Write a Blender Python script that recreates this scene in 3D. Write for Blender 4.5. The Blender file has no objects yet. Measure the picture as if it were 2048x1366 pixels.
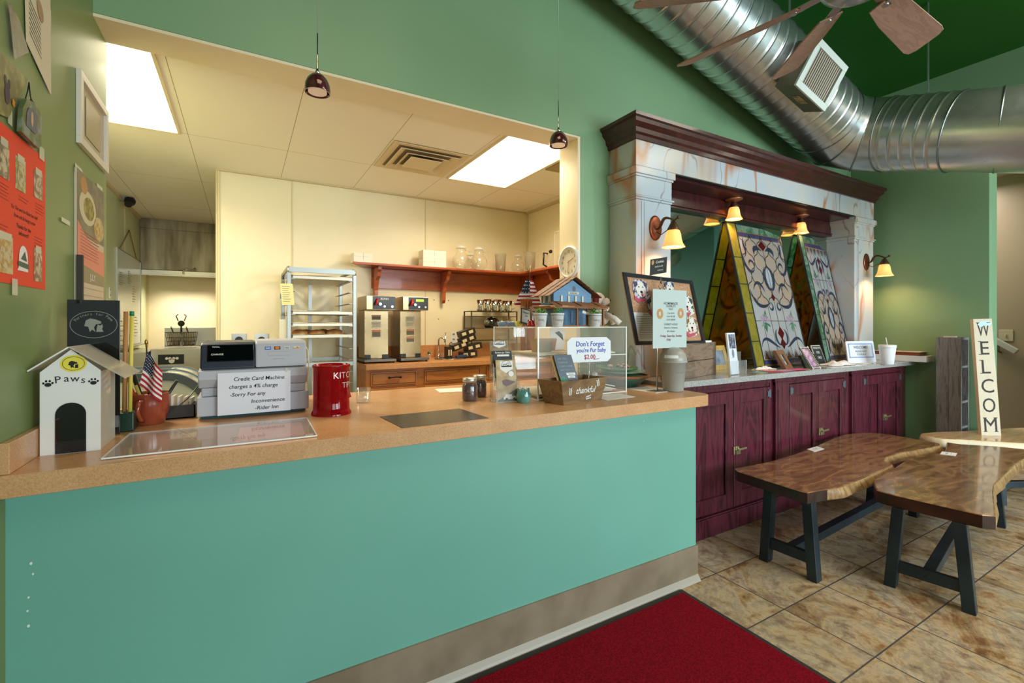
import bpy, math, random
from mathutils import Vector as V, Matrix
random.seed(7)
C = bpy.context.scene
COL = C.collection
PI = math.pi
# ---------------------------------------------------------------- camera
FPX = 931.75; YAW = math.radians(30.0); HORY = 649.0; HC = 1.42
cam = bpy.data.cameras.new('camera'); camo = bpy.data.objects.new('camera', cam); COL.objects.link(camo)
camo.location = (0, 0, HC); camo.rotation_euler = (PI/2, 0, -YAW)
cam.sensor_width = 36; cam.sensor_fit = 'HORIZONTAL'; cam.lens = FPX/2048*36; cam.shift_y = -(683-HORY)/2048
cam.clip_start = 0.02; cam.clip_end = 200
C.camera = camo
C.view_settings.view_transform = 'Standard'; C.view_settings.look = 'None'
C.view_settings.exposure = 0.0; C.view_settings.gamma = 1; C.view_settings.use_curve_mapping = False

def lin(h):
    if isinstance(h, str):
        h = h.lstrip('#'); c = [int(h[i:i+2], 16)/255 for i in (0, 2, 4)]
    else: c = h
    return tuple((x/12.92 if x <= .04045 else ((x+.055)/1.055)**2.4) for x in c)+(1,)
# ---------------------------------------------------------------- world and lights
w = bpy.data.worlds.new('world'); C.world = w; w.use_nodes = True
bg = w.node_tree.nodes['Background']; bg.inputs[0].default_value = (0.62, 0.80, 1.0, 1); bg.inputs[1].default_value = 0.6
def area(name, loc, rot, sx, sy, power, col, spread=None):
    l = bpy.data.lights.new(name, 'AREA'); l.shape = 'RECTANGLE'; l.size = sx; l.size_y = sy; l.energy = power; l.color = col
    if spread: l.spread = math.radians(spread)
    o = bpy.data.objects.new(name, l); COL.objects.link(o); o.location = loc; o.rotation_euler = rot; return o
def point(name, loc, power, col, r=.03):
    l = bpy.data.lights.new(name, 'POINT'); l.energy = power; l.color = col; l.shadow_soft_size = r
    o = bpy.data.objects.new(name, l); COL.objects.link(o); o.location = loc; return o
DAY = (0.78, 0.93, 1.0); WARM = (1.0, 0.70, 0.40)
# daylight through the three windows of the wall behind the camera and the glazed entrance on the right
area('daylight_window', (1.0, -3.9, 1.75), (PI/2-.22, 0, 0), 2.0, 1.9, 44, DAY, 130)
area('daylight_window', (3.6, -3.9, 1.75), (PI/2-.22, 0, 0), 2.0, 1.9, 120, DAY, 130)
area('daylight_entrance', (6.0, -3.9, 1.6), (PI/2-.1, 0, .15), 1.6, 2.4, 170, DAY, 140)
# unseen light over the stair hall, set to brighten the tan wall
area('stair_fill', (6.5, 2.6, 2.9), (0, 0, 0), 0.8, 1.6, 60, (1, .93, .85))
# unseen light added under the hood to brighten the alcove
area('alcove_fill', (-.65, 7.45, 2.0), (.0, 0, 0), .6, .25, 9, (1, .93, .78), 120)
# fluorescent tubes of the two kitchen ceiling panels
area('panel_tubes', (-.69, 3.4, 2.70), (0, 0, 0), .35, .8, 34, (1.0, .90, .70), 160)
area('panel_tubes', (1.88, 3.4, 2.70), (0, 0, 0), .35, .8, 30, (1.0, .86, .62), 160)
# unseen fill lights added over the dining room
area('room_fill', (0.6, 0.4, 3.9), (0, 0, 0), 1.2, 1.2, 17, (1.0, .78, .46))
area('room_fill', (3.0, -0.4, 3.5), (0, 0, 0), 1.4, 1.4, 26, (1.0, .90, .72))
area('room_fill', (4.3, 0.2, 3.5), (0, .0, 0), 1.0, 1.0, 34, (1.0, .92, .76))

# ---------------------------------------------------------------- pixel helper: ray of a photo pixel cut with a real plane
SY, CY = math.sin(YAW), math.cos(YAW)
def ray(x, y):
    a = (x-1024)/FPX; return V((SY+a*CY, CY-a*SY, (HORY-y)/FPX))
def U(x, y, ax, v):
    d = ray(x, y); o = V((0, 0, HC)); i = 'xyz'.index(ax); return o+d*((v-o[i])/d[i])
def UP(x, y, p, n):
    d = ray(x, y); o = V((0, 0, HC)); n = V(n); return o+d*((V(p)-o).dot(n)/d.dot(n))
def dep(p): return p[0]*SY+p[1]*CY
# ---------------------------------------------------------------- materials
MATS = {}
def nt(name):
    m = bpy.data.materials.new(name); m.use_nodes = True; t = m.node_tree
    return m, t, t.nodes['Principled BSDF']
def M(name, col, rough=.5, metal=0, spec=.5, coat=0, var=None, bump=None, emit=None, es=0, sheen=0, stretch=None, aniso=0):
    """var=(scale, colour2, lo, hi[, detail]) noise mix; bump=(scale, strength)"""
    if name in MATS: return MATS[name]
    m, t, b = nt(name); n = t.nodes; L = t.links
    b.inputs['Base Color'].default_value = lin(col); b.inputs['Roughness'].default_value = rough
    b.inputs['Metallic'].default_value = metal; b.inputs['Specular IOR Level'].default_value = spec
    b.inputs['Coat Weight'].default_value = coat; b.inputs['Coat Roughness'].default_value = .08
    if sheen: b.inputs['Sheen Weight'].default_value = sheen
    if emit: b.inputs['Emission Color'].default_value = lin(emit); b.inputs['Emission Strength'].default_value = es
    if var or bump:
        tc = n.new('ShaderNodeTexCoord'); mp = n.new('ShaderNodeMapping'); L.new(tc.outputs['Object'], mp.inputs[0])
        if stretch: mp.inputs['Scale'].default_value = stretch
    if var:
        ns = n.new('ShaderNodeTexNoise'); ns.inputs['Scale'].default_value = var[0]; ns.inputs['Detail'].default_value = var[4] if len(var) > 4 else 5
        L.new(mp.outputs[0], ns.inputs['Vector'])
        r = n.new('ShaderNodeValToRGB'); r.color_ramp.elements[0].position = var[2]; r.color_ramp.elements[1].position = var[3]
        r.color_ramp.elements[0].color = lin(col); r.color_ramp.elements[1].color = lin(var[1])
        L.new(ns.outputs['Fac'], r.inputs[0]); L.new(r.outputs[0], b.inputs['Base Color'])
    if bump:
        nb = n.new('ShaderNodeTexNoise'); nb.inputs['Scale'].default_value = bump[0]; nb.inputs['Detail'].default_value = 3
        L.new(mp.outputs[0], nb.inputs['Vector'])
        bp = n.new('ShaderNodeBump'); bp.inputs['Strength'].default_value = bump[1]; bp.inputs['Distance'].default_value = .004
        L.new(nb.outputs['Fac'], bp.inputs['Height']); L.new(bp.outputs[0], b.inputs['Normal'])
    MATS[name] = m; return m
def glassy(name, tint=(1, 1, 1), ior=1.45, rough=.0, gain=1.0, haze=0.0, hazecol='#ffffff'):
    """thin clear sheet: transparent body, fresnel reflections, optional milky haze"""
    if name in MATS: return MATS[name]
    m = bpy.data.materials.new(name); m.use_nodes = True; t = m.node_tree; n = t.nodes; L = t.links; n.clear()
    o = n.new('ShaderNodeOutputMaterial'); tr = n.new('ShaderNodeBsdfTransparent'); tr.inputs[0].default_value = (*tint, 1)
    g = n.new('ShaderNodeBsdfGlossy'); g.inputs['Roughness'].default_value = rough
    fr = n.new('ShaderNodeLayerWeight'); fr.inputs['Blend'].default_value = .5; f0 = ((ior-1)/(ior+1))**2
    pw = n.new('ShaderNodeMath'); pw.operation = 'POWER'; pw.inputs[1].default_value = 5; L.new(fr.outputs['Facing'], pw.inputs[0])
    mu = n.new('ShaderNodeMath'); mu.operation = 'MULTIPLY_ADD'; mu.inputs[1].default_value = (1-f0)*.8; mu.inputs[2].default_value = f0*gain; mu.use_clamp = True; L.new(pw.outputs[0], mu.inputs[0])
    mx = n.new('ShaderNodeMixShader'); L.new(mu.outputs[0], mx.inputs[0]); L.new(tr.outputs[0], mx.inputs[1]); L.new(g.outputs[0], mx.inputs[2])
    last = mx
    if haze:
        d = n.new('ShaderNodeBsdfDiffuse'); d.inputs[0].default_value = lin(hazecol)
        m2 = n.new('ShaderNodeMixShader'); m2.inputs[0].default_value = haze; L.new(mx.outputs[0], m2.inputs[1]); L.new(d.outputs[0], m2.inputs[2]); last = m2
    L.new(last.outputs[0], o.inputs[0]); MATS[name] = m; return m
def ramp(t, fac, stops):
    r = t.nodes.new('ShaderNodeValToRGB'); cr = r.color_ramp
    while len(cr.elements) < len(stops): cr.elements.new(.5)
    for e, (p, c) in zip(cr.elements, stops): e.position = p; e.color = lin(c)
    t.links.new(fac, r.inputs[0]); return r.outputs[0]
def nz(t, vec, scale, detail=6, rough=.55, dist=0):
    a = t.nodes.new('ShaderNodeTexNoise'); a.inputs['Scale'].default_value = scale; a.inputs['Detail'].default_value = detail
    a.inputs['Roughness'].default_value = rough; a.inputs['Distortion'].default_value = dist; t.links.new(vec, a.inputs['Vector']); return a.outputs['Fac']
def coords(t, scale=(1, 1, 1), loc=(0, 0, 0), rot=(0, 0, 0)):
    tc = t.nodes.new('ShaderNodeTexCoord'); mp = t.nodes.new('ShaderNodeMapping'); mp.inputs['Scale'].default_value = scale
    mp.inputs['Location'].default_value = loc; mp.inputs['Rotation'].default_value = rot
    t.links.new(tc.outputs['Object'], mp.inputs[0]); return mp.outputs[0]
def mixc(t, fac, a, b, mode='MIX'):
    x = t.nodes.new('ShaderNodeMix'); x.data_type = 'RGBA'; x.blend_type = mode
    for s, v_ in ((x.inputs[0], fac), (x.inputs[6], a), (x.inputs[7], b)):
        if isinstance(v_, (int, float)): s.default_value = v_
        elif isinstance(v_, (str, tuple)): s.default_value = lin(v_)
        else: t.links.new(v_, s)
    return x.outputs[2]
def bumpn(t, h, strength=.3, dist=.004):
    b = t.nodes.new('ShaderNodeBump'); b.inputs['Strength'].default_value = strength; b.inputs['Distance'].default_value = dist
    t.links.new(h, b.inputs['Height']); return b.outputs[0]
def wood(name, stops, scale=(1.2, 9, 9), rough=.35, coat=0, bump=.08, nsc=3.0, dist=1.2):
    if name in MATS: return MATS[name]
    m, t, b = nt(name); v_ = coords(t, scale)
    f = nz(t, v_, nsc, 8, .6, dist); t.links.new(ramp(t, f, stops), b.inputs['Base Color'])
    b.inputs['Roughness'].default_value = rough; b.inputs['Coat Weight'].default_value = coat; b.inputs['Coat Roughness'].default_value = .06
    t.links.new(bumpn(t, f, bump, .002), b.inputs['Normal']); MATS[name] = m; return m

def floor_mat():
    m, t, b = nt('slate_tile'); v_ = coords(t, loc=(-2.336, -0.9475, 0))
    br = t.nodes.new('ShaderNodeTexBrick'); br.offset = 0; br.inputs['Scale'].default_value = 1; br.inputs['Brick Width'].default_value = .404
    br.inputs['Row Height'].default_value = .386; br.inputs['Mortar Size'].default_value = .0035; br.inputs['Mortar Smooth'].default_value = .1
    br.inputs['Color1'].default_value = (0, 0, 0, 1); br.inputs['Color2'].default_value = (1, 1, 1, 1); br.inputs['Bias'].default_value = 0
    t.links.new(v_, br.inputs['Vector'])
    # every tile shifts the slate pattern
    sep = t.nodes.new('ShaderNodeVectorMath'); sep.operation = 'MULTIPLY_ADD'; t.links.new(br.outputs['Color'], sep.inputs[0])
    sep.inputs[1].default_value = (3, 5, 7); st = coords(t, (1.9, 1.7, 1)); t.links.new(st, sep.inputs[2])
    f1 = nz(t, sep.outputs[0], 1.35, 9, .68, .9)
    f2 = nz(t, sep.outputs[0], 4.5, 8, .72, .5)
    f3 = nz(t, sep.outputs[0], 13, 5, .7, .2)
    c = ramp(t, f1, [(0, '#3e2e22'), (.40, '#6b4a30'), (.46, '#b08e62'), (.50, '#c9b290'), (.55, '#8f867c'), (.60, '#cdbda2'), (.7, '#6e655c')])
    c2 = ramp(t, f2, [(0, '#3a2618'), (.42, '#8a5a30'), (.48, '#b89c74'), (1, '#d8ccb4')])
    c = mixc(t, .48, c, c2); c3 = ramp(t, f3, [(.34, '#5e5044'), (.52, '#ffffff')]); c = mixc(t, .35, c, c3, 'MULTIPLY')
    c = mixc(t, br.outputs['Fac'], c, '#4e4a48')
    t.links.new(c, b.inputs['Base Color']); b.inputs['Roughness'].default_value = .38
    inv = t.nodes.new('ShaderNodeMath'); inv.operation = 'MULTIPLY_ADD'; inv.inputs[1].default_value = -1.2; t.links.new(br.outputs['Fac'], inv.inputs[0]); t.links.new(f2, inv.inputs[2])
    t.links.new(bumpn(t, inv.outputs[0], .35, .004), b.inputs['Normal']); MATS['slate_tile'] = m; return m
def onyx_mat():
    m, t, b = nt('onyx'); v_ = coords(t)
    f = nz(t, v_, 1.3, 6, .6, 1.2); c = ramp(t, f, [(0, '#d3b888'), (.42, '#bdbab4'), (.58, '#adbac6'), (1, '#cdb487')])
    def vein(sc, rot, lo, hi, col, amt, c):
        vv = coords(t, (1.5, 1.5, .55), rot=rot, loc=(sc, 0, sc*.3)); n_ = nz(t, vv, sc, 3, .5, .5)
        s = t.nodes.new('ShaderNodeMath'); s.operation = 'SUBTRACT'; s.inputs[1].default_value = .5; t.links.new(n_, s.inputs[0])
        a = t.nodes.new('ShaderNodeMath'); a.operation = 'ABSOLUTE'; t.links.new(s.outputs[0], a.inputs[0])
        r = t.nodes.new('ShaderNodeMapRange'); r.inputs[1].default_value = lo; r.inputs[2].default_value = hi; r.inputs[3].default_value = amt; r.inputs[4].default_value = 0
        t.links.new(a.outputs[0], r.inputs[0]); gate = nz(t, vv, sc*.8, 2)
        g = t.nodes.new('ShaderNodeMapRange'); g.inputs[1].default_value = .43; g.inputs[2].default_value = .52; t.links.new(gate, g.inputs[0])
        mu = t.nodes.new('ShaderNodeMath'); mu.operation = 'MULTIPLY'; t.links.new(r.outputs[0], mu.inputs[0]); t.links.new(g.outputs[0], mu.inputs[1])
        return mixc(t, mu.outputs[0], c, col)
    c = vein(1.0, (0, .7, .3), 0, .03, '#ad6c34', .9, c); c = vein(1.4, (0, -.6, 1), 0, .008, '#5e3426', .6, c)
    t.links.new(c, b.inputs['Base Color']); b.inputs['Roughness'].default_value = .22; MATS['onyx'] = m; return m
def duct_mat():
    m, t, b = nt('galvanised_steel'); v_ = coords(t, (1, 1, 1)); f = nz(t, v_, 22, 4, .6, .3); f2 = nz(t, v_, 1.6, 3, .5)
    c = mixc(t, .5, ramp(t, f, [(0.3, '#c0c6c7'), (.7, '#ced3d3')]), ramp(t, f2, [(.3, '#b0b6b6'), (.7, '#d6dad8')]))
    t.links.new(c, b.inputs['Base Color']); b.inputs['Metallic'].default_value = .92
    t.links.new(ramp(t, f, [(.3, (.56,)*3), (.7, (.60,)*3)]), b.inputs['Roughness']); MATS['duct'] = m; return m
def paint(name, col, blotch=None):
    if name in MATS: return MATS[name]
    m, t, b = nt(name); v_ = coords(t); f = nz(t, v_, 1.1, 3); c = ramp(t, f, [(.3, col), (.75, blotch or col)])
    t.links.new(c, b.inputs['Base Color']); b.inputs['Roughness'].default_value = .42
    t.links.new(bumpn(t, nz(t, v_, 160, 3), .10, .002), b.inputs['Normal']); MATS[name] = m; return m
# ---------------------------------------------------------------- mesh builder
_txt = {}
def text_geo(s):
    if s in _txt: return _txt[s]
    cu = bpy.data.curves.new('t', 'FONT'); cu.body = s; cu.size = 1; cu.resolution_u = 3; cu.offset = .009 if len(s) > 1 else 0
    ob = bpy.data.objects.new('t', cu); COL.objects.link(ob); dg = bpy.context.evaluated_depsgraph_get(); me = ob.evaluated_get(dg).to_mesh()
    vs = [v_.co.copy() for v_ in me.vertices]; fs = [tuple(p.vertices) for p in me.polygons]
    bpy.data.objects.remove(ob); bpy.data.curves.remove(cu)
    x0 = min([v_.x for v_ in vs], default=0); x1 = max([v_.x for v_ in vs], default=1)
    _txt[s] = (vs, fs, x0, x1); return _txt[s]
class MB:
    def __init__(s): s.v = []; s.f = []; s.sm = []; s.mi = []; s.cur = 0
    def m(s, i): s.cur = i; return s
    def add(s, vs, fs, smooth=False):
        n = len(s.v); s.v += [V(a) for a in vs]
        for f in fs: s.f.append(tuple(i+n for i in f)); s.sm.append(smooth); s.mi.append(s.cur)
        return s
    def xf(s, mat, start=0):
        for i in range(start, len(s.v)): s.v[i] = mat @ s.v[i]
        return s
    def hexa(s, p):   # 8 corners: bottom 4 ccw, top 4 ccw
        return s.add(p, [(3, 2, 1, 0), (4, 5, 6, 7), (0, 1, 5, 4), (1, 2, 6, 5), (2, 3, 7, 6), (3, 0, 4, 7)])
    def box(s, a, b):
        x0, x1 = sorted((a[0], b[0])); y0, y1 = sorted((a[1], b[1])); z0, z1 = sorted((a[2], b[2]))
        return s.hexa([(x0, y0, z0), (x1, y0, z0), (x1, y1, z0), (x0, y1, z0), (x0, y0, z1), (x1, y0, z1), (x1, y1, z1), (x0, y1, z1)])
    def obox(s, o, u, v_, n):   # oriented: origin corner and three edge vectors
        o, u, v_, n = V(o), V(u), V(v_), V(n)
        p = [o, o+u, o+u+v_, o+v_]; p += [q+n for q in p]
        if u.cross(v_).dot(n) < 0: p = [p[0], p[3], p[2], p[1], p[4], p[7], p[6], p[5]]
        return s.hexa(p)
    def bar(s, a, b, w, h, up=(0, 0, 1)):
        a, b = V(a), V(b); d = (b-a).normalized(); u = V(up); r = d.cross(u)
        if r.length < 1e-4: r = d.cross(V((1, 0, 0)))
        r.normalize(); u = r.cross(d).normalized()
        return s.obox(a-r*w/2-u*h/2, b-a, r*w, u*h)
    def prism(s, pts, o, u, v_, n):   # polygon in (u,v) extruded along n
        o, u, v_, n = V(o), V(u), V(v_), V(n); k = len(pts)
        P0 = [o+u*a+v_*b for a, b in pts]; P1 = [p+n for p in P0]
        fs = [tuple(range(k))[::-1], tuple(range(k, 2*k))]+[(i, (i+1) % k, (i+1) % k+k, i+k) for i in range(k)]
        return s.add(P0+P1, fs)
    def poly(s, pts): return s.add(pts, [tuple(range(len(pts)))])
    def lathe(s, prof, c=(0, 0, 0), seg=24, ax=None, smooth=True, rib=None, cap=True):
        c = V(c); vs = []; k = len(prof)
        if ax is None: X, Y, Z = V((1, 0, 0)), V((0, 1, 0)), V((0, 0, 1))
        else:
            Z = V(ax).normalized(); X = Z.orthogonal().normalized(); Y = Z.cross(X)
        for r, z in prof:
            for j in range(seg):
                a = 2*PI*j/seg; rr = r*(1+(rib[0]*math.cos(rib[1]*a) if rib else 0)); vs.append(c+X*(rr*math.cos(a))+Y*(rr*math.sin(a))+Z*z)
        fs = [(i*seg+j, i*seg+(j+1) % seg, (i+1)*seg+(j+1) % seg, (i+1)*seg+j) for i in range(k-1) for j in range(seg)]
        s.add(vs, fs, smooth)
        if cap:
            n = len(s.v)-k*seg
            for i, flip in ((0, True), (k-1, False)):
                if prof[i][0] > 1e-5:
                    f = tuple(n+i*seg+j for j in range(seg)); s.f.append(f[::-1] if flip else f); s.sm.append(False); s.mi.append(s.cur)
        return s
    def cyl(s, a, b, r, seg=16, r2=None):
        a, b = V(a), V(b); return s.lathe([(r, 0), (r if r2 is None else r2, (b-a).length)], a, seg, b-a)
    def tube(s, path, r, seg=8, closed=False, cap=True, flat=None):
        P = [V(p) for p in path]; k = len(P); vs = []; prev = None
        for i in range(k):
            if closed: d = P[(i+1) % k]-P[i-1]
            else: d = P[min(i+1, k-1)]-P[max(i-1, 0)]
            d.normalize()
            if prev is None: x = d.orthogonal().normalized()
            else:
                x = prev-d*prev.dot(d)
                if x.length < 1e-5: x = d.orthogonal()
                x.normalize()
            prev = x; y = d.cross(x); rr = r[i] if isinstance(r, (list, tuple)) else r
            for j in range(seg):
                a = 2*PI*j/seg; vs.append(P[i]+x*(rr*math.cos(a))+y*(rr*math.sin(a)))
        kk = k if closed else k-1
        fs = [(i*seg+j, i*seg+(j+1) % seg, ((i+1) % k)*seg+(j+1) % seg, ((i+1) % k)*seg+j) for i in range(kk) for j in range(seg)]
        s.add(vs, fs, True)
        if cap and not closed:
            n = len(s.v)-k*seg
            s.f.append(tuple(n+j for j in range(seg))[::-1]); s.f.append(tuple(n+(k-1)*seg+j for j in range(seg))); s.sm += [False]*2; s.mi += [s.cur]*2
        return s
    def ball(s, c, r, seg=16, rings=10, sc=(1, 1, 1), R=None):
        c = V(c); vs = []; fs = []
        for i in range(rings+1):
            th = PI*i/rings
            for j in range(seg):
                a = 2*PI*j/seg; p = V((r*sc[0]*math.sin(th)*math.cos(a), r*sc[1]*math.sin(th)*math.sin(a), r*sc[2]*math.cos(th)))
                if R: p = R @ p
                vs.append(c+p)
        for i in range(rings):
            for j in range(seg):
                fs.append((i*seg+j, (i+1)*seg+j, (i+1)*seg+(j+1) % seg, i*seg+(j+1) % seg))
        return s.add(vs, fs, True)
    def grid(s, fn, nu, nv, smooth=True, thick=None):
        vs = [V(fn(i/nu, j/nv)) for j in range(nv+1) for i in range(nu+1)]
        fs = [(j*(nu+1)+i, j*(nu+1)+i+1, (j+1)*(nu+1)+i+1, (j+1)*(nu+1)+i) for j in range(nv) for i in range(nu)]
        return s.add(vs, fs, smooth)
    def text(s, t, o, u, v_, h, align='c', shear=0, sx=1.0, maxw=None):
        """text of cap height h, baseline point o, directions u (right) and v_ (up)"""
        vs, fs, x0, x1 = text_geo(t); k = h/.7; o, u, v_ = V(o), V(u).normalized(), V(v_).normalized(); wd = (x1-x0)*k*sx
        if maxw and wd > maxw: sx *= maxw/wd; wd = maxw
        off = {'c': -(x0+x1)/2*k*sx, 'l': -x0*k*sx, 'r': -x1*k*sx}[align]
        return s.add([o+u*(p.x*k*sx+off+shear*p.y*k)+v_*(p.y*k) for p in vs], fs)
    def build(s, name, mat, parent=None, bev=0, sub=0, solid=0, at=None):
        me = bpy.data.meshes.new(name)
        if at is None and parent is None:
            xs = [p.x for p in s.v]; ys = [p.y for p in s.v]; zs = [p.z for p in s.v]; at = V(((min(xs)+max(xs))/2, (min(ys)+max(ys))/2, min(zs)))
        o = V((0, 0, 0)) if at is None else V(at); q = parent; base = V(o)
        pw = V((0, 0, 0))
        while q is not None: pw += q.location; q = q.parent
        me.from_pydata([p-pw-o for p in s.v], [], s.f)
        me.polygons.foreach_set('use_smooth', s.sm)
        ms = mat if isinstance(mat, (list, tuple)) else [mat]
        for x in ms: me.materials.append(x)
        me.polygons.foreach_set('material_index', s.mi); me.update()
        ob = bpy.data.objects.new(name, me); COL.objects.link(ob); ob.location = o
        if parent: ob.parent = parent
        if solid:
            d = ob.modifiers.new('solid', 'SOLIDIFY'); d.thickness = solid; d.offset = 0
        if bev:
            d = ob.modifiers.new('bevel', 'BEVEL'); d.width = bev; d.segments = 2; d.limit_method = 'ANGLE'; d.angle_limit = .6
            d.harden_normals = False
        if sub:
            d = ob.modifiers.new('sub', 'SUBSURF'); d.levels = sub; d.render_levels = sub
        return ob
def thing(name, label, cat, loc=(0, 0, 0), group=None):
    o = bpy.data.objects.new(name, None); COL.objects.link(o); o.location = loc; o['label'] = label; o['category'] = cat
    o.empty_display_size = .05
    if group: o['group'] = group
    return o
def tag(o, label, cat, group=None):
    o['label'] = label; o['category'] = cat
    if group: o['group'] = group
    return o
def struct(o): o['kind'] = 'structure'; return o
def lab(o, l): o['label'] = l; return o
def kids(o): return [c for c in bpy.data.objects if c.parent == o]
def copy_tree(o, parent=None):
    c = o.copy(); COL.objects.link(c); c.parent = parent
    for ch in kids(o): copy_tree(ch, c)
    return c
def dup(o, loc, label, rz=0, sc=1):
    c = copy_tree(o); c.location = loc; c['label'] = label; c.rotation_euler.z = rz; c.scale = (sc,)*3; return c
class Card:
    """rectangular face in space: origin bottom-left, edge vectors; content is placed in 0..1 coordinates"""
    def __init__(s, bl, br, tl):
        s.o = V(bl); s.u = V(br)-s.o; s.v = V(tl)-s.o; s.w = s.u.length; s.h = s.v.length
        s.n = s.u.cross(s.v).normalized()
    def p(s, a, b, d=0): return s.o+s.u*a+s.v*b+s.n*d
    def slab(s, mb, th, a0=0, b0=0, a1=1, b1=1, d=0): return mb.obox(s.p(a0, b0, d-th), s.u*(a1-a0), s.v*(b1-b0), s.n*th)
    def rect(s, mb, a0, b0, a1, b1, d=.001): return mb.poly([s.p(a0, b0, d), s.p(a1, b0, d), s.p(a1, b1, d), s.p(a0, b1, d)])
    def poly(s, mb, pts, d=.001): return mb.poly([s.p(a, b, d) for a, b in pts])
    def disc(s, mb, a, b, r, d=.001, ry=None, seg=20):
        ry = r if ry is None else ry; U1, V1 = s.u.normalized(), s.v.normalized()
        return mb.poly([s.p(a, b, d)+U1*(r*math.cos(2*PI*i/seg))+V1*(ry*math.sin(2*PI*i/seg)) for i in range(seg)])
    def ring(s, mb, a, b, r, t, d=.001, ry=None, seg=28, a0=0, a1=2*PI):
        ry = r if ry is None else ry; U1, V1 = s.u.normalized(), s.v.normalized(); c = s.p(a, b, d)
        P = []
        for i in range(seg+1):
            an = a0+(a1-a0)*i/seg
            for q in (0, 1): P.append(c+U1*((r-q*t)*math.cos(an))+V1*((ry-q*t)*math.sin(an)))
        return mb.add(P, [(2*i, 2*i+2, 2*i+3, 2*i+1) for i in range(seg)])
    def line(s, mb, pts, w_, d=.001, taper=False):   # ribbon through (a,b) points, width in metres
        P = [s.p(a, b, d) for a, b in pts]; k = len(P); vs = []
        for i in range(k):
            t_ = (P[min(i+1, k-1)]-P[max(i-1, 0)]).normalized(); r = s.n.cross(t_)
            ww = w_*(math.sin(PI*(i+.35)/(k-.3)) if taper else 1)
            vs += [P[i]+r*ww/2, P[i]-r*ww/2]
        return mb.add(vs, [(2*i+1, 2*i+3, 2*i+2, 2*i) for i in range(k-1)])
    def text(s, mb, t, a, b, h, d=.0015, **k): return mb.text(t, s.p(a, b, d), s.u, s.v, h, **k)
def bez(p0, p1, p2, p3, n=10):
    out = []
    for i in range(n+1):
        t = i/n; q = 1-t; out.append(tuple(q**3*a+3*q*q*t*b+3*q*t*t*c+t**3*d for a, b, c, d in zip(p0, p1, p2, p3)))
    return out
def qcard(bl, br, tl, ax, v_):  # card from three photo pixels on a plane
    return Card(U(*bl, ax, v_), U(*br, ax, v_), U(*tl, ax, v_))
# common materials
PAPER = M('paper', '#e9e6e2', .8); INK = M('ink', '#17181c', .7); WHITE = M('white_plastic', '#e8e8e6', .35); BLACK = M('black_plastic', '#141518', .3)
STEEL = M('stainless_steel', '#b9b4aa', .28, 1); CHROME = M('chrome', '#d5d5d3', .1, 1); BRONZE = M('aged_bronze', '#5f4434', .42, .75)
ACR = glassy('clear_acrylic', (.985, .99, .985), 1.45, .02, 1.0, .05); GLASS = glassy('clear_glass', (.97, .98, .97), 1.5, 0, 1.2, .04)
ACREDGE = M('acrylic_edge', '#e9efec', .15, 0, .5, 0, emit=None); RED = M('red_print', '#b3202c', .6); BLUEINK = M('blue_marker', '#2b3fae', .6)
GREY = M('grey_print', '#85878b', .7); TAPE = glassy('sticky_tape', (.95, .95, .88), 1.4, .2, 1, .45, '#e8e6cf')
# ================================================================= THE SETTING
GREEN = paint('green_paint', '#85a881', '#7ea17a'); OLIVE = paint('left_wall_warm_tint', '#71854f', '#788b54'); TEAL = paint('teal_paint', '#70ac9c', '#68a392')  # left wall is the shared green with warm lamp light put into its colour
CEILG = paint('ceiling_green', '#16500f', '#1b5510'); CREAM = paint('cream_panel', '#ecdfc0', '#e8dab8'); TAN = paint('tan_paint', '#8f7d66', '#8a7760')
LAM = None
def lam_mat():
    m, t, b = nt('laminate'); v_ = coords(t); f = nz(t, v_, 260, 4, .7); g = nz(t, v_, 9, 4)
    c = mixc(t, .5, ramp(t, f, [(.35, '#a87650'), (.5, '#c9996c'), (.65, '#d8b083')]), ramp(t, g, [(.3, '#bf8a5c'), (.7, '#d0a478')]))
    t.links.new(c, b.inputs['Base Color']); b.inputs['Roughness'].default_value = .26; return m
LAM = lam_mat()
O0 = V((0, 0, 0))
def sb(name, mat, *boxes, bev=0):
    mb = MB()
    for a, b in boxes: mb.box(a, b)
    return struct(mb.build(name, mat, at=O0, bev=bev))
XW = 5.78; YW = 2.57; ZS = lambda x: 3.80+.27*(XW-x)
sb('floor', floor_mat(), ((-1.6, -4.2, -.1), (7.2, 8.2, 0)))
# wall with the kitchen opening (green side)
mb = MB()
def wpoly(x0, x1, z0, z1a, z1b): mb.prism([(x0, z0), (x1, z0), (x1, z1b), (x0, z1a)], (0, YW, 0), (1, 0, 0), (0, 0, 1), (0, .2, 0))
wpoly(-.70, 2.035, 2.73, ZS(-.7), ZS(2.035)); wpoly(2.035, XW+.2, 0, ZS(2.035), ZS(XW+.2)); wpoly(-.70, 2.035, 0, .96, .96)
struct(mb.build('wall_kitchen', GREEN, at=O0))
sb('trim_1', CREAM, ((-.545, YW+.002, 2.715), (2.035, 2.785, 2.729)))
sb('trim_2', CREAM, ((2.012, YW+.002, 1.03), (2.034, 2.785, 2.715)))
sb('wall_left', OLIVE, ((-.75, -4.0, 0), (-.545, 2.79, 5.55)))
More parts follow.
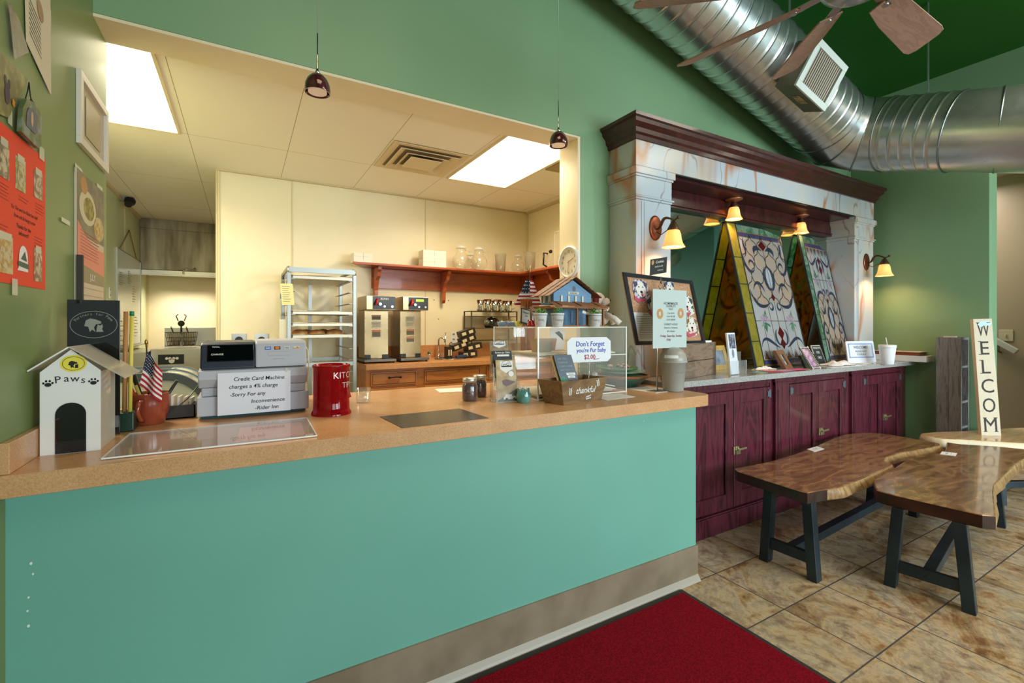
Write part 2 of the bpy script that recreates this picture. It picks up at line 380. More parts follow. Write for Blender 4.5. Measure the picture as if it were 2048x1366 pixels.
# half wall under the counter, with its vinyl base
sb('wall_counter', TEAL, ((-.545, 1.74, 0), (2.19, 1.86, .966)), ((2.07, 1.86, 0), (2.19, YW, .966)))
BASEB = M('vinyl_base', '#8d7d68', .5, var=(6, '#7d6d58', .4, .65)); 
sb('baseboard_counter', [BASEB], ((-.545, 1.732, 0), (2.198, 1.74, .19)), ((2.19, 1.74, 0), (2.198, YW, .19)))
mb = MB(); mb.prism([(0, 0), (-.022, 0), (-.014, .012), (0, .03)], (-.545, 1.732, 0), (0, 1, 0), (0, 0, 1), (2.743, 0, 0)); struct(mb.build('trim_3', M('base_cove', '#a79e92', .4), at=O0))
# small paint chips on the teal wall
mb = MB()
for (px, py, r) in ((62, 1127, .004), (66, 1148, .003), (57, 1195, .003), (55, 1222, .003), (57, 1252, .004), (1288, 842, .0025), (1243, 842, .002)):
    p = U(px, py, 'y', 1.7395); mb.poly([p+V((r*math.cos(a)*.8, 0, r*math.sin(a)*1.1)) for a in [k*1.05 for k in range(6)]][::-1])
struct(mb.build('trim_4', M('plaster_chip', '#dfe4dc', .8), at=O0))
# ceiling, sloping down to the right
mb = MB(); mb.prism([(-.8, ZS(-.8)), (XW+1.4, ZS(XW+1.4)), (XW+1.4, ZS(XW+1.4)+.1), (-.8, ZS(-.8)+.1)], (0, -4.1, 0), (1, 0, 0), (0, 0, 1), (0, 6.9, 0))
struct(mb.build('ceiling', CEILG, at=O0))
# far right wall with the passage beside it; header over the passage
mb = MB(); mb.box((XW, 1.475, 0), (XW+.2, YW, ZS(XW))); mb.box((XW, -2.4, 2.86), (XW+.2, 1.475, ZS(XW))); mb.box((XW, -4, 0), (XW+.2, -2.4, ZS(XW)))
struct(mb.build('wall_right', GREEN, at=O0))
sb('wall_stair', TAN, ((7.0, 1.25, 0), (7.15, 5, 3.3)))
sb('wall_passage', paint('dark_green_paint', '#3d6b52'), ((6.62, -4, 0), (7.15, 1.25, 4.2)))
sb('trim_8', TEAL, ((6.60, .22, 0), (6.62, .40, 3.4)))
sb('ceiling_stair', M('stair_ceiling', '#a9987c', .7), ((XW+.2, .2, 3.0), (7.0, 4.8, 3.1)))
# wall behind the camera with three windows
mb = MB()
WX = [(0.0, 2.0), (2.6, 4.6), (5.2, 6.8)]
xs = -.75
for a, b in WX+[(7.15, 7.15)]:
    mb.box((xs, -4.2, 0), (a, -4.0, 4.6)); xs = b
for (a, b), z0 in zip(WX, (.8, .8, .05)): mb.box((a, -4.2, 0), (b, -4.0, z0)); mb.box((a, -4.2, 2.75), (b, -4.0, 4.6))
mb.box((-.75, -4.2, 4.6), (3.2, -4.0, 5.6)); struct(mb.build('wall_back', GREEN, at=O0))
FRM = M('window_frame', '#dfe6ea', .4)
for i, ((a, b), z0) in enumerate(zip(WX, (.8, .8, .05))):
    mb = MB(); c = (a+b)/2
    for q in (a+.03, c, b-.03): mb.box((q-.03, -4.16, z0), (q+.03, -4.06, 2.75))
    for q in (z0+.03, 2.2, 2.72): mb.box((a, -4.16, q-.03), (b, -4.06, q+.03))
    wobj = struct(mb.build('window_%d' % (i+1), FRM, at=O0))
    mb = MB(); mb.box((a, -4.12, z0), (b, -4.11, 2.75)); mb.build('pane', glassy('window_glass', (.97, .99, 1), 1.45), wobj)
# trees outside the windows
LEAF = M('garden_leaves', '#4d7d3a', .7, var=(5, '#9ec07a', .4, .6), bump=(8, .6))
mb = MB()
for k in range(26):
    mb.ball((-2+k*.5+random.uniform(-.3, .3), -9+random.uniform(-1, 1), random.uniform(.5, 4.6)), random.uniform(.7, 1.2), 10, 7)
o = mb.build('garden_foliage', LEAF, at=O0); tag(o, 'sunlit green foliage outside the windows behind the camera', 'foliage'); o['kind'] = 'stuff'
sb('ground', M('lawn', '#7d9a5a', .9), ((-12, -30, -.3), (16, -4.2, -.12)))
# ---- kitchen shell
sb('floor_kitchen', M('pale_bounce_floor', '#b89a78', .6), ((-1.1, 2.78, .0), (2.9, 4.665, .004)), ((-1.1, 4.665, .0), (-.19, 7.75, .004)))  # unseen pale floor sheet, added to bounce light into the kitchen
KC = 2.735
def tile_ceiling():
    m, t, b = nt('ceiling_panels'); v_ = coords(t, loc=(.954, -3.905, 0)); br = t.nodes.new('ShaderNodeTexBrick'); br.offset = 0
    br.inputs['Scale'].default_value = 1; br.inputs['Brick Width'].default_value = .624; br.inputs['Row Height'].default_value = 1.235; br.inputs['Mortar Size'].default_value = .0018
    br.inputs['Mortar Smooth'].default_value = 0; t.links.new(v_, br.inputs['Vector'])
    t.links.new(mixc(t, br.outputs['Fac'], '#f6efe2', '#a08c6c'), b.inputs['Base Color']); b.inputs['Roughness'].default_value = .7; return m
sb('ceiling_kitchen', tile_ceiling(), ((-1.3, 2.78, KC), (3.1, 8.1, KC+.1)))
sb('wall_kitchen_left', paint('cream_green', '#c9cfa6', '#c4caa0'), ((-1.25, 2.60, 0), (-1.10, 8.1, KC)), ((-1.10, 2.60, 0), (-.75, 2.79, KC)))
sb('wall_kitchen_right', CREAM, ((2.90, 2.77, 0), (3.05, 4.8, KC)))
sb('wall_kitchen_back', CREAM, ((-.19, 4.665, 0), (2.9, 8.0, KC)))
sb('wall_kitchen_far', CREAM, ((-1.1, 7.75, 0), (-.19, 7.9, KC)))
# panel joints of the cream wall
mb = MB()
for px in (584, 851): x = U(px, 400, 'y', 4.66).x; mb.box((x-.004, 4.658, 1.1), (x+.004, 4.665, KC))
x = U(438, 400, 'y', 4.66).x; mb.box((x-.012, 4.655, 0), (x+.006, 4.665, KC)); mb.box((-.2, 4.655, 0), (-.19, 4.8, KC))
mb.box((2.888, 4.64, 1.1), (2.9, 4.665, KC)); mb.box((-1.10, 6.4, .9), (-1.094, 6.408, KC)); mb.box((-1.10, 7.72, .9), (-1.08, 7.75, 2.1))
struct(mb.build('trim_5', M('panel_joint', '#d8c798', .5), at=O0))
mb = MB(); mb.box((.92, 3.28, KC-.003), (1.55, 3.288, KC)); mb.box((-1.10, 2.79, KC-.03), (-1.075, 7.2, KC)); mb.box((2.875, 2.8, KC-.025), (2.9, 4.66, KC)); mb.box((-.19, 4.64, KC-.012), (2.9, 4.665, KC))
struct(mb.build('trim_6', M('ceiling_grid', '#cdb98f', .5), at=O0))
# ================================================================= COUNTER
mb = MB(); pts = [(-.545, 1.69)]
for k in range(7): a = -PI/2+PI/2*k/6; pts.append((2.21+.06*math.cos(a), 1.75+.06*math.sin(a)))
pts += [(2.27, YW-.002), (2.01, YW-.002), (2.01, 2.78), (-.545, 2.78)]
mb.prism(pts, (0, 0, .9705), (1, 0, 0), (0, 1, 0), (0, 0, .0595))
ct = mb.build('service_counter', LAM, at=V((.8, 2.1, .967)), bev=.002)
tag(ct, 'long tan laminate service counter on the teal half wall', 'counter')
mb = MB(); mb.box((-.5445, 1.70, 1.0302), (-.525, 2.56, 1.112)); mb.build('backsplash', LAM, ct, bev=.002)
# ================================================================= FLOOR MAT
mat_root = thing('entrance_mat', 'dark red carpet mat with black rubber border on the tiled floor', 'mat', (1.1, .9, 0))
mb = MB(); mb.box((.15, .1, .0005), (2.03, 1.705, .006)); mb.build('rubber_border', M('black_rubber', '#2a2725', .6), mat_root, bev=.002)
mb = MB(); mb.box((.19, .13, .006), (2.003, 1.672, .012)); mb.build('carpet_pile', M('red_carpet', '#6e0714', .95, 0, .1, var=(140, '#930f22', .35, .65, 2), bump=(300, .9)), mat_root, bev=.003)
# ================================================================= KITCHEN CEILING FIXTURES
def lightpanel(x0, x1, y0, y1, label, es, col='#fff6e6'):
    t = thing('ceiling_light', label, 'ceiling light', ((x0+x1)/2, (y0+y1)/2, KC-.02), 'lit panels in the kitchen ceiling')
    mb = MB()
    for a, b in (((x0-.015, y0-.015), (x1+.015, y0)), ((x0-.015, y1), (x1+.015, y1+.015)), ((x0-.015, y0), (x0, y1)), ((x1, y0), (x1+.015, y1))): mb.box((*a, KC-.012), (*b, KC))
    mb.build('frame', M('lamp_frame', '#e3d3b0', .4), t)
    mb = MB(); mb.box((x0, y0, KC-.008), (x1, y1, KC-.001)); mb.build('diffuser', M('lamp_diffuser_%d' % es, '#ffffff', .5, emit=col, es=es), t)
lightpanel(-.99, -.385, 2.80, 3.895, 'large lit ceiling panel at the left end of the kitchen ceiling', 5, '#fff0d2')
lightpanel(1.59, 2.165, 2.80, 3.885, 'lit ceiling panel above the pitchers on the right of the kitchen', 4, '#ffe6bc')
# air diffuser
t = thing('ceiling_diffuser', 'square stepped cream air diffuser in the kitchen ceiling', 'air diffuser', (1.24, 3.6, KC-.02))
DIF = M('diffuser_metal', '#dcc7a0', .45); cx, cy = 1.238, 3.597
mb = MB()
for a, b, z in ((.30, .25, 0), (.235, .185, -.012), (.17, .14, -.02)):
    for q in range(4):
        R = Matrix.Rotation(q*PI/2, 4, 'Z'); P = [V((-a, -a, z-.004)), V((a, -a, z-.004)), V((b, -b, z+.012 if z else z)), V((-b, -b, z+.012 if z else z))]
        P = [R @ p+V((cx, cy, KC-.004)) for p in P]; mb.add(P+[p+V((0, 0, .004)) for p in P], [(3, 2, 1, 0), (4, 5, 6, 7), (0, 1, 5, 4), (1, 2, 6, 5), (2, 3, 7, 6), (3, 0, 4, 7)])
mb.build('louvre_rings', DIF, t)
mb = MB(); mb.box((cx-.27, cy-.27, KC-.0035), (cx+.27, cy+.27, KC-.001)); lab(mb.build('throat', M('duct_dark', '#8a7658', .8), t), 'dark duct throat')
mb = MB(); mb.box((cx-.125, cy-.125, KC-.034), (cx+.125, cy+.125, KC-.029)); mb.cyl((cx, cy, KC-.036), (cx, cy, KC-.003), .006, 8); mb.build('centre_plate', DIF, t, bev=.002)
t = tag(MB().box((2.215, 3.05, KC-.01), (2.80, 3.27, KC)).build('return_grille', M('grille_mesh', '#b39b76', .6, bump=(300, 1.0))), 'small perforated return grille in the kitchen ceiling near the right jamb', 'air grille')
# security camera
p = U(240, 396, 'x', -1.10); t = thing('security_camera', 'small black dome camera high on the kitchen left wall', 'camera', p-V((0, 0, .05)))
mb = MB(); mb.cyl(p+V((0, 0, .0)), p+V((.07, 0, 0)), .035, 14); mb.build('bracket', M('camera_bracket', '#9a978c', .4), t)
mb = MB(); mb.ball(p+V((.085, -.03, -.03)), .05, 14, 9); mb.cyl(p+V((.085, -.06, -.05)), p+V((.085, -.11, -.08)), .032, 14); mb.build('camera_body', BLACK, t)
# ================================================================= PENDANTS
def pendant(px, py, label):
    Y = 2.1; b = U(px, py, 'y', Y); z0 = b.z; x = b.x
    t = thing('pendant_lamp', label, 'pendant lamp', (x, Y, z0), 'plum glass pendants over the counter')
    mb = MB(); mb.lathe([(.050, 0), (.0515, .012), (.049, .034), (.040, .056), (.026, .072), (.013, .08), (.011, .08), (.024, .069), (.037, .053), (.046, .033), (.047, .012), (.047, 0), (.050, 0)], (x, Y, z0), 28, cap=False)
    mb.build('glass_shade', plum, t)
    mb = MB(); mb.lathe([(.037, -.002), (.037, .008), (.028, .016), (.0, .016)], (x, Y, z0+.004), 24); mb.build('lamp_face', M('lamp_lens', '#b79d8c', .25, .1, emit='#ffd9b0', es=.35), t)
    mb = MB(); mb.lathe([(.014, .079), (.008, .09), (.004, .105), (.0028, .13), (.0028, .25)], (x, Y, z0), 12); mb.build('stem', CHROME, t)
    mb = MB(); mb.cyl((x, Y, z0+.25), (x, Y, ZS(x)), .0014, 6); mb.build('cable', M('cable', '#a9b0a8', .4, .5), t)
plum = M('plum_glass', '#3b1218', .12, 0, .6, 1.0, var=(30, '#5c1f2a', .4, .7))
pendant(635, 186, 'plum glass pendant lamp hanging over the left of the kitchen opening')
pendant(1117, 292, 'plum glass pendant lamp hanging before the top right corner of the opening')
# ================================================================= DUCT
DUCT = duct_mat(); R0 = .30
def section(name, pts, rings, root, label=None, rad=R0):
    mb = MB(); path = []; rr = []
    P = [V(p) for p in pts]; L = [0]
    for a, b in zip(P, P[1:]): L.append(L[-1]+(b-a).length)
    n = max(2, int(L[-1]/.007))
    for i in range(n+1):
        s_ = L[-1]*i/n; k = max(j for j in range(len(L)) if L[j] <= s_+1e-9); k = min(k, len(P)-2)
        f = (s_-L[k])/(L[k+1]-L[k]); path.append(P[k].lerp(P[k+1], f))
        d = (s_ % rings)/rings if rings else .5; bump = .008*math.exp(-((d-.5)*rings/.006)**2) if rings else 0
        rr.append(rad+bump)
    mb.tube(path, rr, 48, cap=False); return mb.build(name, DUCT, root)
droot = thing('air_duct', 'large round galvanised air duct running along the sloped green ceiling', 'duct', (3.5, 2.2, 3.4))
A0, A1 = V((.9, 2.2, 4.19)), V((4.56, 2.2, 3.235))
A1 = V((4.47, 2.2, 3.245))
section('duct_section', [A0, A1], .105, droot)
# segmented elbow turning from along the wall to towards the room
E1 = [A1, V((4.66, 2.17, 3.165)), V((4.79, 2.04, 3.11)), V((4.84, 1.86, 3.06))]
section('elbow', E1, 0, droot, rad=.303)
B0 = E1[-1]; B1 = V((4.855, 1.42, 2.93)); B2 = V((4.87, .90, 2.775)); section('duct_section', [B0, B1], .085, droot); section('duct_section', [B1, B2], 0, droot)
E2 = [B2, V((4.885, .76, 2.73)), V((4.93, .62, 2.65)), V((5.02, .50, 2.53)), V((5.13, .42, 2.36))]
section('elbow', E2, 0, droot, rad=.303)
mb = MB()
def seam(p, d, r=R0+.006):
    p = V(p); d = V(d).normalized(); x = d.orthogonal().normalized(); y = d.cross(x)
    mb.tube([p+x*(r*math.cos(a*PI/24))+y*(r*math.sin(a*PI/24)) for a in range(48)], .007, 6, closed=True)
seam(A1, A1-A0); seam(E1[1], E1[2]-E1[0], .306); seam(E1[2], E1[3]-E1[1], .306); seam(B0, B1-B0); seam(B1, B1-B0, .302); seam(B1.lerp(B2, .45), (B2-B1)+V((.12, 0, .1)), .303); seam(B2, B2-B1, .304); seam(E2[2], E2[3]-E2[1], .305)
mb.build('seam_rings', M('seam_metal', '#8d9698', .35, 1), droot)
mb = MB()   # hangers up to the ceiling
for f in (.15, .5, .85): p = A0.lerp(A1, f); mb.box((p.x-.012, p.y-.003, p.z+R0-.01), (p.x+.012, p.y+.003, ZS(p.x)))
p = B0.lerp(B1, .6); mb.box((p.x-.012, p.y-.003, p.z+R0-.01), (p.x+.012, p.y+.003, ZS(p.x))); mb.build('hanger_strap', DUCT, droot)
# box outlet on the duct
fa = U(1587, 151, 'y', 1.80); fb = U(1649, 223, 'y', 1.80); fc = U(1639, 82, 'y', 1.80)
ad = (A1-A0).normalized(); n = V((0, -1, -.42)).normalized(); n = (n-ad*n.dot(ad)).normalized(); bd = n.cross(ad)   # bd points up
if bd.z < 0: bd = -bd
ctr = U(1642, 152, 'y', 1.80); hw, hh = .20, .165
root = thing('duct_outlet', 'boxy metal outlet with white louvred grille on the big round duct', 'air outlet', ctr)
o_ = ctr-ad*hw-bd*hh
mb = MB(); mb.obox(o_-n*.16, ad*hw*2, bd*hh*2, n*.155); mb.build('outlet_box', M('outlet_metal', '#7d7565', .45, .7), root, bev=.002)
mb = MB()
for (a, b, c, d) in ((0, 0, 1, .13), (0, .87, 1, 1), (0, .13, .11, .87), (.89, .13, 1, .87)):
    mb.obox(o_+ad*(hw*2*a)+bd*(hh*2*b)-n*.004, ad*(hw*2*(c-a)), bd*(hh*2*(d-b)), n*.018)
mb.build('grille_frame', M('grille_white', '#cfdad6', .4), root, bev=.002)
mb = MB(); mb.obox(o_+ad*(hw*.2)+bd*(hh*.2)-n*.003, ad*(hw*1.6), bd*(hh*1.6), n*.001); lab(mb.build('grille_back', M('grille_dark', '#4a443c', .8), root), 'dark inside of the grille')
mb = MB()
for k in range(14):
    q = o_+ad*(hw*2*(.135+.054*k))+bd*(hh*.26); mb.obox(q, ad*.006+n*.006, bd*(hh*1.48), n*.002-ad*.001)
mb.build('louvres', M('louvre', '#c9c1b2', .45), root)
c_ = Card(o_-n*.16+ad*.0-bd*.0005, o_-n*.16+ad*hw*2-bd*.0005, o_-bd*.0005)
mb = MB(); c_.rect(mb, .38, .30, .66, .72, -.0012 if c_.n.dot(bd) > 0 else .0012); mb.v = [p for p in mb.v]; mb.build('rating_label', M('tan_label', '#b59a6f', .7, var=(60, '#7d5a3c', .5, .6)), root)
# ================================================================= CEILING FAN
fz = 2.62; fc = U(1722, -36, 'z', fz)
froot = thing('ceiling_fan', 'ceiling fan with long light wood blades hanging before the round duct', 'ceiling fan', (fc.x, fc.y, fz-.05))
BLW = wood('fan_blade_wood', [(0, '#8a6656'), (.45, '#a07a68'), (.55, '#8f6b5b'), (1, '#ab8674')], (2, 14, 14), .45)
NI = M('brushed_nickel', '#b9b6b2', .25, 1)
mb = MB(); mb.lathe([(0, -.035), (.085, -.03), (.118, -.012), (.128, .008), (.122, .02), (.128, .03), (.115, .06), (.13, .085), (.12, .15), (.05, .17)], (fc.x, fc.y, fz), 40)
mb.build('motor_housing', NI, froot)
mb = MB(); mb.cyl((fc.x, fc.y, fz+.16), (fc.x, fc.y, ZS(fc.x)-.02), .014, 12); mb.lathe([(.07, 0), (.06, -.05), (.02, -.08)], (fc.x, fc.y, ZS(fc.x)-.01), 24); mb.build('downrod', NI, froot)
tips = [(1362, 133), (1566, 152), (1852, 88), (1268, 12)]
angs = []
for (px, py) in tips:
    q = U(px, py, 'z', fz); angs.append((math.atan2(q.y-fc.y, q.x-fc.x), (q-fc).length))
a0 = angs[2][0]; angs += [(a0-.95, .78), (a0-1.9, .78), (a0-2.85, .78)]
for i, (a, r) in enumerate(angs):
    d = V((math.cos(a), math.sin(a), 0)); s_ = V((-d.y, d.x, 0)); pitch = .40
    s2 = (s_*math.cos(pitch)+V((0, 0, 1))*math.sin(pitch)*-1); mb = MB()
    pts = [(.0, -.045), (.0, .045), (.25, .058), (.9, .068), (.97, .060), (1.0, .035), (1.0, -.045), (.97, -.066), (.9, -.07), (.25, -.058)]
    L_ = r-.19; o_ = fc+d*.19+V((0, 0, -.0)); nn = d.cross(s2).normalized()
    mb.prism([(x*L_, y) for x, y in pts], o_, d, s2, nn*.006)
    # wood grain runs along the blade: object space is fine because the map is stretched per blade
    bl = mb.build('blade', BLW, froot, bev=.0015)
    mb = MB(); mb.bar(fc+d*.11+V((0, 0, .01)), fc+d*.23+V((0, 0, .004)), .03, .006); mb.cyl(fc+d*.215+V((0, 0, -.004)), fc+d*.215+V((0, 0, .006)), .012, 12); mb.build('blade_iron', NI, bl)
# ================================================================= BAR HUTCH (mantel, columns, mirror)
CHER = wood('dark_cherry', [(0, '#220b0e'), (.4, '#351114'), (.6, '#48191b'), (1, '#2c0d10')], (6, 6, 1.0), .28, .3)
CHERC = wood('cherry_cabinet', [(0, '#2b1018'), (.38, '#3f1723'), (.5, '#632435'), (.62, '#3b1422'), (1, '#56202f')], (5, 5, .6), .3, .35)
ONYX = onyx_mat()
hut = thing('back_bar_mantel', 'tall onyx and dark cherry mantel with mirror on the green wall', 'mantel', (3.95, 2.43, 1.06))
XL, XR, YF = 2.295, 5.655, 2.303
prof = [(0, 2.672), (.012, 2.675), (.016, 2.70), (.03, 2.712), (.034, 2.74), (.062, 2.765), (.066, 2.79), (.082, 2.796), (.084, 2.818), (0, 2.818)]
mb = MB()
for k in range(len(prof)-1):   # mitred crown moulding swept round three sides
    (d0, z0), (d1, z1) = prof[k], prof[k+1]
    P0 = [(XL-d0, YW), (XL-d0, YF-d0), (XR+d0, YF-d0), (XR+d0, YW)]; P1 = [(XL-d1, YW), (XL-d1, YF-d1), (XR+d1, YF-d1), (XR+d1, YW)]
    for j in range(3): mb.add([(*P0[j], z0), (*P0[j+1], z0), (*P1[j+1], z1), (*P1[j], z1)], [(0, 1, 2, 3)])
mb.poly([(XL-.084, YF-.084, 2.818), (XR+.084, YF-.084, 2.818), (XR+.084, YW, 2.818), (XL-.084, YW, 2.818)])
mb.build('cornice', CHER, hut)
mb = MB(); mb.box((XL, YF, 2.497), (XR, YF+.03, 2.674)); mb.box((XL, YF+.03, 2.497), (XL+.03, YW-.001, 2.674)); mb.box((XR-.03, YF+.03, 2.497), (XR, YW-.001, 2.674)); mb.build('frieze', ONYX, hut, bev=.002)
mb = MB(); mb.box((XL-.008, YF-.008, 2.489), (XR+.008, YW-.001, 2.4969)); mb.build('dark_bead', BLACK, hut)
for (x0, x1) in ((2.295, 2.632), (5.25, 5.64)):
    mb = MB(); mb.box((x0, YF, 1.0605), (x1, YW-.001, 2.27)); col = mb.build('column', ONYX, hut, bev=.003)
    mb = MB()
    for e, z0, z1 in ((.008, 2.27, 2.30), (.018, 2.284, 2.296), (.005, 2.30, 2.43), (.014, 2.425, 2.445), (.024, 2.44, 2.489)): mb.box((x0-e, YF-e, z0), (x1+e, YW-.001, z1))
    mb.build('capital', ONYX, col, bev=.003)
    mb = MB(); mb.box((x0+.05, YF-.004, 1.10), (x0+.062, YF, 2.26)); mb.box((x0+.075, YF-.003, 1.10), (x0+.08, YF, 2.26)); mb.build('moulding', ONYX, col)
mb = MB(); mb.box((2.632, YF+.035, 2.472), (5.25, YW-.001, 2.4895)); mb.build('soffit', CHER, hut)
mb = MB(); mb.box((2.632, 2.515, 2.325), (5.25, YW-.001, 2.471)); mb.box((2.632, 2.505, 2.325), (5.25, 2.515, 2.338)); mb.box((2.632, 2.50, 2.345), (5.25, 2.515, 2.352)); mb.build('head_board', CHER, hut, bev=.001)
mb = MB(); mb.box((2.632, 2.556, 1.0605), (5.25, 2.5685, 2.3245)); mb.build('mirror', M('mirror_glass', '#a9b8ae', .03, 1), hut)
# cabinets under it
cab_tags = (('left', 2.28, 3.455, (2.345, 2.962, 3.401)), ('middle', 3.455, 4.60, (3.643, 4.062, 4.49)), ('right', 4.60, 5.72, (4.80, 5.18, 5.56)))
PLQ = M('pewter_hinge', '#8d98a6', .35, .8); BRS = M('tarnished_brass', '#b8ac86', .3, .85)
labels = ['dark cherry base cabinet nearest the service counter', 'dark cherry base cabinet in the middle of the back bar', 'dark cherry base cabinet at the right end of the back bar']
for (nm, x0, x1, (d0, d1, d2)), lb in zip(cab_tags, labels):
    t = thing('base_cabinet', lb, 'cabinet', ((x0+x1)/2, 2.3, 0), 'cherry base cabinets of the back bar')
    YC = 2.05
    mb = MB(); mb.box((x0+.002, YC+.012, .001), (x1-.002, YW-.003, 1.019)); 
    mb.build('carcass', CHERC, t)
    mb = MB(); mb.box((x0+.002, YC-.02, .001), (x1-.05, YC+.012, .125)); mb.box((x0+.002, YC-.012, .125), (x1-.05, YC+.012, .135)); mb.build('plinth', CHERC, t, bev=.003)
    mb = MB()   # face frame: rail and pilasters
    mb.box((x0+.002, YC-.012, .985), (x1-.055, YC+.012, 1.0195)); mb.box((x0+.01, YC-.004, .962), (x1-.06, YC+.012, .985))
    if d0-x0 > .08:
        mb.box((x0+.01, YC-.012, .136), (d0-.004, YC+.012, .985))
        for e in (.03, .045): mb.box((x0+e, YC-.016, .18), (x0+e+.006, YC-.012, .93))
    mb.box((d2+.004, YC-.006, .136), (x1-.055, YC+.012, .985)); mb.build('face_frame', CHERC, t, bev=.002)
    for k, (a, b) in enumerate(((d0, d1), (d1, d2))):
        mb = MB(); z0, z1 = .15, .958; st = .085; a += .003; b -= .003; yf = YC-.012
        mb.box((a, yf, z0), (a+st, YC+.011, z1)); mb.box((b-st, yf, z0), (b, YC+.011, z1)); mb.box((a+st, yf, z0), (b-st, YC+.011, z0+.1)); mb.box((a+st, yf, z1-.085), (b-st, YC+.011, z1))
        mb.box((a+st, yf+.013, z0+.1), (b-st, YC+.011, z1-.085)); mb.box((a+st+.012, yf+.010, z0+.112), (b-st-.012, YC+.002, z1-.097))
        dr = mb.build('door', CHERC, t, bev=.002)
        hx = a if k == 0 else b; sg = 1 if k == 0 else -1
        for hz in (z1-.05, z0+.06):
            mb = MB(); pts = [(0, -.034), (0, .034), (.012, .024), (.02, .036), (.03, .018), (.045, .022), (.04, 0), (.045, -.022), (.03, -.018), (.02, -.036), (.012, -.024)]
            if sg < 0: pts = [(-x, z) for x, z in pts][::-1]
            mb.prism(pts, (hx+sg*.002, yf-.002, hz), (1, 0, 0), (0, 0, 1), (0, -.003, 0)); mb.build('hinge', PLQ, dr)
        if k == 1:
            lz = .545 if nm == 'left' else (.55 if nm == 'middle' else .555)
            mb = MB(); mb.box((d1-.018, yf-.014, lz-.028), (d1-.002, yf-.001, lz+.028)); mb.box((d1+.006, yf-.016, lz-.03), (d1+.055, yf-.001, lz-.004)); mb.box((d1+.004, yf-.013, lz-.002), (d1+.04, yf-.001, lz+.028))
            mb.cyl((d1+.03, yf-.02, lz+.008), (d1+.03, yf-.001, lz+.008), .011, 12); mb.bar((d1+.03, yf-.02, lz+.004), (d1+.10, yf-.028, lz+.010), .008, .013); mb.build('latch', BRS, dr, bev=.001)
def granite():
    m, t, b = nt('grey_granite'); v_ = coords(t); f = nz(t, v_, 330, 3, .8); f2 = nz(t, v_, 90, 3, .6)
    c = mixc(t, .4, ramp(t, f, [(.36, '#5f6570'), (.46, '#8f949b'), (.56, '#b6b8ba'), (.66, '#d9d6cf')]), ramp(t, f2, [(.4, '#8d8a85'), (.6, '#b9b2a6')]))
    t.links.new(c, b.inputs['Base Color']); b.inputs['Roughness'].default_value = .12; return m
tag(MB().box((2.2725, 1.995, 1.0205), (5.75, YW-.002, 1.0595)).build('granite_worktop', granite(), bev=.004), 'speckled grey granite worktop over the dark cherry cabinets', 'worktop')
# ================================================================= LAMPS OF THE MANTEL
def shade_glass():
    m, t, b = nt('amber_shade'); n = t.nodes; out = n['Material Output']
    b.inputs['Base Color'].default_value = lin('#f3cf94'); b.inputs['Roughness'].default_value = .35
    b.inputs['Emission Color'].default_value = lin('#ffb861'); b.inputs['Emission Strength'].default_value = .62
    tr = n.new('ShaderNodeBsdfTranslucent'); tr.inputs[0].default_value = lin('#ffdc9c'); mx = n.new('ShaderNodeMixShader'); mx.inputs[0].default_value = .16
    t.links.new(b.outputs[0], mx.inputs[1]); t.links.new(tr.outputs[0], mx.inputs[2]); t.links.new(mx.outputs[0], out.inputs[0]); return m
SHADE = shade_glass(); BULB = M('bulb_glow', '#fff4dd', .5, emit='#ffc58a', es=300)
def bell(t, c, s=1.0):
    mb = MB(); pr = [(.022, 0), (.035, -.008), (.043, -.03), (.047, -.06), (.054, -.085), (.066, -.105), (.068, -.108), (.064, -.106), (.050, -.084), (.043, -.06), (.039, -.03), (.03, -.01)]
    mb.lathe([(r*s, z*s) for r, z in pr], c, 32, rib=(.012, 8), cap=False); sh = mb.build('shade', SHADE, t)
    mb = MB(); mb.ball(V(c)+V((0, 0, -.055*s)), .030*s, 14, 10); lab(mb.build('bulb', BULB, t), 'glowing bulb inside the shade')
    mb = MB(); mb.lathe([(.006, .05*s), (.012*s, .045*s), (.02*s, .03*s), (.034*s, .002), (.036*s, -.008)], c, 24, rib=(.05, 12)); mb.build('fitter_cap', BRONZE, t)
def sconce(px, py, label):
    p = U(px, py, 'y', YF-.004); t = thing('wall_sconce', label, 'wall lamp', p-V((0, 0, .085)), 'amber bell shaped wall sconces on the onyx columns')
    pr = [(.0, .012), (.02, .012), (.035, .008), (.05, .008), (.058, .004), (.06, 0)]; mb = MB(); mb.lathe([(r, z) for r, z in pr][::-1], (0, 0, 0), 32, (0, -1, 0)); mb.xf(Matrix.Translation(p) @ Matrix.Diagonal((1, 1, 1.45, 1))); mb.build('backplate', M('copper_bronze', '#8a4a30', .32, .8), t)
    arm = bez((p.x, p.y-.01, p.z-.01), (p.x-.0, p.y-.07, p.z-.02), (p.x+.0, p.y-.04, p.z+.08), (p.x+.005, p.y-.115, p.z+.045), 14)+[(p.x+.005, p.y-.16, p.z+.024), (p.x+.005, p.y-.185, p.z+.034)]
    mb = MB(); mb.tube(arm, [.005+.006*math.sin(PI*i/16) for i in range(17)], 10)
    mb.tube([(p.x, p.y-.012, p.z-.03), (p.x, p.y-.05, p.z-.055), (p.x, p.y-.11, p.z-.03)], .003, 8); mb.ball((p.x+.005, p.y-.19, p.z+.038), .011, 10, 8); mb.build('scroll_arm', BRONZE, t)
    bell(t, (p.x+.005, p.y-.15, p.z-.035), 1.12)
sconce(1311, 456, 'lit amber bell sconce on the left onyx column'); sconce(1733, 524, 'lit amber bell sconce on the right onyx column')
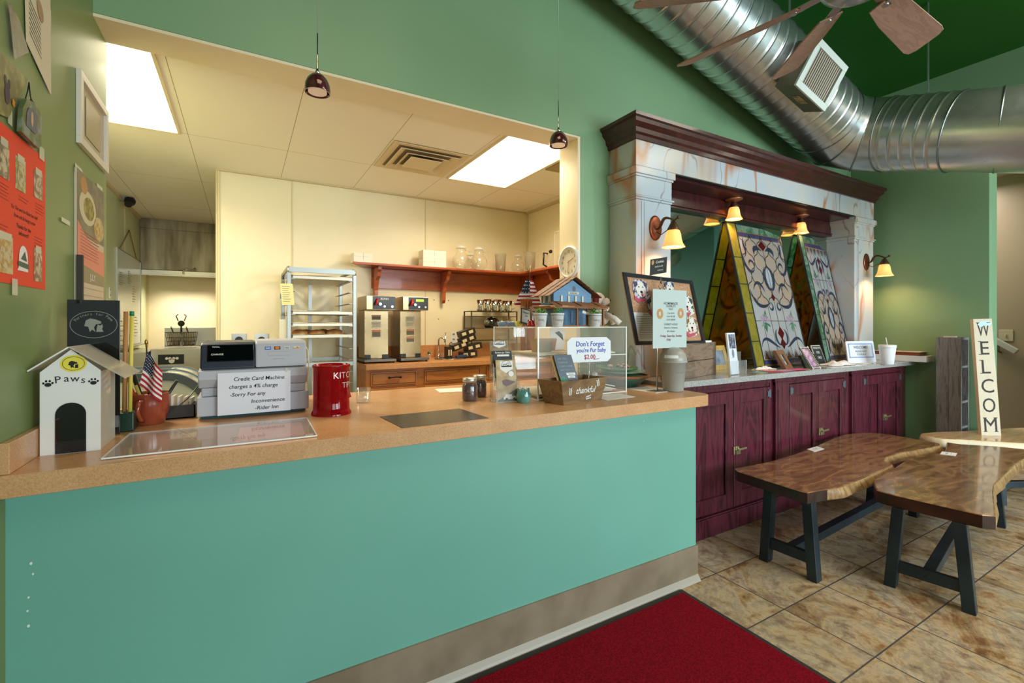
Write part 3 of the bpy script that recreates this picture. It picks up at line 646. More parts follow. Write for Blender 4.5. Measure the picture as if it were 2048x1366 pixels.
def spot(px, py, label):
    p = U(px, py, 'z', 2.471); t = thing('soffit_lamp', label, 'ceiling lamp', p-V((0, 0, .17)), 'amber bell lamps under the mantel soffit')
    mb = MB(); mb.lathe([(.0, -.028), (.02, -.026), (.03, -.018), (.052, -.014), (.066, -.008), (.068, 0)], p, 36, rib=(.0, 1)); mb.build('canopy', M('copper_canopy', '#b07a58', .35, .75), t); bell(t, p+V((0, 0, -.065)), 1.0)
spot(1468, 398, 'lit amber bell lamp under the soffit over the taller stained glass panel'); spot(1602, 431, 'lit amber bell lamp under the soffit near the right onyx column')
# ================================================================= LIVE EDGE TABLES
WAL = None
def slabwood(name, stops, sc, edge):
    m, t, b = nt(name); v_ = coords(t, sc); f = nz(t, v_, 2.6, 7, .55, 1.2); f2 = nz(t, v_, 14, 5, .6, .5)
    wv = t.nodes.new('ShaderNodeTexWave'); wv.inputs['Scale'].default_value = 1.6; wv.inputs['Distortion'].default_value = 9; wv.inputs['Detail'].default_value = 3; wv.bands_direction = 'Y'; wv.inputs['Detail Scale'].default_value = .8
    t.links.new(v_, wv.inputs['Vector']); c = ramp(t, f, stops); c = mixc(t, .14, c, ramp(t, wv.outputs['Fac'], [(0, stops[0][1]), (.5, stops[2][1]), (1, stops[-1][1])])); c = mixc(t, .2, c, ramp(t, f2, [(.3, stops[0][1]), (.7, '#ffffff')]), 'MULTIPLY')
    t.links.new(c, b.inputs['Base Color']); b.inputs['Roughness'].default_value = .22; b.inputs['Coat Weight'].default_value = .6; b.inputs['Coat Roughness'].default_value = .07; return m
WALNUT = slabwood('walnut_slab', [(0, '#4a2e1b'), (.38, '#7a5032'), (.5, '#a67b50'), (.6, '#6f482c'), (1, '#bd9264')], (1, 3, 3), None)
MAPLE = slabwood('maple_slab', [(0, '#b98d5e'), (.4, '#d6ae7c'), (.55, '#e4c596'), (.7, '#c79a68'), (1, '#ecd6ae')], (1, 3, 3), None)
BARKL = M('pale_live_edge', '#b08c5c', .4, 0, .5, .3, var=(14, '#7f5a38', .4, .7), stretch=(3, 1, 1), bump=(40, .5)); BARKD = M('dark_end_grain', '#2a1610', .35, 0, .5, .3, var=(8, '#472618', .4, .7), bump=(30, .4))
LEGM = M('blued_steel', '#28333c', .38, .55, .5, 0, var=(5, '#38464f', .35, .7))
def smooth_closed(pts, it=2):
    for _ in range(it):
        q = []
        for i in range(len(pts)):
            a, b = pts[i], pts[(i+1) % len(pts)]
            q += [(a[0]*.9+b[0]*.1, a[1]*.9+b[1]*.1), (a[0]*.1+b[0]*.9, a[1]*.1+b[1]*.9)]
        pts = q
    return pts
def slab_top(t, pts, z, th, mat, edge_mat, end_mat, flare, is_end, name='tabletop'):
    """pts ccw seen from above; bark edge flares outwards below the top"""
    pts = smooth_closed(pts, 1); k = len(pts); mb = MB(); rings = []
    cx = sum(p[0] for p in pts)/k; cy = sum(p[1] for p in pts)/k
    for dz, e in ((0, -.006), (-.004, 0), (-th*.45, flare*.6), (-th*.85, flare), (-th, flare-.012)):
        R = []
        for i, p in enumerate(pts):
            a, b = pts[i-1], pts[(i+1) % k]; t_ = V((b[0]-a[0], b[1]-a[1], 0)).normalized(); n = V((t_.y, -t_.x, 0))
            ee = e if not is_end(p) else min(e, 0)
            ee += (.004*math.sin(i*2.3)+.003*math.sin(i*5.1))*(1 if dz < -.01 and not is_end(p) else 0)
            R.append(V((p[0], p[1], z+dz))+n*ee)
        rings.append(R)
    vs = [v for R in rings for v in R]; n0 = k
    mb.cur = 0; mb.add(vs, [tuple(range(k))], False); mb.f.append(tuple(range(4*k, 5*k))[::-1]); mb.sm.append(False); mb.mi.append(0)
    for r in range(4):
        for i in range(k):
            j = (i+1) % k; mb.f.append((r*k+j, r*k+i, (r+1)*k+i, (r+1)*k+j)[::1]); e_ = is_end(pts[i]) and is_end(pts[j]); mb.sm.append(not e_); mb.mi.append(0 if r == 0 else (2 if is_end(pts[i]) and is_end(pts[j]) else 1))
    return mb.build(name, [mat, edge_mat, end_mat], t)
def legs(t, p, ax, dy0, dy1, z, splay=.03):
    """A-frame at p, table axis ax, legs at dy0/dy1 across"""
    a = V(ax).normalized(); b = V((-a.y, a.x, 0)); s = []
    for d in (dy0, dy1):
        sg = 1 if d == dy1 else -1
        mb = MB(); q = V(p)+b*d; top = q-b*sg*splay+V((0, 0, z)); 
        mb.obox(q-a*.03-b*.026, a*.06, b*.052, top-q); lg = mb.build('leg', LEGM, t, bev=.003)
    mb = MB(); mb.obox(V(p)+b*(dy0+.024)-a*.015+V((0, 0, .085)), a*.03, b*(dy1-dy0-.048), V((0, 0, .06)))
    mb.cyl(V(p)+b*((dy0+dy1)/2)-a*.014+V((0, 0, .115)), V(p)+b*((dy0+dy1)/2)-a*.02+V((0, 0, .115)), .008, 10)
    mb.build('crossbar', LEGM, t, bev=.002)
ZT = .5
# table by the cabinets
pa = [(1461.5, 938), (1535, 924), (1586, 909), (1617, 898), (1652, 883), (1671, 874), (1686.5, 869), (1714, 866), (1745, 865), (1780, 869), (1814.6, 875), (1880.5, 887), (1882, 891), (1845.6, 898), (1799, 906), (1772, 914), (1768, 921), (1787, 929.5), (1752.5, 945), (1710, 962.5), (1682.6, 974), (1651.6, 979), (1632, 982), (1612.8, 986)]
P = [tuple(U(x, y, 'z', ZT)[:2]) for x, y in pa][::-1]
t = thing('live_edge_table', 'low live edge walnut table nearest the cherry cabinets, on black metal legs', 'table', (3.5, 1.66, 0), 'low live edge walnut tables')
slab_top(t, P, ZT, .062, WALNUT, BARKL, BARKD, .022, lambda p: p[0] < 2.85)
legs(t, (2.74, 1.535, 0), (1, .06, 0), -.135, .135, .437, .03); legs(t, (4.30, 1.635, 0), (1, .06, 0), -.135, .135, .437, .03)
mb = MB(); mb.bar((2.755, 1.535, .115), (4.285, 1.635, .115), .05, .05); mb.build('stretcher', LEGM, t, bev=.003)
# front table
pb = [(1747, 966), (1752, 955), (1786.8, 936.6), (1810, 921), (1825, 913), (1851, 910), (1877.6, 906), (1892, 898.6), (1894.6, 890), (1893, 884)]
P = [tuple(U(x, y, 'z', ZT)[:2]) for x, y in pb]+[(4.77, 1.39), (4.93, 1.22), (5.0, 1.07), (4.86, .98)]
P += [tuple(U(x, y, 'z', ZT)[:2]) for x, y in [(2048, 916), (2027, 931), (2003.5, 954), (1989, 969), (1987, 983.5), (1989, 1004), (1992, 1036), (1754.6, 982)]]
t = thing('live_edge_table', 'low live edge walnut table in front on the right, dark rounded end towards us', 'table', (3.9, 1.1, 0), 'low live edge walnut tables')
slab_top(t, P[::-1], ZT, .066, WALNUT, BARKL, BARKD, .012, lambda p: p[0] < 3.2)
bx = V((1, .17, 0)).normalized(); p0 = V((3.085, 1.015, 0)); p1 = p0+bx*1.52
legs(t, p0, bx, -.155, .155, .433, .035); legs(t, p1, bx, -.155, .155, .433, .035)
mb = MB(); mb.bar(p0+bx*.015+V((0, 0, .115)), p1-bx*.015+V((0, 0, .115)), .05, .05); mb.build('stretcher', LEGM, t, bev=.003)
# pale table behind
P = [(5.0, 1.70), (4.93, 1.62), (4.92, 1.53), (5.05, 1.42), (5.28, 1.16), (5.6, .92), (5.95, .72), (6.3, .60), (6.45, .75), (6.35, 1.02), (6.10, 1.33), (5.72, 1.46), (5.37, 1.575), (5.17, 1.66)]
t = thing('live_edge_table', 'pale live edge maple table with white edge behind the walnut ones', 'table', (5.7, 1.1, 0))
slab_top(t, P, .492, .07, MAPLE, M('white_sapwood_edge', '#e2d3b2', .5, var=(14, '#8b6a48', .62, .75), bump=(30, .4)), MAPLE, .015, lambda p: False)
legs(t, (5.25, 1.36, 0), (.83, -.55, 0), -.12, .12, .425, .02); legs(t, (6.15, .90, 0), (.83, -.55, 0), -.12, .12, .425, .02)
mb = MB(); mb.bar((5.26, 1.355, .115), (6.14, .905, .115), .05, .05); mb.build('stretcher', LEGM, t, bev=.003)
# price cards on the tables
def tcard(pts, lbl):
    q = [U(x, y, 'z', ZT+.001) for x, y in pts]; c_ = Card(q[0], q[1], q[3]); mb = MB(); c_.slab(mb, .0012, d=.0012); o = mb.build('price_card', PAPER, bev=0); tag(o, lbl, 'card')
    mb = MB(); c_.text(mb, 'FOR SALE', .5, .55, .012, d=.0016); c_.line(mb, [(.2, .35), (.8, .35)], .002, .0016); lab(mb.build('print', GREY, o), 'grey print')
tcard([(1629, 904), (1649, 898), (1632, 893.5), (1614, 898.5)], 'small white card on the walnut table nearest the cabinets')
tcard([(1911, 912), (1914.5, 906.5), (1887, 904.5), (1880, 908.5)], 'small white card lying on the front walnut table')
# ================================================================= BARN WOOD SHELF + WELCOME BOARD
BARN = wood('barn_wood', [(0, '#4a484a'), (.35, '#6b6868'), (.5, '#858282'), (.65, '#5d5a5a'), (1, '#9a9794')], (14, 14, 1.4), .8, 0, .5)
t = thing('barn_wood_shelf', 'tall narrow grey barn wood shelf standing open sided by the green wall', 'shelf', (5.67, 1.69, 0))
x0, x1, y0, y1, zt = 5.575, 5.765, 1.603, 1.78, 1.302
mb = MB(); mb.box((x0, y0, 0), (x0+.02, (y0+y1)/2-.001, zt)); mb.box((x0+.002, (y0+y1)/2+.001, 0), (x0+.02, y1, zt)); mb.build('side_boards', BARN, t, bev=.002)
mb = MB(); mb.box((x1-.02, y0, 0), (x1, y1, zt)); mb.build('back_board', BARN, t, bev=.002)
mb = MB(); mb.box((x0+.0205, y1-.015, 0), (x1-.0205, y1, zt)); mb.build('side_boards', BARN, t)
mb = MB(); mb.box((x0+.0205, y0, zt-.022), (x1-.0205, y1-.0155, zt)); mb.build('top', BARN, t)
for z in (1.047, .729, .50, .2):
    mb = MB(); mb.box((x0+.0205, y0+.004, z-.02), (x1-.0205, y1-.0155, z)); mb.build('shelf', BARN, t)
tag(MB().box((5.62, 1.66, 1.3025), (5.68, 1.74, 1.312)).build('paper_stack', PAPER), 'small white paper pad on top of the barn wood shelf', 'paper')
# welcome board leaning on the wall corner
bb = V((5.40, 1.32, 0)); W_, TH = .145, .035
q0 = UP(1962, 856, (5.45, 1.36, .5), (-.62, -.78, 0)); q1 = UP(1998, 856, (5.45, 1.36, .5), (-.62, -.78, 0)); qt = UP(1946, 638, (5.60, 1.46, 1.45), (-.62, -.78, 0))
u = (q1-q0).normalized(); q0 = q0; up = (qt-q0).normalized(); bl = q0-up*(q0.z/up.z)+up*.012; hgt = (qt-bl).length
c_ = Card(bl, bl+u*W_, bl+up*hgt); nrm = c_.n
if nrm.y > 0: nrm = -nrm
t = thing('welcome_board', 'tall pale WELCOME board leaning on the corner of the green wall', 'sign', (bl.x, bl.y, 0))
mb = MB(); mb.obox(bl-nrm*TH, u*W_, up*hgt, nrm*TH); mb.build('board', wood('pale_board', [(0, '#bda98a'), (.5, '#d6c7ad'), (1, '#c8b496')], (12, 12, 1), .6, 0, .3), t, bev=.002)
sgn = 1 if c_.n.dot(nrm) > 0 else -1
mb = MB()
# letters follow one another down the board; serifs added as short bars
seg = hgt-.03
for i, ch in enumerate('WELCOME'):
    ch_h = .118; b = (hgt-.035-ch_h-i*.163)/hgt
    pc = c_.p(.5, b, .0012*sgn); vs, fs, a0, a1 = text_geo(ch); k = ch_h/.7; wid = (a1-a0)*k; sx = min(1.0, .098/wid)
    mb.text(ch, pc, u, up, ch_h, sx=sx*.95)
    if ch in 'WELM':
        for ex in ((-.4, .4) if ch in 'WM' else (-.36,)):
            pq = pc+u*(ex*.1); 
            for hh in ((ch_h-.004,) if ch == 'W' else (0, ch_h-.006) if ch != 'M' else (0, ch_h-.006)): mb.obox(pq+up*hh-u*.013, u*.026, up*.006, nrm*.0004)
lab(mb.build('lettering', M('stencil_black', '#2b2624', .7), t), 'black stencilled letters WELCOME')
mb = MB(); c_.poly(mb, [(.2, .965), (.35, .985), (.8, .985), (.95, .97), (.85, .955), (.6, .962), (.4, .95)], .0015*sgn); lab(mb.build('bow', M('pale_blue_bow', '#bfe0ea', .6), t), 'pale blue smear at the top')
# ================================================================= WALL ITEMS RIGHT
p = U(2012, 671, 'x', 6.995); t = thing('light_switch', 'beige light switch plate on the tan wall behind the WELCOME board', 'light switch', p)
mb = MB(); mb.box((6.99, p.y-.055, p.z-.06), (6.9995, p.y+.055, p.z+.06)); mb.build('plate', M('switch_beige', '#a8997f', .4), t, bev=.003)
mb = MB(); mb.box((6.978, p.y-.006, p.z-.014), (6.9895, p.y+.006, p.z+.014)); mb.build('toggle', M('switch_beige', '#a8997f', .4), t, bev=.002)
a = U(1968, 669, 'x', 6.93); b = U(2034, 704, 'x', 6.93); t = thing('handrail', 'grey handrail sloping down the tan stair wall', 'handrail', a)
mb = MB(); mb.bar(a+(a-b)*.8, b, .045, .06); mb.build('rail', M('rail_grey', '#a39d93', .4), t, bev=.008)
for f in (.45, -.4): q = a.lerp(b, f); mb = MB(); mb.tube([q+V((0, 0, -.03)), q+V((.0, 0, -.10)), q+V((.068, 0, -.11))], .009, 8); mb.build('bracket', M('rail_bracket', '#5d564c', .4, .5), t)
# ledge on the right wall and wooden tray on it
t = tag(MB().box((5.60, 1.86, 1.0605), (5.779, 2.52, 1.118)).build('wall_ledge', M('white_trim', '#d8dadb', .5), bev=.002), 'white wooden ledge along the green wall at the end of the worktop', 'ledge')
t = thing('wooden_tray', 'cherry wood tray lying on the white ledge', 'tray', (5.70, 2.15, 1.119)); CH2 = wood('tray_cherry', [(0, '#5d2a1a'), (.5, '#83402a'), (1, '#6b3220')], (3, 3, 3), .3)
mb = MB(); mb.box((5.62, 1.92, 1.119), (5.77, 2.49, 1.15)); mb.build('tray_rim', CH2, t, bev=.004)
mb = MB(); mb.box((5.612, 1.91, 1.1505), (5.775, 2.5, 1.157)); lab(mb.build('tray_liner', M('cream_liner', '#cfc1a3', .6), t, bev=.002), 'cream liner edge')
# ================================================================= ON THE GRANITE
ZG = 1.0602
def lead_strips(c_, mb, pts, w_=.006, d=.004): c_.line(mb, pts, w_, d)
def opal(name, stops, sc=5, es=None):
    m, t, b = nt(name); v_ = coords(t, (1, 1, 1)); f = nz(t, v_, sc, 5, .6, 1.5); t.links.new(ramp(t, f, stops), b.inputs['Base Color']); b.inputs['Roughness'].default_value = .1; b.inputs['Coat Weight'].default_value = .5
    t.links.new(bumpn(t, f, .2, .004), b.inputs['Normal'])
    out = t.nodes['Material Output']; tr = t.nodes.new('ShaderNodeBsdfTranslucent'); t.links.new(ramp(t, f, stops), tr.inputs[0]); mx = t.nodes.new('ShaderNodeMixShader'); mx.inputs[0].default_value = .62
    t.links.new(b.outputs[0], mx.inputs[1]); t.links.new(tr.outputs[0], mx.inputs[2]); t.links.new(mx.outputs[0], out.inputs[0]); MATS[name] = m; return m
OP_SHEEN = opal('opal_daylight_sheen', [(0, '#c6d4ea'), (.5, '#dbe6f2'), (1, '#eef2f5')]); OP_BEIGE = opal('opal_beige', [(0, '#d6bfa4'), (.45, '#ddd2c4'), (.6, '#c9d0d8'), (1, '#e6d3b4')], 7)  # white blue holds the daylight sheen; the glass itself is beige to amber
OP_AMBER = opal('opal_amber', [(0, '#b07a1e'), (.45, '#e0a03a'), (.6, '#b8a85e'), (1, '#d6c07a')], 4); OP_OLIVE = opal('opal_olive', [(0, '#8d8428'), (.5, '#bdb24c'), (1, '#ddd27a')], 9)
OP_GREEN = opal('opal_green', [(0, '#2f6b47'), (.45, '#5e9a78'), (.6, '#a9d0bc'), (1, '#3c7a55')], 9); OP_PURP = opal('opal_purple', [(0, '#3c3a66'), (.5, '#5c5f95'), (1, '#8d93bd')], 12); OP_RED = opal('opal_ruby', [(0, '#5b0d1c'), (1, '#8f1b2e')]); OP_PINK = opal('opal_pink', [(0, '#c79ac0'), (1, '#e6c4dc')], 12)
OP_SLATE = opal('opal_slate', [(0, '#323a52'), (.5, '#4b5570'), (1, '#6d7690')], 10); OP_TIP = opal('opal_brown', [(0, '#6f5040'), (1, '#96786a')], 9)
LEAD = M('lead_came', '#4b525c', .35, .8)
def glass_panel(bl, br, tl, label, flip, border_mat, loc):
    c_ = Card(bl, br, tl); H_ = c_.h; W_ = c_.w; t = thing('stained_glass_panel', label, 'stained glass panel', loc, 'stained glass panels leaning on the mirror')
    lb = .15   # left border share
    # main field cards
    f = Card(c_.p(lb, .045), c_.p(1, .045), c_.p(lb, .905)); D = .003
    Y = (lambda b: 1-b) if flip else (lambda b: b)
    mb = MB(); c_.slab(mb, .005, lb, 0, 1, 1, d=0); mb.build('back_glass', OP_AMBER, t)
    mb = MB(); c_.slab(mb, .008, 0, 0, lb-.005, 1, d=.003)
    bo = mb.build('side_border', border_mat, t)
    mb = MB()
    for q in (.0, .17, .36, .56, .75, .998): mb.poly([c_.p(0, q-.003, .0045), c_.p(lb, q-.003, .0045), c_.p(lb, q+.003, .0045), c_.p(0, q+.003, .0045)])
    for q in (.0, .17, .36, .56, .75): mb.poly([c_.p(lb, q-.003, -.0055), c_.p(0, q-.003, -.0055), c_.p(0, q+.003, -.0055), c_.p(lb, q+.003, -.0055)])
    for (e0, e1) in ((-.012, .004), (lb-.010, lb+.004), (.99, 1.006)): c_.slab(mb, .014, e0, 0, e1, 1, d=.006)
    c_.slab(mb, .014, 0, -.008, 1, .004, d=.006); c_.slab(mb, .014, 0, .995, 1, 1.006, d=.006)
    mb.build('lead_frame', LEAD, t)
    # field glass: upper beige, lower blue white with daylight sheen put into the colour
    mb = MB()
    def FP(pts, d): return [f.p(a, Y(b), d) for a, b in pts]
    def addp(mb, pts, d=D):
        q = FP(pts, d); mb.poly(q if not flip else q[::-1])
    addp(mb, [(0, 0), (1, 0), (1, .47), (.85, .44), (.7, .40), (.5, .46), (.3, .40), (.15, .44), (0, .47)], D); mb.build('glass_field', OP_SHEEN, t)
    mb = MB(); addp(mb, [(0, .47), (.15, .44), (.3, .40), (.5, .46), (.7, .40), (.85, .44), (1, .47), (1, .86), (.9, .97), (.8, 1), (.2, 1), (.1, .97), (0, .86)], D); lab(mb.build('glass_field', OP_BEIGE, t), 'beige streaky opal glass')
    mb = MB(); addp(mb, [(0, .86), (.1, .97), (.2, 1), (0, 1)], D); addp(mb, [(1, .86), (1, 1), (.8, 1), (.9, .97)], D); mb.build('glass_field', OP_SHEEN, t)
    # top bands
    def band(mb, b0, b1, n, z): 
        for k in range(n): a = lb+(1-lb)*k/n; mb.poly([c_.p(a+.002, b0, z), c_.p(a+(1-lb)/n-.002, b0, z), c_.p(a+(1-lb)/n-.002, b1, z), c_.p(a+.002, b1, z)])
    mb = MB(); band(mb, .945, .994, 6, D); mb.build('green_band', OP_GREEN, t); mb = MB(); band(mb, .91, .94, 16, D); band(mb, .014, .042, 14, D); mb.build('purple_band', OP_PURP, t)
    # leading
    mb = MB(); ln = lambda pts, w_=.006: mb and f.line(mb, [(a, Y(b)) for a, b in pts], w_, D+.0012)
    def sym(pts, w_=.006): ln(pts, w_); ln([(1-a, b) for a, b in pts], w_)
    for x in (.16, .34): sym([(x, 0), (x, .30)] if x == .16 else [(x, .0), (x, .42)], .005)
    ln([(.5, .12), (.5, .46)], .006); ln([(0, .305), (1, .305)], .005); ln([(.5, .60), (.5, 1)], .005)
    rows = (.44, .56, .68, .80, .92)
    for r, b in enumerate(rows):
        off = 0 if r % 2 else .125
        for k in range(-1, 5):
            a = off+k*.25; ln([(max(0, min(1, p)), q) for p, q in bez((a, b), (a+.02, b+.09), (a+.10, b+.02), (a+.125, b+.115), 8)], .008); ln([(max(0, min(1, p)), q) for p, q in bez((a+.25, b), (a+.23, b+.09), (a+.15, b+.02), (a+.125, b+.115), 8)], .008)
    for k in range(6): a = k/6; ln([(a, .015), (a+.083, .07), (a+.166, .015)], .004)
    mb.build('leading', LEAD, t)
    # scrolls (dark crescents)
    mb = MB(); sc = lambda pts, w_: (f.line(mb, [(a, Y(b)) for a, b in bez(*pts, 14)], w_, D+.002, True), f.line(mb, [(1-a, Y(b)) for a, b in bez(*pts, 14)], w_, D+.002, True))
    sc(((.02, .10), (.12, .24), (.30, .10), (.42, .09)), .028); sc(((.42, .24), (.34, .20), (.36, .10), (.48, .11)), .024)
    sc(((.02, .56), (.08, .40), (.26, .40), (.42, .46)), .032); sc(((.42, .46), (.50, .42), (.40, .36), (.36, .43)), .022)
    sc(((.02, .86), (.0, .74), (.14, .66), (.22, .74)), .030); sc(((.22, .74), (.24, .82), (.10, .82), (.12, .76)), .022); sc(((.10, 1.0), (.02, .92), (.18, .90), (.04, .82)), .026)
    sc(((.10, .56), (.18, .66), (.30, .62), (.34, .54)), .028); sc(((.46, .90), (.36, .94), (.26, .92), (.28, .86)), .045); sc(((.44, .76), (.36, .70), (.38, .58), (.5, .55)), .022)
    mb.build('scroll_glass', OP_SLATE, t)
    mb = MB()
    for cy_, hh, ww in ((.205, .055, .07), (.12, .045, .06), (.945, .045, .09), (.50, .03, .04)): addp(mb, [(.5, cy_-hh), (.5+ww, cy_), (.5, cy_+hh), (.5-ww, cy_)], D+.0022)
    lab(mb.build('ruby_diamond', OP_RED, t), 'ruby red diamonds')
    mb = MB()
    for a in (.2, .8):
        for k in range(6): an = math.pi*(.05+.18*k); r = .075; addp(mb, [(a, .30), (a+r*1.3*math.cos(an-.13), .30+r*.75*math.sin(an-.13)), (a+r*1.45*math.cos(an), .30+r*.8*math.sin(an)), (a+r*1.3*math.cos(an+.13), .30+r*.75*math.sin(an+.13))], D+.0024)
    lab(mb.build('flower_glass', OP_PINK, t), 'pink fan shaped flowers')
    mb = MB()
    for a in (.2, .8):
        for dx, dy in ((-.10, -.04), (.10, -.04), (0, -.085), (.05, .10)): addp(mb, [(a, .295 if dy < 0 else .34), (a+dx*.4-.03, .295+dy*.5), (a+dx, .295+dy), (a+dx*.5+.03, .295+dy*.4)], D+.0023)
    mb.build('leaf_glass', OP_GREEN, t)
    mb = MB()
    for k in range(6): a = k/6; addp(mb, [(a+.02, .004), (a+.146, .004), (a+.083, .06)], D+.001)
    mb.build('point_glass', OP_TIP, t)
    mb = MB(); pts = [(.5+.06*math.cos(i*PI/10), .665+.085*math.sin(i*PI/10)) for i in range(20)]; addp(mb, pts, D+.0021); mb.build('oval_glass', OP_SHEEN, t)
    mb = MB(); f.line(mb, [(a, Y(b)) for a, b in [(.5+.08*math.cos(i*PI/10), .665+.10*math.sin(i*PI/10)) for i in range(21)]], .014, D+.0026); f.line(mb, [(.5, Y(.58)), (.5, Y(.75))], .004, D+.003); mb.build('oval_ring', OP_SLATE, t)
    return t
tilt = lambda x, yb, yt, zt_: V((x, yb, ZG+.006))
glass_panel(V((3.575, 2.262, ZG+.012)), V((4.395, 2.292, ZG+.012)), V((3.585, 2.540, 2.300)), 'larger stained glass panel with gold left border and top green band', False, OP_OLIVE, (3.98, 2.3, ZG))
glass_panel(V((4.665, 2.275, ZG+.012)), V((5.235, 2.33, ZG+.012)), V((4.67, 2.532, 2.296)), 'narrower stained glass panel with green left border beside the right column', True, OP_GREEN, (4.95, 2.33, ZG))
# ================================================================= THINGS ON THE SERVICE COUNTER
ZC = 1.0302
def at(px, py, z=ZC): return U(px, py, 'z', z)
# ---- donation box shaped like a dog house
YH = 1.893; t = thing('donation_house', 'white acrylic dog house donation box with black arched door, by the left wall', 'donation box', (-.45, 1.98, ZC))
MILK = M('white_acrylic', '#e6e3df', .12, 0, .5, .5); MILKC = glassy('milky_acrylic', (.9, .88, .82), 1.45, .05, 1.2, .35, '#e8e2d4')
xa, xb = -.521, -.383; zt = U(80, 745, 'y', YH).z; zp = U(140, 695, 'y', YH).z
mb = MB(); mb.prism([(xa, ZC), (xb, ZC), (xb, zt), ((xa+xb)/2, zp-.006), (xa, zt)], (0, YH, 0), (1, 0, 0), (0, 0, 1), (0, .004, 0)); fp = mb.build('front_panel', MILK, t)
mb = MB(); mb.prism([(xa, ZC), (xb, ZC), (xb, zt), ((xa+xb)/2, zp-.006), (xa, zt)], (0, YH+.185, 0), (1, 0, 0), (0, 0, 1), (0, .004, 0)); mb.build('rear_panel', MILKC, t)
mb = MB(); mb.box((xb-.004, YH+.005, ZC), (xb, YH+.184, zt-.004)); mb.build('side_panel', MILKC, t)
mb = MB(); mb.box((xa, YH+.005, ZC), (xa+.004, YH+.184, zt-.004)); mb.build('side_panel', MILKC, t)
xm = (xa+xb)/2
for sg, ex in ((-1, .0), (1, 0)):
    e = V((xm+sg*.132, 0, zp-.100)); 
    if sg < 0: e.x = -.5435+.003; e = V((-.541, 0, zp-.068))
    a = V((xm, 0, zp)); d = e-a; nn = V((-d.z, 0, d.x)).normalized()*.004
    mb = MB(); mb.obox(V((xm, YH-.02, zp)), d, V((0, .235, 0)), nn*(1 if nn.z > 0 else -1)); mb.build('roof_panel', MILKC if sg > 0 else MILK, t)
mb = MB(); w2 = (.035); cxp = xa+.069; pts = [(cxp-w2, ZC+.001), (cxp+w2, ZC+.001)]+[(cxp+w2*math.cos(k*PI/12), ZC+.118+w2*math.sin(k*PI/12)) for k in range(13)]
mb.prism(pts, (0, YH-.0005, 0), (1, 0, 0), (0, 0, 1), (0, -.002, 0)); lab(mb.build('arched_door', M('gloss_black', '#0b0d12', .06, 0, .6), t), 'glossy black arched doorway')
mb = MB(); z = U(140, 765, 'y', YH).z; 
for i, ch in enumerate('Paws'): mb.text(ch, (cxp-.028+.0185*i, YH-.001, z+(.0, .003, .002, -.003)[i]), (1, 0, -.06*(i-1.5)), (.06*(i-1.5), 0, 1), .021)
for cx_, cz_ in ((cxp-.051, z-.004), (cxp+.052, z-.004)):
    mb.poly([(cx_+.008*math.cos(a), YH-.001, cz_+.006*math.sin(a)) for a in [k*PI/5 for k in range(10)]])
    for k in range(4): dx, dz = ((-.010, .005), (-.004, .011), (.004, .011), (.010, .005))[k]; mb.poly([(cx_+dx+.0028*math.cos(a), YH-.001, cz_+dz+.0036*math.sin(a)) for a in [q*PI/4 for q in range(8)]])
lab(mb.build('lettering', INK, fp), 'black word Paws between two paw prints')
def disc(mb, c, r, n=(0, -1, 0), seg=28, ry=None):
    c = V(c); n = V(n).normalized(); x = V((0, 0, 1)).cross(n); x = x.normalized() if x.length > .01 else V((1, 0, 0)); y = n.cross(x)
    return mb.poly([c+x*(r*math.cos(2*PI*k/seg))+y*((ry or r)*math.sin(2*PI*k/seg)) for k in range(seg)])
def ringm(mb, c, r, w_, n=(0, -1, 0), seg=36, ry=None):
    c = V(c); n = V(n).normalized(); x = V((0, 0, 1)).cross(n); x = x.normalized() if x.length > .01 else V((1, 0, 0)); y = n.cross(x); ry = ry or r; P = []
    for k in range(seg+1):
        a = 2*PI*k/seg
        for q in (0, 1): P.append(c+x*((r-q*w_)*math.cos(a))+y*((ry-q*w_)*math.sin(a)))
    return mb.add(P, [(2*i, 2*i+2, 2*i+3, 2*i+1) for i in range(seg)])
mb = MB(); zs = U(146, 727, 'y', YH).z; disc(mb, (cxp+.006, YH-.0008, zs), .031, ry=.026); st = mb.build('round_sticker', M('yellow_sticker', '#e8d64a', .5), fp)
def dogcat(mb, o, u, v_, s):   # two little profile silhouettes: a dog head and a cat
    o, u, v_ = V(o), V(u), V(v_)
    mb.poly([o+u*a*s+v_*b*s for a, b in [(-.5, -.1), (-.42, .28), (-.2, .42), (.05, .36), (.36, .22), (.38, .08), (.1, .02), (.0, -.2), (.08, -.5), (-.1, -.35), (-.22, -.5), (-.3, -.15)]])
    mb.poly([o+u*a*s+v_*b*s for a, b in [(.12, -.5), (.16, -.15), (.2, .02), (.28, -.06), (.38, -.04), (.42, .06), (.47, -.15), (.42, -.3), (.5, -.5)]])
mb = MB(); ringm(mb, (cxp+.006, YH-.0014, zs), .026, .0012, ry=.021); dogcat(mb, (cxp+.006, YH-.0014, zs-.002), (1, 0, 0), (0, 0, 1), .024); lab(mb.build('sticker_print', INK, st), 'black dog and cat emblem')
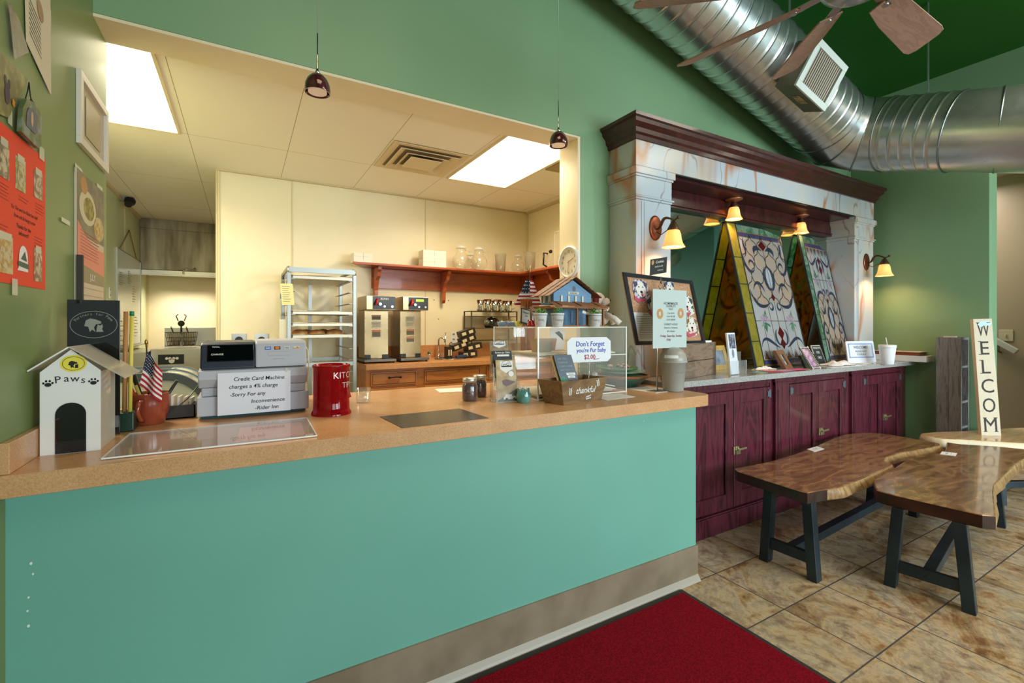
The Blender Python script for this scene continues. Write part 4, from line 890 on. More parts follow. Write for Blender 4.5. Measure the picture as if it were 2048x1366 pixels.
# black back board with emblem
q0 = U(134, 726, 'y', YH+.19); q1 = U(240, 726, 'y', YH+.19); q2 = U(134, 599, 'y', YH+.19); q0.z = 1.12
q0.x = max(q0.x, -.541)
c_ = Card(V((q0.x, YH+.19, 1.04)), V((q1.x, YH+.19, 1.04)), V((q0.x, YH+.19, q2.z)))
mb = MB(); c_.slab(mb, .004); bo = mb.build('back_board', M('gloss_black2', '#0a0e0c', .04, 0, .35), t, bev=.001)
mb = MB(); cc = c_.p(.5, .82, .0006); ry_ = .034; ringm(mb, cc, .062, .0016, ry=ry_*1.35); dogcat(mb, cc+V((0, -.0004, .0)), (1, 0, 0), (0, 0, 1), .05)
for i, ch in enumerate('Partners for Paws'):
    a = PI*(.88-.76*i/16); mb.text(ch, cc+V((.047*math.cos(a), -.0004, .030*math.sin(a)+.002)), (math.sin(a), 0, -math.cos(a)*.7), (math.cos(a)*.7, 0, math.sin(a)), .0085)
c_.text(mb, 'P.O. Box 262', .5, .595, .007, maxw=.09); c_.text(mb, 'Circleville, OH 43113', .5, .565, .007, maxw=.1); c_.text(mb, 'WWW.PARTNERSFORPAWS.COM', .5, .525, .0075, maxw=.125)
lab(mb.build('board_print', M('dim_print', '#8c8e82', .4), bo), 'grey emblem and lettering Partners for Paws')
mb = MB(); mb.box((xb-.001, YH+.183, ZC+.035), (xb+.010, YH+.189, ZC+.075)); mb.build('hasp', ACR, t)
# ---- clear acrylic sheet lying flat, with a flat salmon patch under it
q = [at(203, 921), at(632, 875), at(260, 868)]
q = [V((-.352, 1.748, ZC)), V((.222, 1.738, ZC)), V((-.346, 2.10, ZC))]
c_ = Card(*q); mb = MB(); c_.slab(mb, .004, d=.0062); t = mb.build('acrylic_sheet', glassy('clear_sheet', (.93, .92, .93), 1.5, .02, 1.0, .10, '#d8dce6')); tag(t, 'clear acrylic sheet lying flat in front of the cash register', 'acrylic sheet')
mb = MB(); 
for a0, b0, a1, b1 in ((0, -.004, 1, .004), (0, .994, 1, 1.0), (-.002, 0, .003, 1), (.997, 0, 1.002, 1)): c_.slab(mb, .0042, a0, b0, a1, b1, d=.0063)
mb.build('polished_edge', ACREDGE, t)
c2 = Card(V((-.02, 1.79, ZC)), V((.19, 1.79, ZC)), V((-.01, 2.03, ZC))); mb = MB(); c2.slab(mb, .0008, d=.0009); t = mb.build('pink_patch', M('salmon_tint', '#e8a48c', .8)); tag(t, 'salmon pink patch lying under the clear acrylic sheet', 'paper')
# ---- cash register
t = thing('cash_register', 'grey cash register with dark blue display on the service counter', 'cash register', (.05, 2.45, ZC))
RG = M('register_grey', '#b3b4bd', .5, bump=(400, .1)); RGD = M('register_navy', '#1f2b3d', .4)
mb = MB(); mb.box((-.15, 2.30, ZC), (.245, 2.68, ZC+.012)); lab(mb.build('base_pad', M('teal_pad', '#16454a', .6), t), 'dark teal pad under the drawer')
mb = MB(); mb.box((-.163, 2.272, ZC+.013), (.257, 2.68, ZC+.092)); dr = mb.build('cash_drawer', RG, t, bev=.004)
def profx(x0, x1, pr): mb = MB(); mb.prism(pr, (x0, 0, 0), (0, 1, 0), (0, 0, 1), (x1-x0, 0, 0)); return mb
profx(-.148, .244, [(2.285, ZC+.0925), (2.66, ZC+.0925), (2.66, ZC+.128), (2.28, ZC+.128)]).build('lower_case', RG, t, bev=.004)
profx(-.158, .25, [(2.28, ZC+.1285), (2.66, ZC+.1285), (2.66, ZC+.25), (2.30, ZC+.205), (2.258, ZC+.20), (2.258, ZC+.165)]).build('main_case', RG, t, bev=.005)
profx(.046, .248, [(2.272, ZC+.206), (2.66, ZC+.251), (2.60, ZC+.320), (2.32, ZC+.318), (2.30, ZC+.305)]).build('printer_cover', RG, t, bev=.006)
profx(-.152, .0455, [(2.272, ZC+.206), (2.66, ZC+.251), (2.60, ZC+.316), (2.33, ZC+.314), (2.31, ZC+.305)]).build('display_case', RGD, t, bev=.006)
u_ = V((1, 0, 0)); v0 = V((0, 2.272, ZC+.206)); v1 = V((0, 2.31, ZC+.305)); vv = (v1-v0)
c_ = Card(V((-.128, 0, 0))+v0+vv*.30, V((.040, 0, 0))+v0+vv*.30, V((-.128, 0, 0))+v0+vv*.98); mb = MB(); c_.slab(mb, .004, d=.005); ds = mb.build('display_window', M('display_black', '#06090b', .05, 0, .8), t, bev=.002)
mb = MB(); c_.text(mb, 'TOTAL', .10, .82, .006, d=.0057, align='l'); c_.text(mb, 'CHANGE', .08, .36, .0075, d=.0057, align='l'); mb.build('display_text', PAPER, ds)
vv2 = V((0, 2.30, ZC+.305))-V((0, 2.272, ZC+.206)); c_ = Card(V((.046, 0, 0))+v0, V((.248, 0, 0))+v0, V((.046, 0, 0))+v0+vv2)
for k, (a, col, s_) in enumerate(((.18, '#5a73b0', ''), (.36, '#3a2420', ''), (.55, '#ccc8c2', 'VISA'), (.74, '#d2cdc6', ''))):
    mb = MB(); c_.rect(mb, a, .74, a+.12, .88, .0012); st = mb.build('card_sticker', M('sticker%d' % k, col, .4), t)
    mb = MB()
    if k == 1: c_.disc(mb, a+.045, .81, .0058, .0018); c_.disc(mb, a+.075, .81, .0058, .002)
    if k == 2: c_.text(mb, 'VISA', a+.06, .78, .006, d=.0018)
    if k == 0: c_.rect(mb, a+.02, .79, a+.10, .83, .0018)
    if k == 3: c_.rect(mb, a, .76, a+.12, .80, .0018); c_.disc(mb, a+.08, .82, .004, .002)
    mb.build('sticker_print', M('sticker_orange%d' % k, ['#c7d0ea', '#e0782c', '#2e3a6b', '#d98a3a'][k], .5), st)
mb = MB(); c_.line(mb, [(.34, .30), (.34, .34), (.55, .34), (.55, .30)], .0012, .0012); c_.line(mb, [(.24, .48), (.24, .66), (.66, .66), (.66, .48), (.24, .48)], .0007, .0012); mb.build('cover_lines', GREY, t)
mb = MB(); mb.tube([(.25, 2.36, ZC+.29), (.262, 2.36, ZC+.27), (.268, 2.37, ZC+.20), (.262, 2.38, ZC+.10), (.26, 2.42, ZC+.02)], .0025, 6); lab(mb.build('side_cord', M('cream_cord', '#d8cda8', .5), t), 'cream cord on the right side')
mb = MB(); mb.tube([(-.165, 2.40, ZC+.13), (-.20, 2.36, ZC+.08), (-.26, 2.32, ZC+.03), (-.30, 2.335, ZC+.006), (-.34, 2.345, ZC+.005)], .0022, 6); mb.build('power_cord', BLACK, t)
# taped note
c_ = Card(U(435, 832, 'y', 2.252), U(581, 820, 'y', 2.252), U(432, 747, 'y', 2.252)); c_ = Card(c_.o, c_.o+c_.u, V((c_.o.x, 2.252, c_.p(0, 1).z)))
mb = MB(); c_.slab(mb, .001); t = mb.build('paper_note', M('note_paper', '#dfdfe8', .7)); tag(t, 'handwritten white note about the 4% card charge taped to the cash register', 'note')
mb = MB(); K = dict(shear=.12)
for s_, a, b, w_ in (('Credit Card Machine', .56, .80, .72), ('charges a 4% charge', .48, .62, .84), ('-Sorry For any', .40, .43, .56), ('Inconvenience', .68, .25, .56), ('-Rider Inn', .66, .08, .46)):
    c_.text(mb, s_, a, b, .0155, d=.0008, maxw=c_.w*w_, **K)
lab(mb.build('handwriting', INK, t), 'black handwriting')
mb = MB(); c_.rect(mb, .92, .97, .955, 1.06, .0012); mb.build('tape', TAPE, t)
# ---- mug with pens and small flag
t = thing('pen_mug', 'ribbed terracotta mug of pens beside the dog house box', 'mug', (-.30, 2.275, ZC)); MUG = M('terracotta_glaze', '#8c3a26', .2, 0, .5, .6, var=(8, '#a04a30', .4, .6))
mc = at(290, 852); mc = V((-.318, 2.30, ZC))
mb = MB(); mb.lathe([(.043, 0), (.048, .004), (.060, .045), (.066, .085), (.064, .118), (.066, .122), (.061, .122), (.058, .085), (.05, .02), (.0, .012)], mc, 64, rib=(.012, 32), cap=False); mb.build('mug_body', MUG, t)
mb = MB(); mb.tube([mc+V((-.012, -.062, .1)), mc+V((-.02, -.092, .095)), mc+V((-.024, -.096, .06)), mc+V((-.018, -.075, .03)), mc+V((-.012, -.052, .02))], .0075, 10); mb.build('handle', MUG, t)
def pen(a, b, r, col, nm, lb, cap=None):
    o = MB().cyl(a, b, r, 12); o = o.build(nm, M('pen_'+col, col, .35)); tag(o, lb, nm.replace('_', ' '))
    if cap: c0 = V(b)-(V(b)-V(a)).normalized()*cap[1]; lab(MB().cyl(c0, V(b)+(V(b)-V(a)).normalized()*.001, r*1.12, 12).build('pen_cap', M('cap_'+cap[0], cap[0], .35), o), 'coloured cap')
pen(mc+V((-.01, .02, .02)), mc+V((-.055, .03, .195)), .008, '#121316', 'marker', 'thick black marker standing in the terracotta mug')
pen(mc+V((.01, .01, .02)), mc+V((.088, .0, .165)), .006, '#1c1b1a', 'pen', 'black pen leaning right out of the terracotta mug')
pen(mc+V((.0, -.01, .02)), mc+V((-.04, -.022, .155)), .0055, '#b8a24a', 'highlighter', 'yellow highlighter in the terracotta mug')
pen(mc+V((-.01, .0, .02)), mc+V((-.058, -.008, .15)), .005, '#c2321f', 'pen', 'red pen at the left rim of the terracotta mug')
# flag
def flag(t, corners, depth_fn, pole_a, pole_b, stars=5):
    p00, p10, p11, p01 = corners
    def S(u, v_, off=0): 
        p = p00.lerp(p10, u).lerp(p01.lerp(p11, u), v_); p = p+V((0, 1, 0))*(depth_fn(u, v_)-off); return p
    mbs = [MB(), MB(), MB()]; n = 13
    for k in range(n):
        for j in range(10):
            u0, u1 = j/10, (j+1)/10; v0_, v1_ = k/n, (k+1)/n
            blue = k >= 6 and j < 5; i = 2 if blue else (0 if k % 2 == 0 else 1)
            mbs[i].add([S(u0, v0_), S(u1, v0_), S(u1, v1_), S(u0, v1_)], [(0, 1, 2, 3)], False)
    o = mbs[0].build('red_stripes', M('flag_red', '#a51c30', .8), t, solid=.0006); mbs[1].build('white_stripes', M('flag_white', '#e6dcd2', .8), t, solid=.0006); mbs[2].build('blue_canton', M('flag_blue', '#23253c', .8), t, solid=.0006)
    mb = MB()
    for r in range(stars+1):
        for q in range(stars+1):
            c = S(.05+.4*q/stars, .5+.44*r/stars, .0012); e = (p10-p00).normalized(); f_ = (p01-p00).normalized(); s_ = (p10-p00).length*.026
            mb.poly([c+e*(s_*(1 if k % 2 == 0 else .42)*math.sin(k*PI/5))+f_*(s_*(1 if k % 2 == 0 else .42)*math.cos(k*PI/5)) for k in range(10)])
    lab(mb.build('stars', PAPER, t), 'white stars')
    MB().cyl(pole_a, pole_b, .0025, 8).build('pole', M('flag_pole', '#3a2a20', .4), t); mb = MB(); d = (V(pole_b)-V(pole_a)).normalized(); mb.lathe([(.0, .03), (.005, .022), (.006, .012), (.003, .006), (.004, 0), (0, -.002)], pole_b, 12, d); lab(mb.build('finial', M('gilt', '#a98a4c', .3, .8), t), 'gold finial')
t = thing('small_flag', 'small American flag on a stick in the terracotta mug', 'flag', mc+V((0, 0, .03)))
Yf = 2.235; cs = [U(279, 771, 'y', Yf), U(323, 806, 'y', Yf), U(324, 742, 'y', Yf), U(294, 703, 'y', Yf)]
flag(t, cs, lambda u, v_: .012*math.sin(u*7), mc+V((.0, .0, .03)), U(293, 693, 'y', 2.25))
# sticks behind the dog house
t = tag(MB().box((-.47, 2.16, ZC), (-.345, 2.245, ZC+.07)).build('green_tin', M('dark_green_tin', '#1d3a2c', .35, .3), bev=.004), 'dark green tin holding sticks behind the dog house box', 'tin')
t = thing('wooden_stick', 'plain wooden stick standing behind the dog house box', 'stick', (-.372, 2.2, ZC+.07)); a, b = V((-.378, 2.2, ZC+.07)), U(252, 623, 'y', 2.2)
MB().cyl(a, b, .0072, 12).build('shaft', wood('plain_stick', [(0, '#b57a42'), (1, '#cf9a62')], (9, 9, 1), .5), t)
t = thing('yellow_stick', 'yellow stick with green tip standing behind the dog house box', 'stick', (-.355, 2.2, ZC+.07)); a, b = V((-.360, 2.185, ZC+.07)), U(264, 623, 'y', 2.185)
MB().cyl(a, b, .0065, 12).build('shaft', M('stick_yellow', '#e4cf5a', .5), t); lab(MB().cyl(b-(b-a).normalized()*.016, b+V((0, 0, .001)), .0072, 12).build('tip', M('tip_green', '#1f8a5a', .4), t), 'green tip')
# black caddy of packets
t = thing('packet_tray', 'small black tray of sugar packets left of the cash register', 'tray', (-.21, 2.42, ZC)); BW = M('dark_tray', '#2a2118', .45)
mb = MB(); x0, x1, y0, y1 = -.285, -.175, 2.36, 2.46; 
mb.box((x0, y0, ZC), (x1, y1, ZC+.005)); mb.box((x0, y0, ZC), (x1, y0+.004, ZC+.055)); mb.box((x0, y1-.004, ZC), (x1, y1, ZC+.055)); mb.box((x0, y0, ZC), (x0+.004, y1, ZC+.055)); mb.box((x1-.004, y0, ZC), (x1, y1, ZC+.055)); mb.build('tray_box', BW, t)
for k in range(5):
    o = MB().obox((-.275+.018*k, 2.372, ZC+.006), (.007, .004, 0), (.006, .07, .0), (.008*(k-1)*.4, .0, .09-.004*k)).build('sugar_packet', M('packet_paper', '#d8cfc0', .8)); tag(o, 'upright beige sugar packet in the small black tray', 'sugar packet', 'sugar packets in the black tray')
# ---- red jar
rc = V((.335, 2.16, ZC)); t = thing('red_tip_jar', 'translucent red kitchen tips jar beside the cash register', 'jar', rc); RJ = glassy('red_plastic', (.78, .02, .05), 1.45, .03, 1.5, .35, '#b00a18')
mb = MB(); pr = [(.082, 0), (.082, .008), (.075, .02), (.074, .06), (.073, .16), (.073, .20), (.078, .208), (.078, .214), (.072, .216), (.071, .2), (.070, .06), (.070, .02), (0, .014)]
mb.lathe(pr, rc, 56, cap=False); mb.build('jar_body', RJ, t)
mb = MB(); random.seed(3)
for k in range(7):
    c = rc+V((random.uniform(-.035, .035), random.uniform(-.03, .03), .03+.022*k)); u = V((random.uniform(-1, 1), random.uniform(-1, 1), random.uniform(-.5, .5))).normalized(); v_ = u.orthogonal().normalized()
    mb.poly([c-u*.045-v_*.02, c+u*.045-v_*.02, c+u*.045+v_*.02, c-u*.045+v_*.02])
lab(mb.build('folded_bills', M('banknote', '#a8402e', .8), t, solid=.001), 'folded banknotes inside')
def wrap(mb, s_, c, r, a0, z, h, dirn=1):
    x = a0
    for ch in s_:
        if ch == ' ': x += h*.5/r; continue
        vs, fs, q0, q1 = text_geo(ch); k = h/.7; wd = (q1-q0)*k
        mb.add([(c[0]+r*math.sin(x+(p.x-q0)*k/r), c[1]-r*math.cos(x+(p.x-q0)*k/r), z+p.y*k) for p in vs], fs); x += (wd+h*.16)/r
    return mb
a_v = math.atan2(-rc.x, -rc.y)   # direction to camera measured like in wrap
va = math.atan2(-rc.x, rc.y)
mb = MB(); wrap(mb, 'KITCHEN', rc, .0752, va+.12, ZC+.160, .026); wrap(mb, 'TIPS', rc, .0752, va+.62, ZC+.118, .024); lab(mb.build('glitter_letters', M('glitter', '#c9b9b4', .4, .5, var=(300, '#efe8e4', .45, .55)), t), 'silver glitter letters KITCHEN TIPS')
# ---- tumbler
def tumbler(name, lbl, c, r, h, cat, group=None, mat=GLASS, base=.012, grp=None):
    t = thing(name, lbl, cat, c, group); mb = MB(); mb.lathe([(r*.86, 0), (r*.9, .003), (r, h), (r-.003, h), (r*.86, base), (0, base)], c, 32, cap=False); mb.build('glass_wall', mat, t); mb = MB(); mb.lathe([(0, .0005), (r*.84, .0005), (r*.84, base-.001), (0, base-.001)], c, 24, cap=False); mb.build('glass_base', GLASS, t); return t
tumbler('glass_tumbler', 'small clear glass tumbler beside the red jar', at(728, 806)+V((0, .02, 0)), .037, .072, 'glass')
# ---- black menu laid flat
c_ = Card(V((.518, 1.722, ZC)), V((.885, 1.725, ZC)), V((.50, 1.985, ZC))); mb = MB(); c_.slab(mb, .0015, d=.0016); t = mb.build('flat_menu', M('dark_menu', '#3d3a36', .25, 0, .5)); tag(t, 'dark rectangular menu sheet lying flat on the counter edge', 'menu')
mb = MB(); c_.rect(mb, .52, .48, .60, .56, .0003); c_.line(mb, [(.25, .80), (.55, .83)], .012, .0003); dogcat(mb, c_.p(.22, .66, .0004), (1, 0, 0), (0, 1, 0), .05); lab(mb.build('menu_print', M('menu_print', '#9a8662', .4), t), 'small tan print')
c_ = Card(V((.97, 2.50, ZC)), V((1.25, 2.46, ZC)), V((1.0, 2.66, ZC))); mb = MB(); c_.slab(mb, .002, d=.002); t = mb.build('loose_paper', PAPER); tag(t, 'white sheet of paper lying on the far edge of the counter by the jam jars', 'paper')
# ---- jam jars
def mason(c, lbl):
    t = thing('jam_jar', lbl, 'jam jar', c, 'jars of dark red jam')
    mb = MB(); mb.lathe([(.0, .003), (.034, .003), (.0375, .012), (.0375, .07), (.033, .086), (.03, .090), (0, .090)], c, 32, cap=False); mb.build('jam', M('dark_jam', '#2a0508', .15, 0, .5, .3, var=(40, '#4a0a10', .45, .6)), t)
    mb = MB(); mb.lathe([(.032, 0), (.038, .004), (.0405, .014), (.0405, .074), (.036, .09), (.032, .096), (.032, .104)], c, 40, cap=False); mb.build('glass_jar', GLASS, t)
    mb = MB(); mb.lathe([(.035, .098), (.037, .1), (.037, .115), (.034, .118), (0, .118)], c, 32, rib=(.012, 40)); lab(mb.build('lid', M('lid_zinc', '#c9c4b8', .3, .8), t), 'silver screw lid')
    va = math.atan2(-c[0], c[1]); mb = MB(); wrap(mb, 'Ball', c, .0412, va-.30, c[2]+.048, .014); lab(mb.build('embossed_word', glassy('embossed', (.9, .9, .9), 1.5, .2, 2.5, .12), t), 'embossed glass lettering')
mason(V((1.003, 2.17, ZC)), 'front jar of dark red jam with silver lid beside the brochure holder'); mason(V((1.105, 2.265, ZC)), 'second jar of dark red jam behind the front one')
# ---- brochure holder
t = thing('brochure_holder', 'clear tiered brochure holder with trail brochures on the counter', 'brochure holder', (1.16, 2.05, ZC))
bx = V((1.0, -.18, 0)).normalized(); by = V((.18, 1, 0)).normalized(); o0 = V((1.083, 2.035, ZC))
def LP(a, b, c): return o0+bx*a+by*b+V((0, 0, c))
for k, (b, z0, h) in enumerate(((0, .0, .115), (.035, .06, .115), (.07, .12, .115))):
    mb = MB(); mb.obox(LP(0, b, 0 if k == 0 else z0), bx*.125, by*.002, V((0, .0, h if k == 0 else h))); mb.obox(LP(0, b, 0), bx*.002, by*.035, V((0, 0, z0+h))); mb.obox(LP(.123, b, 0), bx*.002, by*.035, V((0, 0, z0+h))); mb.build('clear_pocket', ACR, t, bev=0)
mb = MB(); mb.obox(LP(0, -.01, 0), bx*.125, by*.13, V((0, 0, .002))); mb.build('clear_base', ACR, t)
def brochure(a, b, z0, w_, h, cols, kind, lbl):
    lean = .035; c_ = Card(LP(a, b, z0), LP(a+w_, b, z0), LP(a, b+lean, z0+h)); o = thing('brochure', lbl, 'brochure', LP(a+w_/2, b, z0), 'trail brochures in the clear holder')
    mb = MB(); c_.slab(mb, .006); pg = mb.build('pages', M('bro_'+cols[0], cols[0], .5, var=(22, cols[1], .4, .6)), o)
    if kind == 'trail':
        mb = MB(); c_.poly(mb, [(.2, .97), (.2, .78), (.48, .68), (.85, .78), (.85, .97)], .001); lab(mb.build('badge', PAPER, pg), 'white shield badge')
        mb = MB(); cc = c_.p(.52, .865, .0015); c_.ring(mb, .52, .86, .026, .0016, .0015, a0=-.2, a1=PI+.2); c_.rect(mb, .26, .845, .80, .862, .0018); c_.rect(mb, .28, .825, .78, .842, .0018); c_.line(mb, [(.36, .875), (.42, .90), (.48, .885), (.55, .905)], .003, .0018); c_.ring(mb, .60, .895, .007, .0015, .0018)
        lab(mb.build('badge_print', INK, pg), 'black arch emblem over a banner')
        if h > .25: return c_, o, pg
    else:
        mb = MB(); c_.text(mb, 'Farmers Joy Cabins', .5, .9, .010, d=.0012, maxw=w_*.8, shear=.2); c_.rect(mb, .2, .79, .85, .86, .001); lab(mb.build('title', PAPER, pg), 'white script title')
    return c_, o, pg
brochure(.0, .075, .19, .10, .115, ('#a08a68', '#7d6a4c'), 'trail', 'rear brochure with white arch emblem at the top of the clear holder')
brochure(.008, .04, .12, .10, .135, ('#16181a', '#2b2a26'), 'script', 'black brochure with script title in the middle of the clear holder')
c_, o, pg = brochure(.012, .006, .005, .105, .205, ('#a3865a', '#c2a878'), 'trail', 'front brochure with roast meat, green corner and white van')
mb = MB(); c_.poly(mb, [(.25, .50), (.5, .53), (.95, .46), (.7, .40), (.45, .36), (.3, .42)], .001); lab(mb.build('meat_photo', M('roast', '#5a1f16', .5), pg), 'dark roast meat')
mb = MB(); c_.poly(mb, [(0, .0), (1, .0), (1, .30), (0, .03)], .001); lab(mb.build('green_corner', M('bro_green', '#24402e', .6), pg), 'dark green corner')
mb = MB(); c_.poly(mb, [(.30, .05), (.95, .05), (.95, .10), (.85, .13), (.72, .17), (.42, .17), (.36, .12), (.30, .11)], .0015); lab(mb.build('van_drawing', PAPER, pg), 'white van drawing'); mb = MB()
for a in (.45, .82): c_.disc(mb, a, .05, .0075, .002)
c_.poly(mb, [(.74, .12), (.84, .12), (.76, .155), (.72, .155)], .002); c_.ring(mb, .74, .66, .016, .0012, .0015); lab(mb.build('wheels', INK, pg), 'dark wheels')
mb = MB(); pts = []
for k in range(20): r = .17 if k % 2 else .14; a = k*PI/10; pts.append((.74+r*math.cos(a), .655+r*.5*math.sin(a)))
c_.poly(mb, pts, .0012); lab(mb.build('star_burst', PAPER, pg), 'white star burst')
# ---- tulip pot
c = V((1.213, 1.985, ZC)); t = thing('tulip_pot', 'small glossy teal tulip shaped pot beside the brochure holder', 'pot', c); TL = M('teal_glaze', '#3f7a76', .12, 0, .5, .8, var=(18, '#6aa39a', .4, .65))
mb = MB(); seg = 40; prof = [(.026, 0), (.031, .006), (.037, .022), (.037, .040), (.031, .056), (.029, .066), (.026, .066), (.030, .04), (.02, .01), (.0, .008)]; vs = []
for i, (r, z) in enumerate(prof):
    for j in range(seg):
        a = 2*PI*j/seg; w_ = (.5+.5*math.cos(5*a)) if i in (5, 6) else 0; vs.append(c+V(((r+.004*w_)*math.cos(a), (r+.004*w_)*math.sin(a), z+.010*w_-.004*(i in (5, 6)))))
mb.add(vs, [(i*seg+j, i*seg+(j+1) % seg, (i+1)*seg+(j+1) % seg, (i+1)*seg+j) for i in range(len(prof)-1) for j in range(seg)], True); mb.build('pot_body', TL, t)
mb = MB()
for k in range(9): a = k*.7; q = c+V((.012*math.cos(a), .012*math.sin(a), .02)); mb.cyl(q, q+V((.006*math.cos(a), .006*math.sin(a), .062+.003*(k % 3))), .0018, 6)
lab(mb.build('toothpicks', glassy('clear_straws', (.93, .93, .93), 1.45, .1, 1.5, .35), t), 'clear straws standing in the pot')
# ---- clear pastry case
X0, X1, Y0_, Y1_, ZT0, ZT1 = 1.302, 1.925, 1.99, 2.47, ZC, 1.408
X0b = 1.19
t = thing('pastry_case', 'clear acrylic pastry display case on the right end of the counter', 'display case', (1.6, 2.2, ZC)); th = .006
fr = [(X0, Y0_), (X1, Y0_+.02), (X1, Y1_), (X0, Y1_)]
def wall4(name, a, b, z0, z1, mat=ACR):
    d = V((b[0]-a[0], b[1]-a[1], 0)); n = V((-d.y, d.x, 0)).normalized()*th; return MB().obox((a[0], a[1], z0), d, n, (0, 0, z1-z0)).build(name, mat, t)
for k, nm in enumerate(('front_panel', 'end_panel', 'rear_panel', 'end_panel')): wall4(nm, fr[k], fr[(k+1) % 4], ZC, ZT1-.006)
MB().prism(fr, (0, 0, ZT1-.0055), (1, 0, 0), (0, 1, 0), (0, 0, .0055)).build('top_panel', ACR, t)
MB().prism([(x+(.008 if x == X0 else -.008), y+(.008 if y < 2.2 else -.008)) for x, y in fr], (0, 0, ZC+.215), (1, 0, 0), (0, 1, 0), (0, 0, .005)).build('shelf_panel', ACR, t)
mb = MB()
for a, b in fr: mb.box((a-.003, b-.003, ZC), (a+.003, b+.003, ZT1))
for z in (ZC+.003, ZC+.218, ZT1-.003):
    for k in range(4): mb.bar((*fr[k], z), (*fr[(k+1) % 4], z), .005, .004)
mb.build('polished_edge', ACREDGE, t)
INS = .02
for nm, lb, (x0, x1, y0, y1, z), col in (('pastry_tray', 'white lined tray on the upper shelf of the clear case', (1.34, 1.88, 2.05, 2.36, ZC+.221), '#e8d8c0'), ('pastry_tray', 'white lined tray on the floor of the clear case', (1.34, 1.86, 2.05, 2.36, ZC+.006), '#ece2d2')):
    tt = thing(nm, lb, 'tray', ((x0+x1)/2, (y0+y1)/2, z)); MB().box((x0, y0, z), (x1, y1, z+.012)).build('tray', M('tray_metal', '#bdb6a8', .3, .8), tt, bev=.003); MB().box((x0+.01, y0+.01, z+.0125), (x1-.01, y1-.01, z+.015)).build('paper_liner', M('liner_'+col, col, .8), tt)
for k, (x, y) in enumerate(((1.45, 2.15), (1.56, 2.27))):
    z = ZC+.237; o = MB().prism([(-.045, 0), (.045, 0), (.06, .07), (-.06, .07)], (x, y, z), (1, 0, 0), (0, 0, 1), (0, .06, 0)).build('kraft_basket', M('kraft', '#b58c62', .8)); tag(o, ['left kraft paper basket on the case shelf', 'right kraft paper basket on the case shelf, further back'][k], 'basket')
o = MB().prism([(-.05, 0), (.05, 0), (.055, .13), (-.055, .13)], (1.66, 2.32, ZC+.237), (1, 0, 0), (0, 0, 1), (0, .004, 0)).build('paper_bag', PAPER); tag(o, 'white paper bag with dark print standing at the back of the clear case', 'paper bag')
mb = MB(); mb.poly([(1.66-.02, 2.319, ZC+.34), (1.66+.0, 2.319, ZC+.325), (1.66+.045, 2.319, ZC+.29), (1.66+.035, 2.319, ZC+.33), (1.66+.01, 2.319, ZC+.35)]); lab(mb.build('bag_print', INK, o), 'dark feather print')
for k in range(2):
    a = V((1.80+.01*k, 2.06, ZC+.045-.018*k)); o = MB().obox(a, (.085, -.0, -.018), (.004, .012, 0), (0, 0, .004)).build('wooden_tongs', M('tongs_white', '#e6e4dc', .4)); tag(o, ['upper white tong blade lying in the clear case', 'lower white tong blade lying in the clear case'][k], 'tongs')
mb = MB(); random.seed(11)
for k in range(9): mb.ball((1.84+random.uniform(-.03, .03), 2.12+random.uniform(-.03, .05), ZC+.245+random.uniform(0, .05)), .022, 8, 6)
o = mb.build('wrapped_candies', glassy('cellophane', (.95, .96, .98), 1.5, .15, 3, .12)); tag(o, 'cellophane wrapped treats heaped at the right of the case shelf', 'wrapped treats'); o['kind'] = 'stuff'
# ---- thankful box
t = thing('wooden_box', 'tapered brown wooden box with white word thankful, at the counter edge', 'box', (1.47, 1.87, ZC)); BX = wood('rustic_box', [(0, '#4f3822'), (.4, '#6d5031'), (.55, '#856641'), (1, '#5b4229')], (1.2, 8, 8), .6, 0, .3)
f0, f1 = V((1.335, 1.815, ZC)), V((1.605, 1.858, ZC)); fu = (f1-f0); fn = V((fu.y, -fu.x, 0)).normalized(); l0 = V((1.305, 1.935, ZC)); sd = l0-f0; l1 = f1+sd; H_ = .118; up_ = V((0, 0, H_)); ex = fu.normalized()*.032; ey = fn*.016
B4 = [f0, f1, l1, l0]; T4 = [f0-ex+ey+up_, f1+ex+ey+up_, l1+ex-ey+up_, l0-ex-ey+up_]; cen = sum(B4, V((0, 0, 0)))/4
def shrink(q, z): c2 = V((cen.x, cen.y, q.z)); return c2+(q-c2)*.93+V((0, 0, z))
Bi = [shrink(q, .008) for q in B4]; Ti = [shrink(q, 0) for q in T4]
for nm, i, j in (('front_board', 0, 1), ('side_board', 1, 2), ('rear_board', 2, 3), ('side_board', 3, 0)):
    mb = MB(); mb.hexa([B4[i], B4[j], Bi[j], Bi[i], T4[i], T4[j], Ti[j], Ti[i]]); bd_ = mb.build(nm, BX, t)
    if i == 0: fb_ = bd_
MB().hexa([*B4, *[q+V((0, 0, .007)) for q in B4]]).build('bottom_board', BX, t)
c_ = Card(f0, f1, f0+ey+up_); mb = MB(); c_.text(mb, 'thankful', .52, .42, .031, d=.002, shear=.28, maxw=.145)
lab(mb.build('lettering', PAPER, fb_), 'white script word thankful')
mb = MB()
for (a, b, an) in ((.13, .5, 1.57), (.86, .74, 1.9), (.60, .20, .15)):
    o_ = c_.p(a, b, .002); u = c_.u.normalized(); w_ = c_.v.normalized(); dd = u*math.cos(an)+w_*math.sin(an); pp = -u*math.sin(an)+w_*math.cos(an)
    for k in range(4):
        for sg in (-1, 1): q = o_+dd*(.009*(k-1.5)); mb.poly([q, q+dd*.008+pp*sg*.004, q+dd*.013+pp*sg*.010, q+dd*.004+pp*sg*.008][::sg])
lab(mb.build('leaf_sprigs', PAPER, fb_), 'three white leaf sprigs')
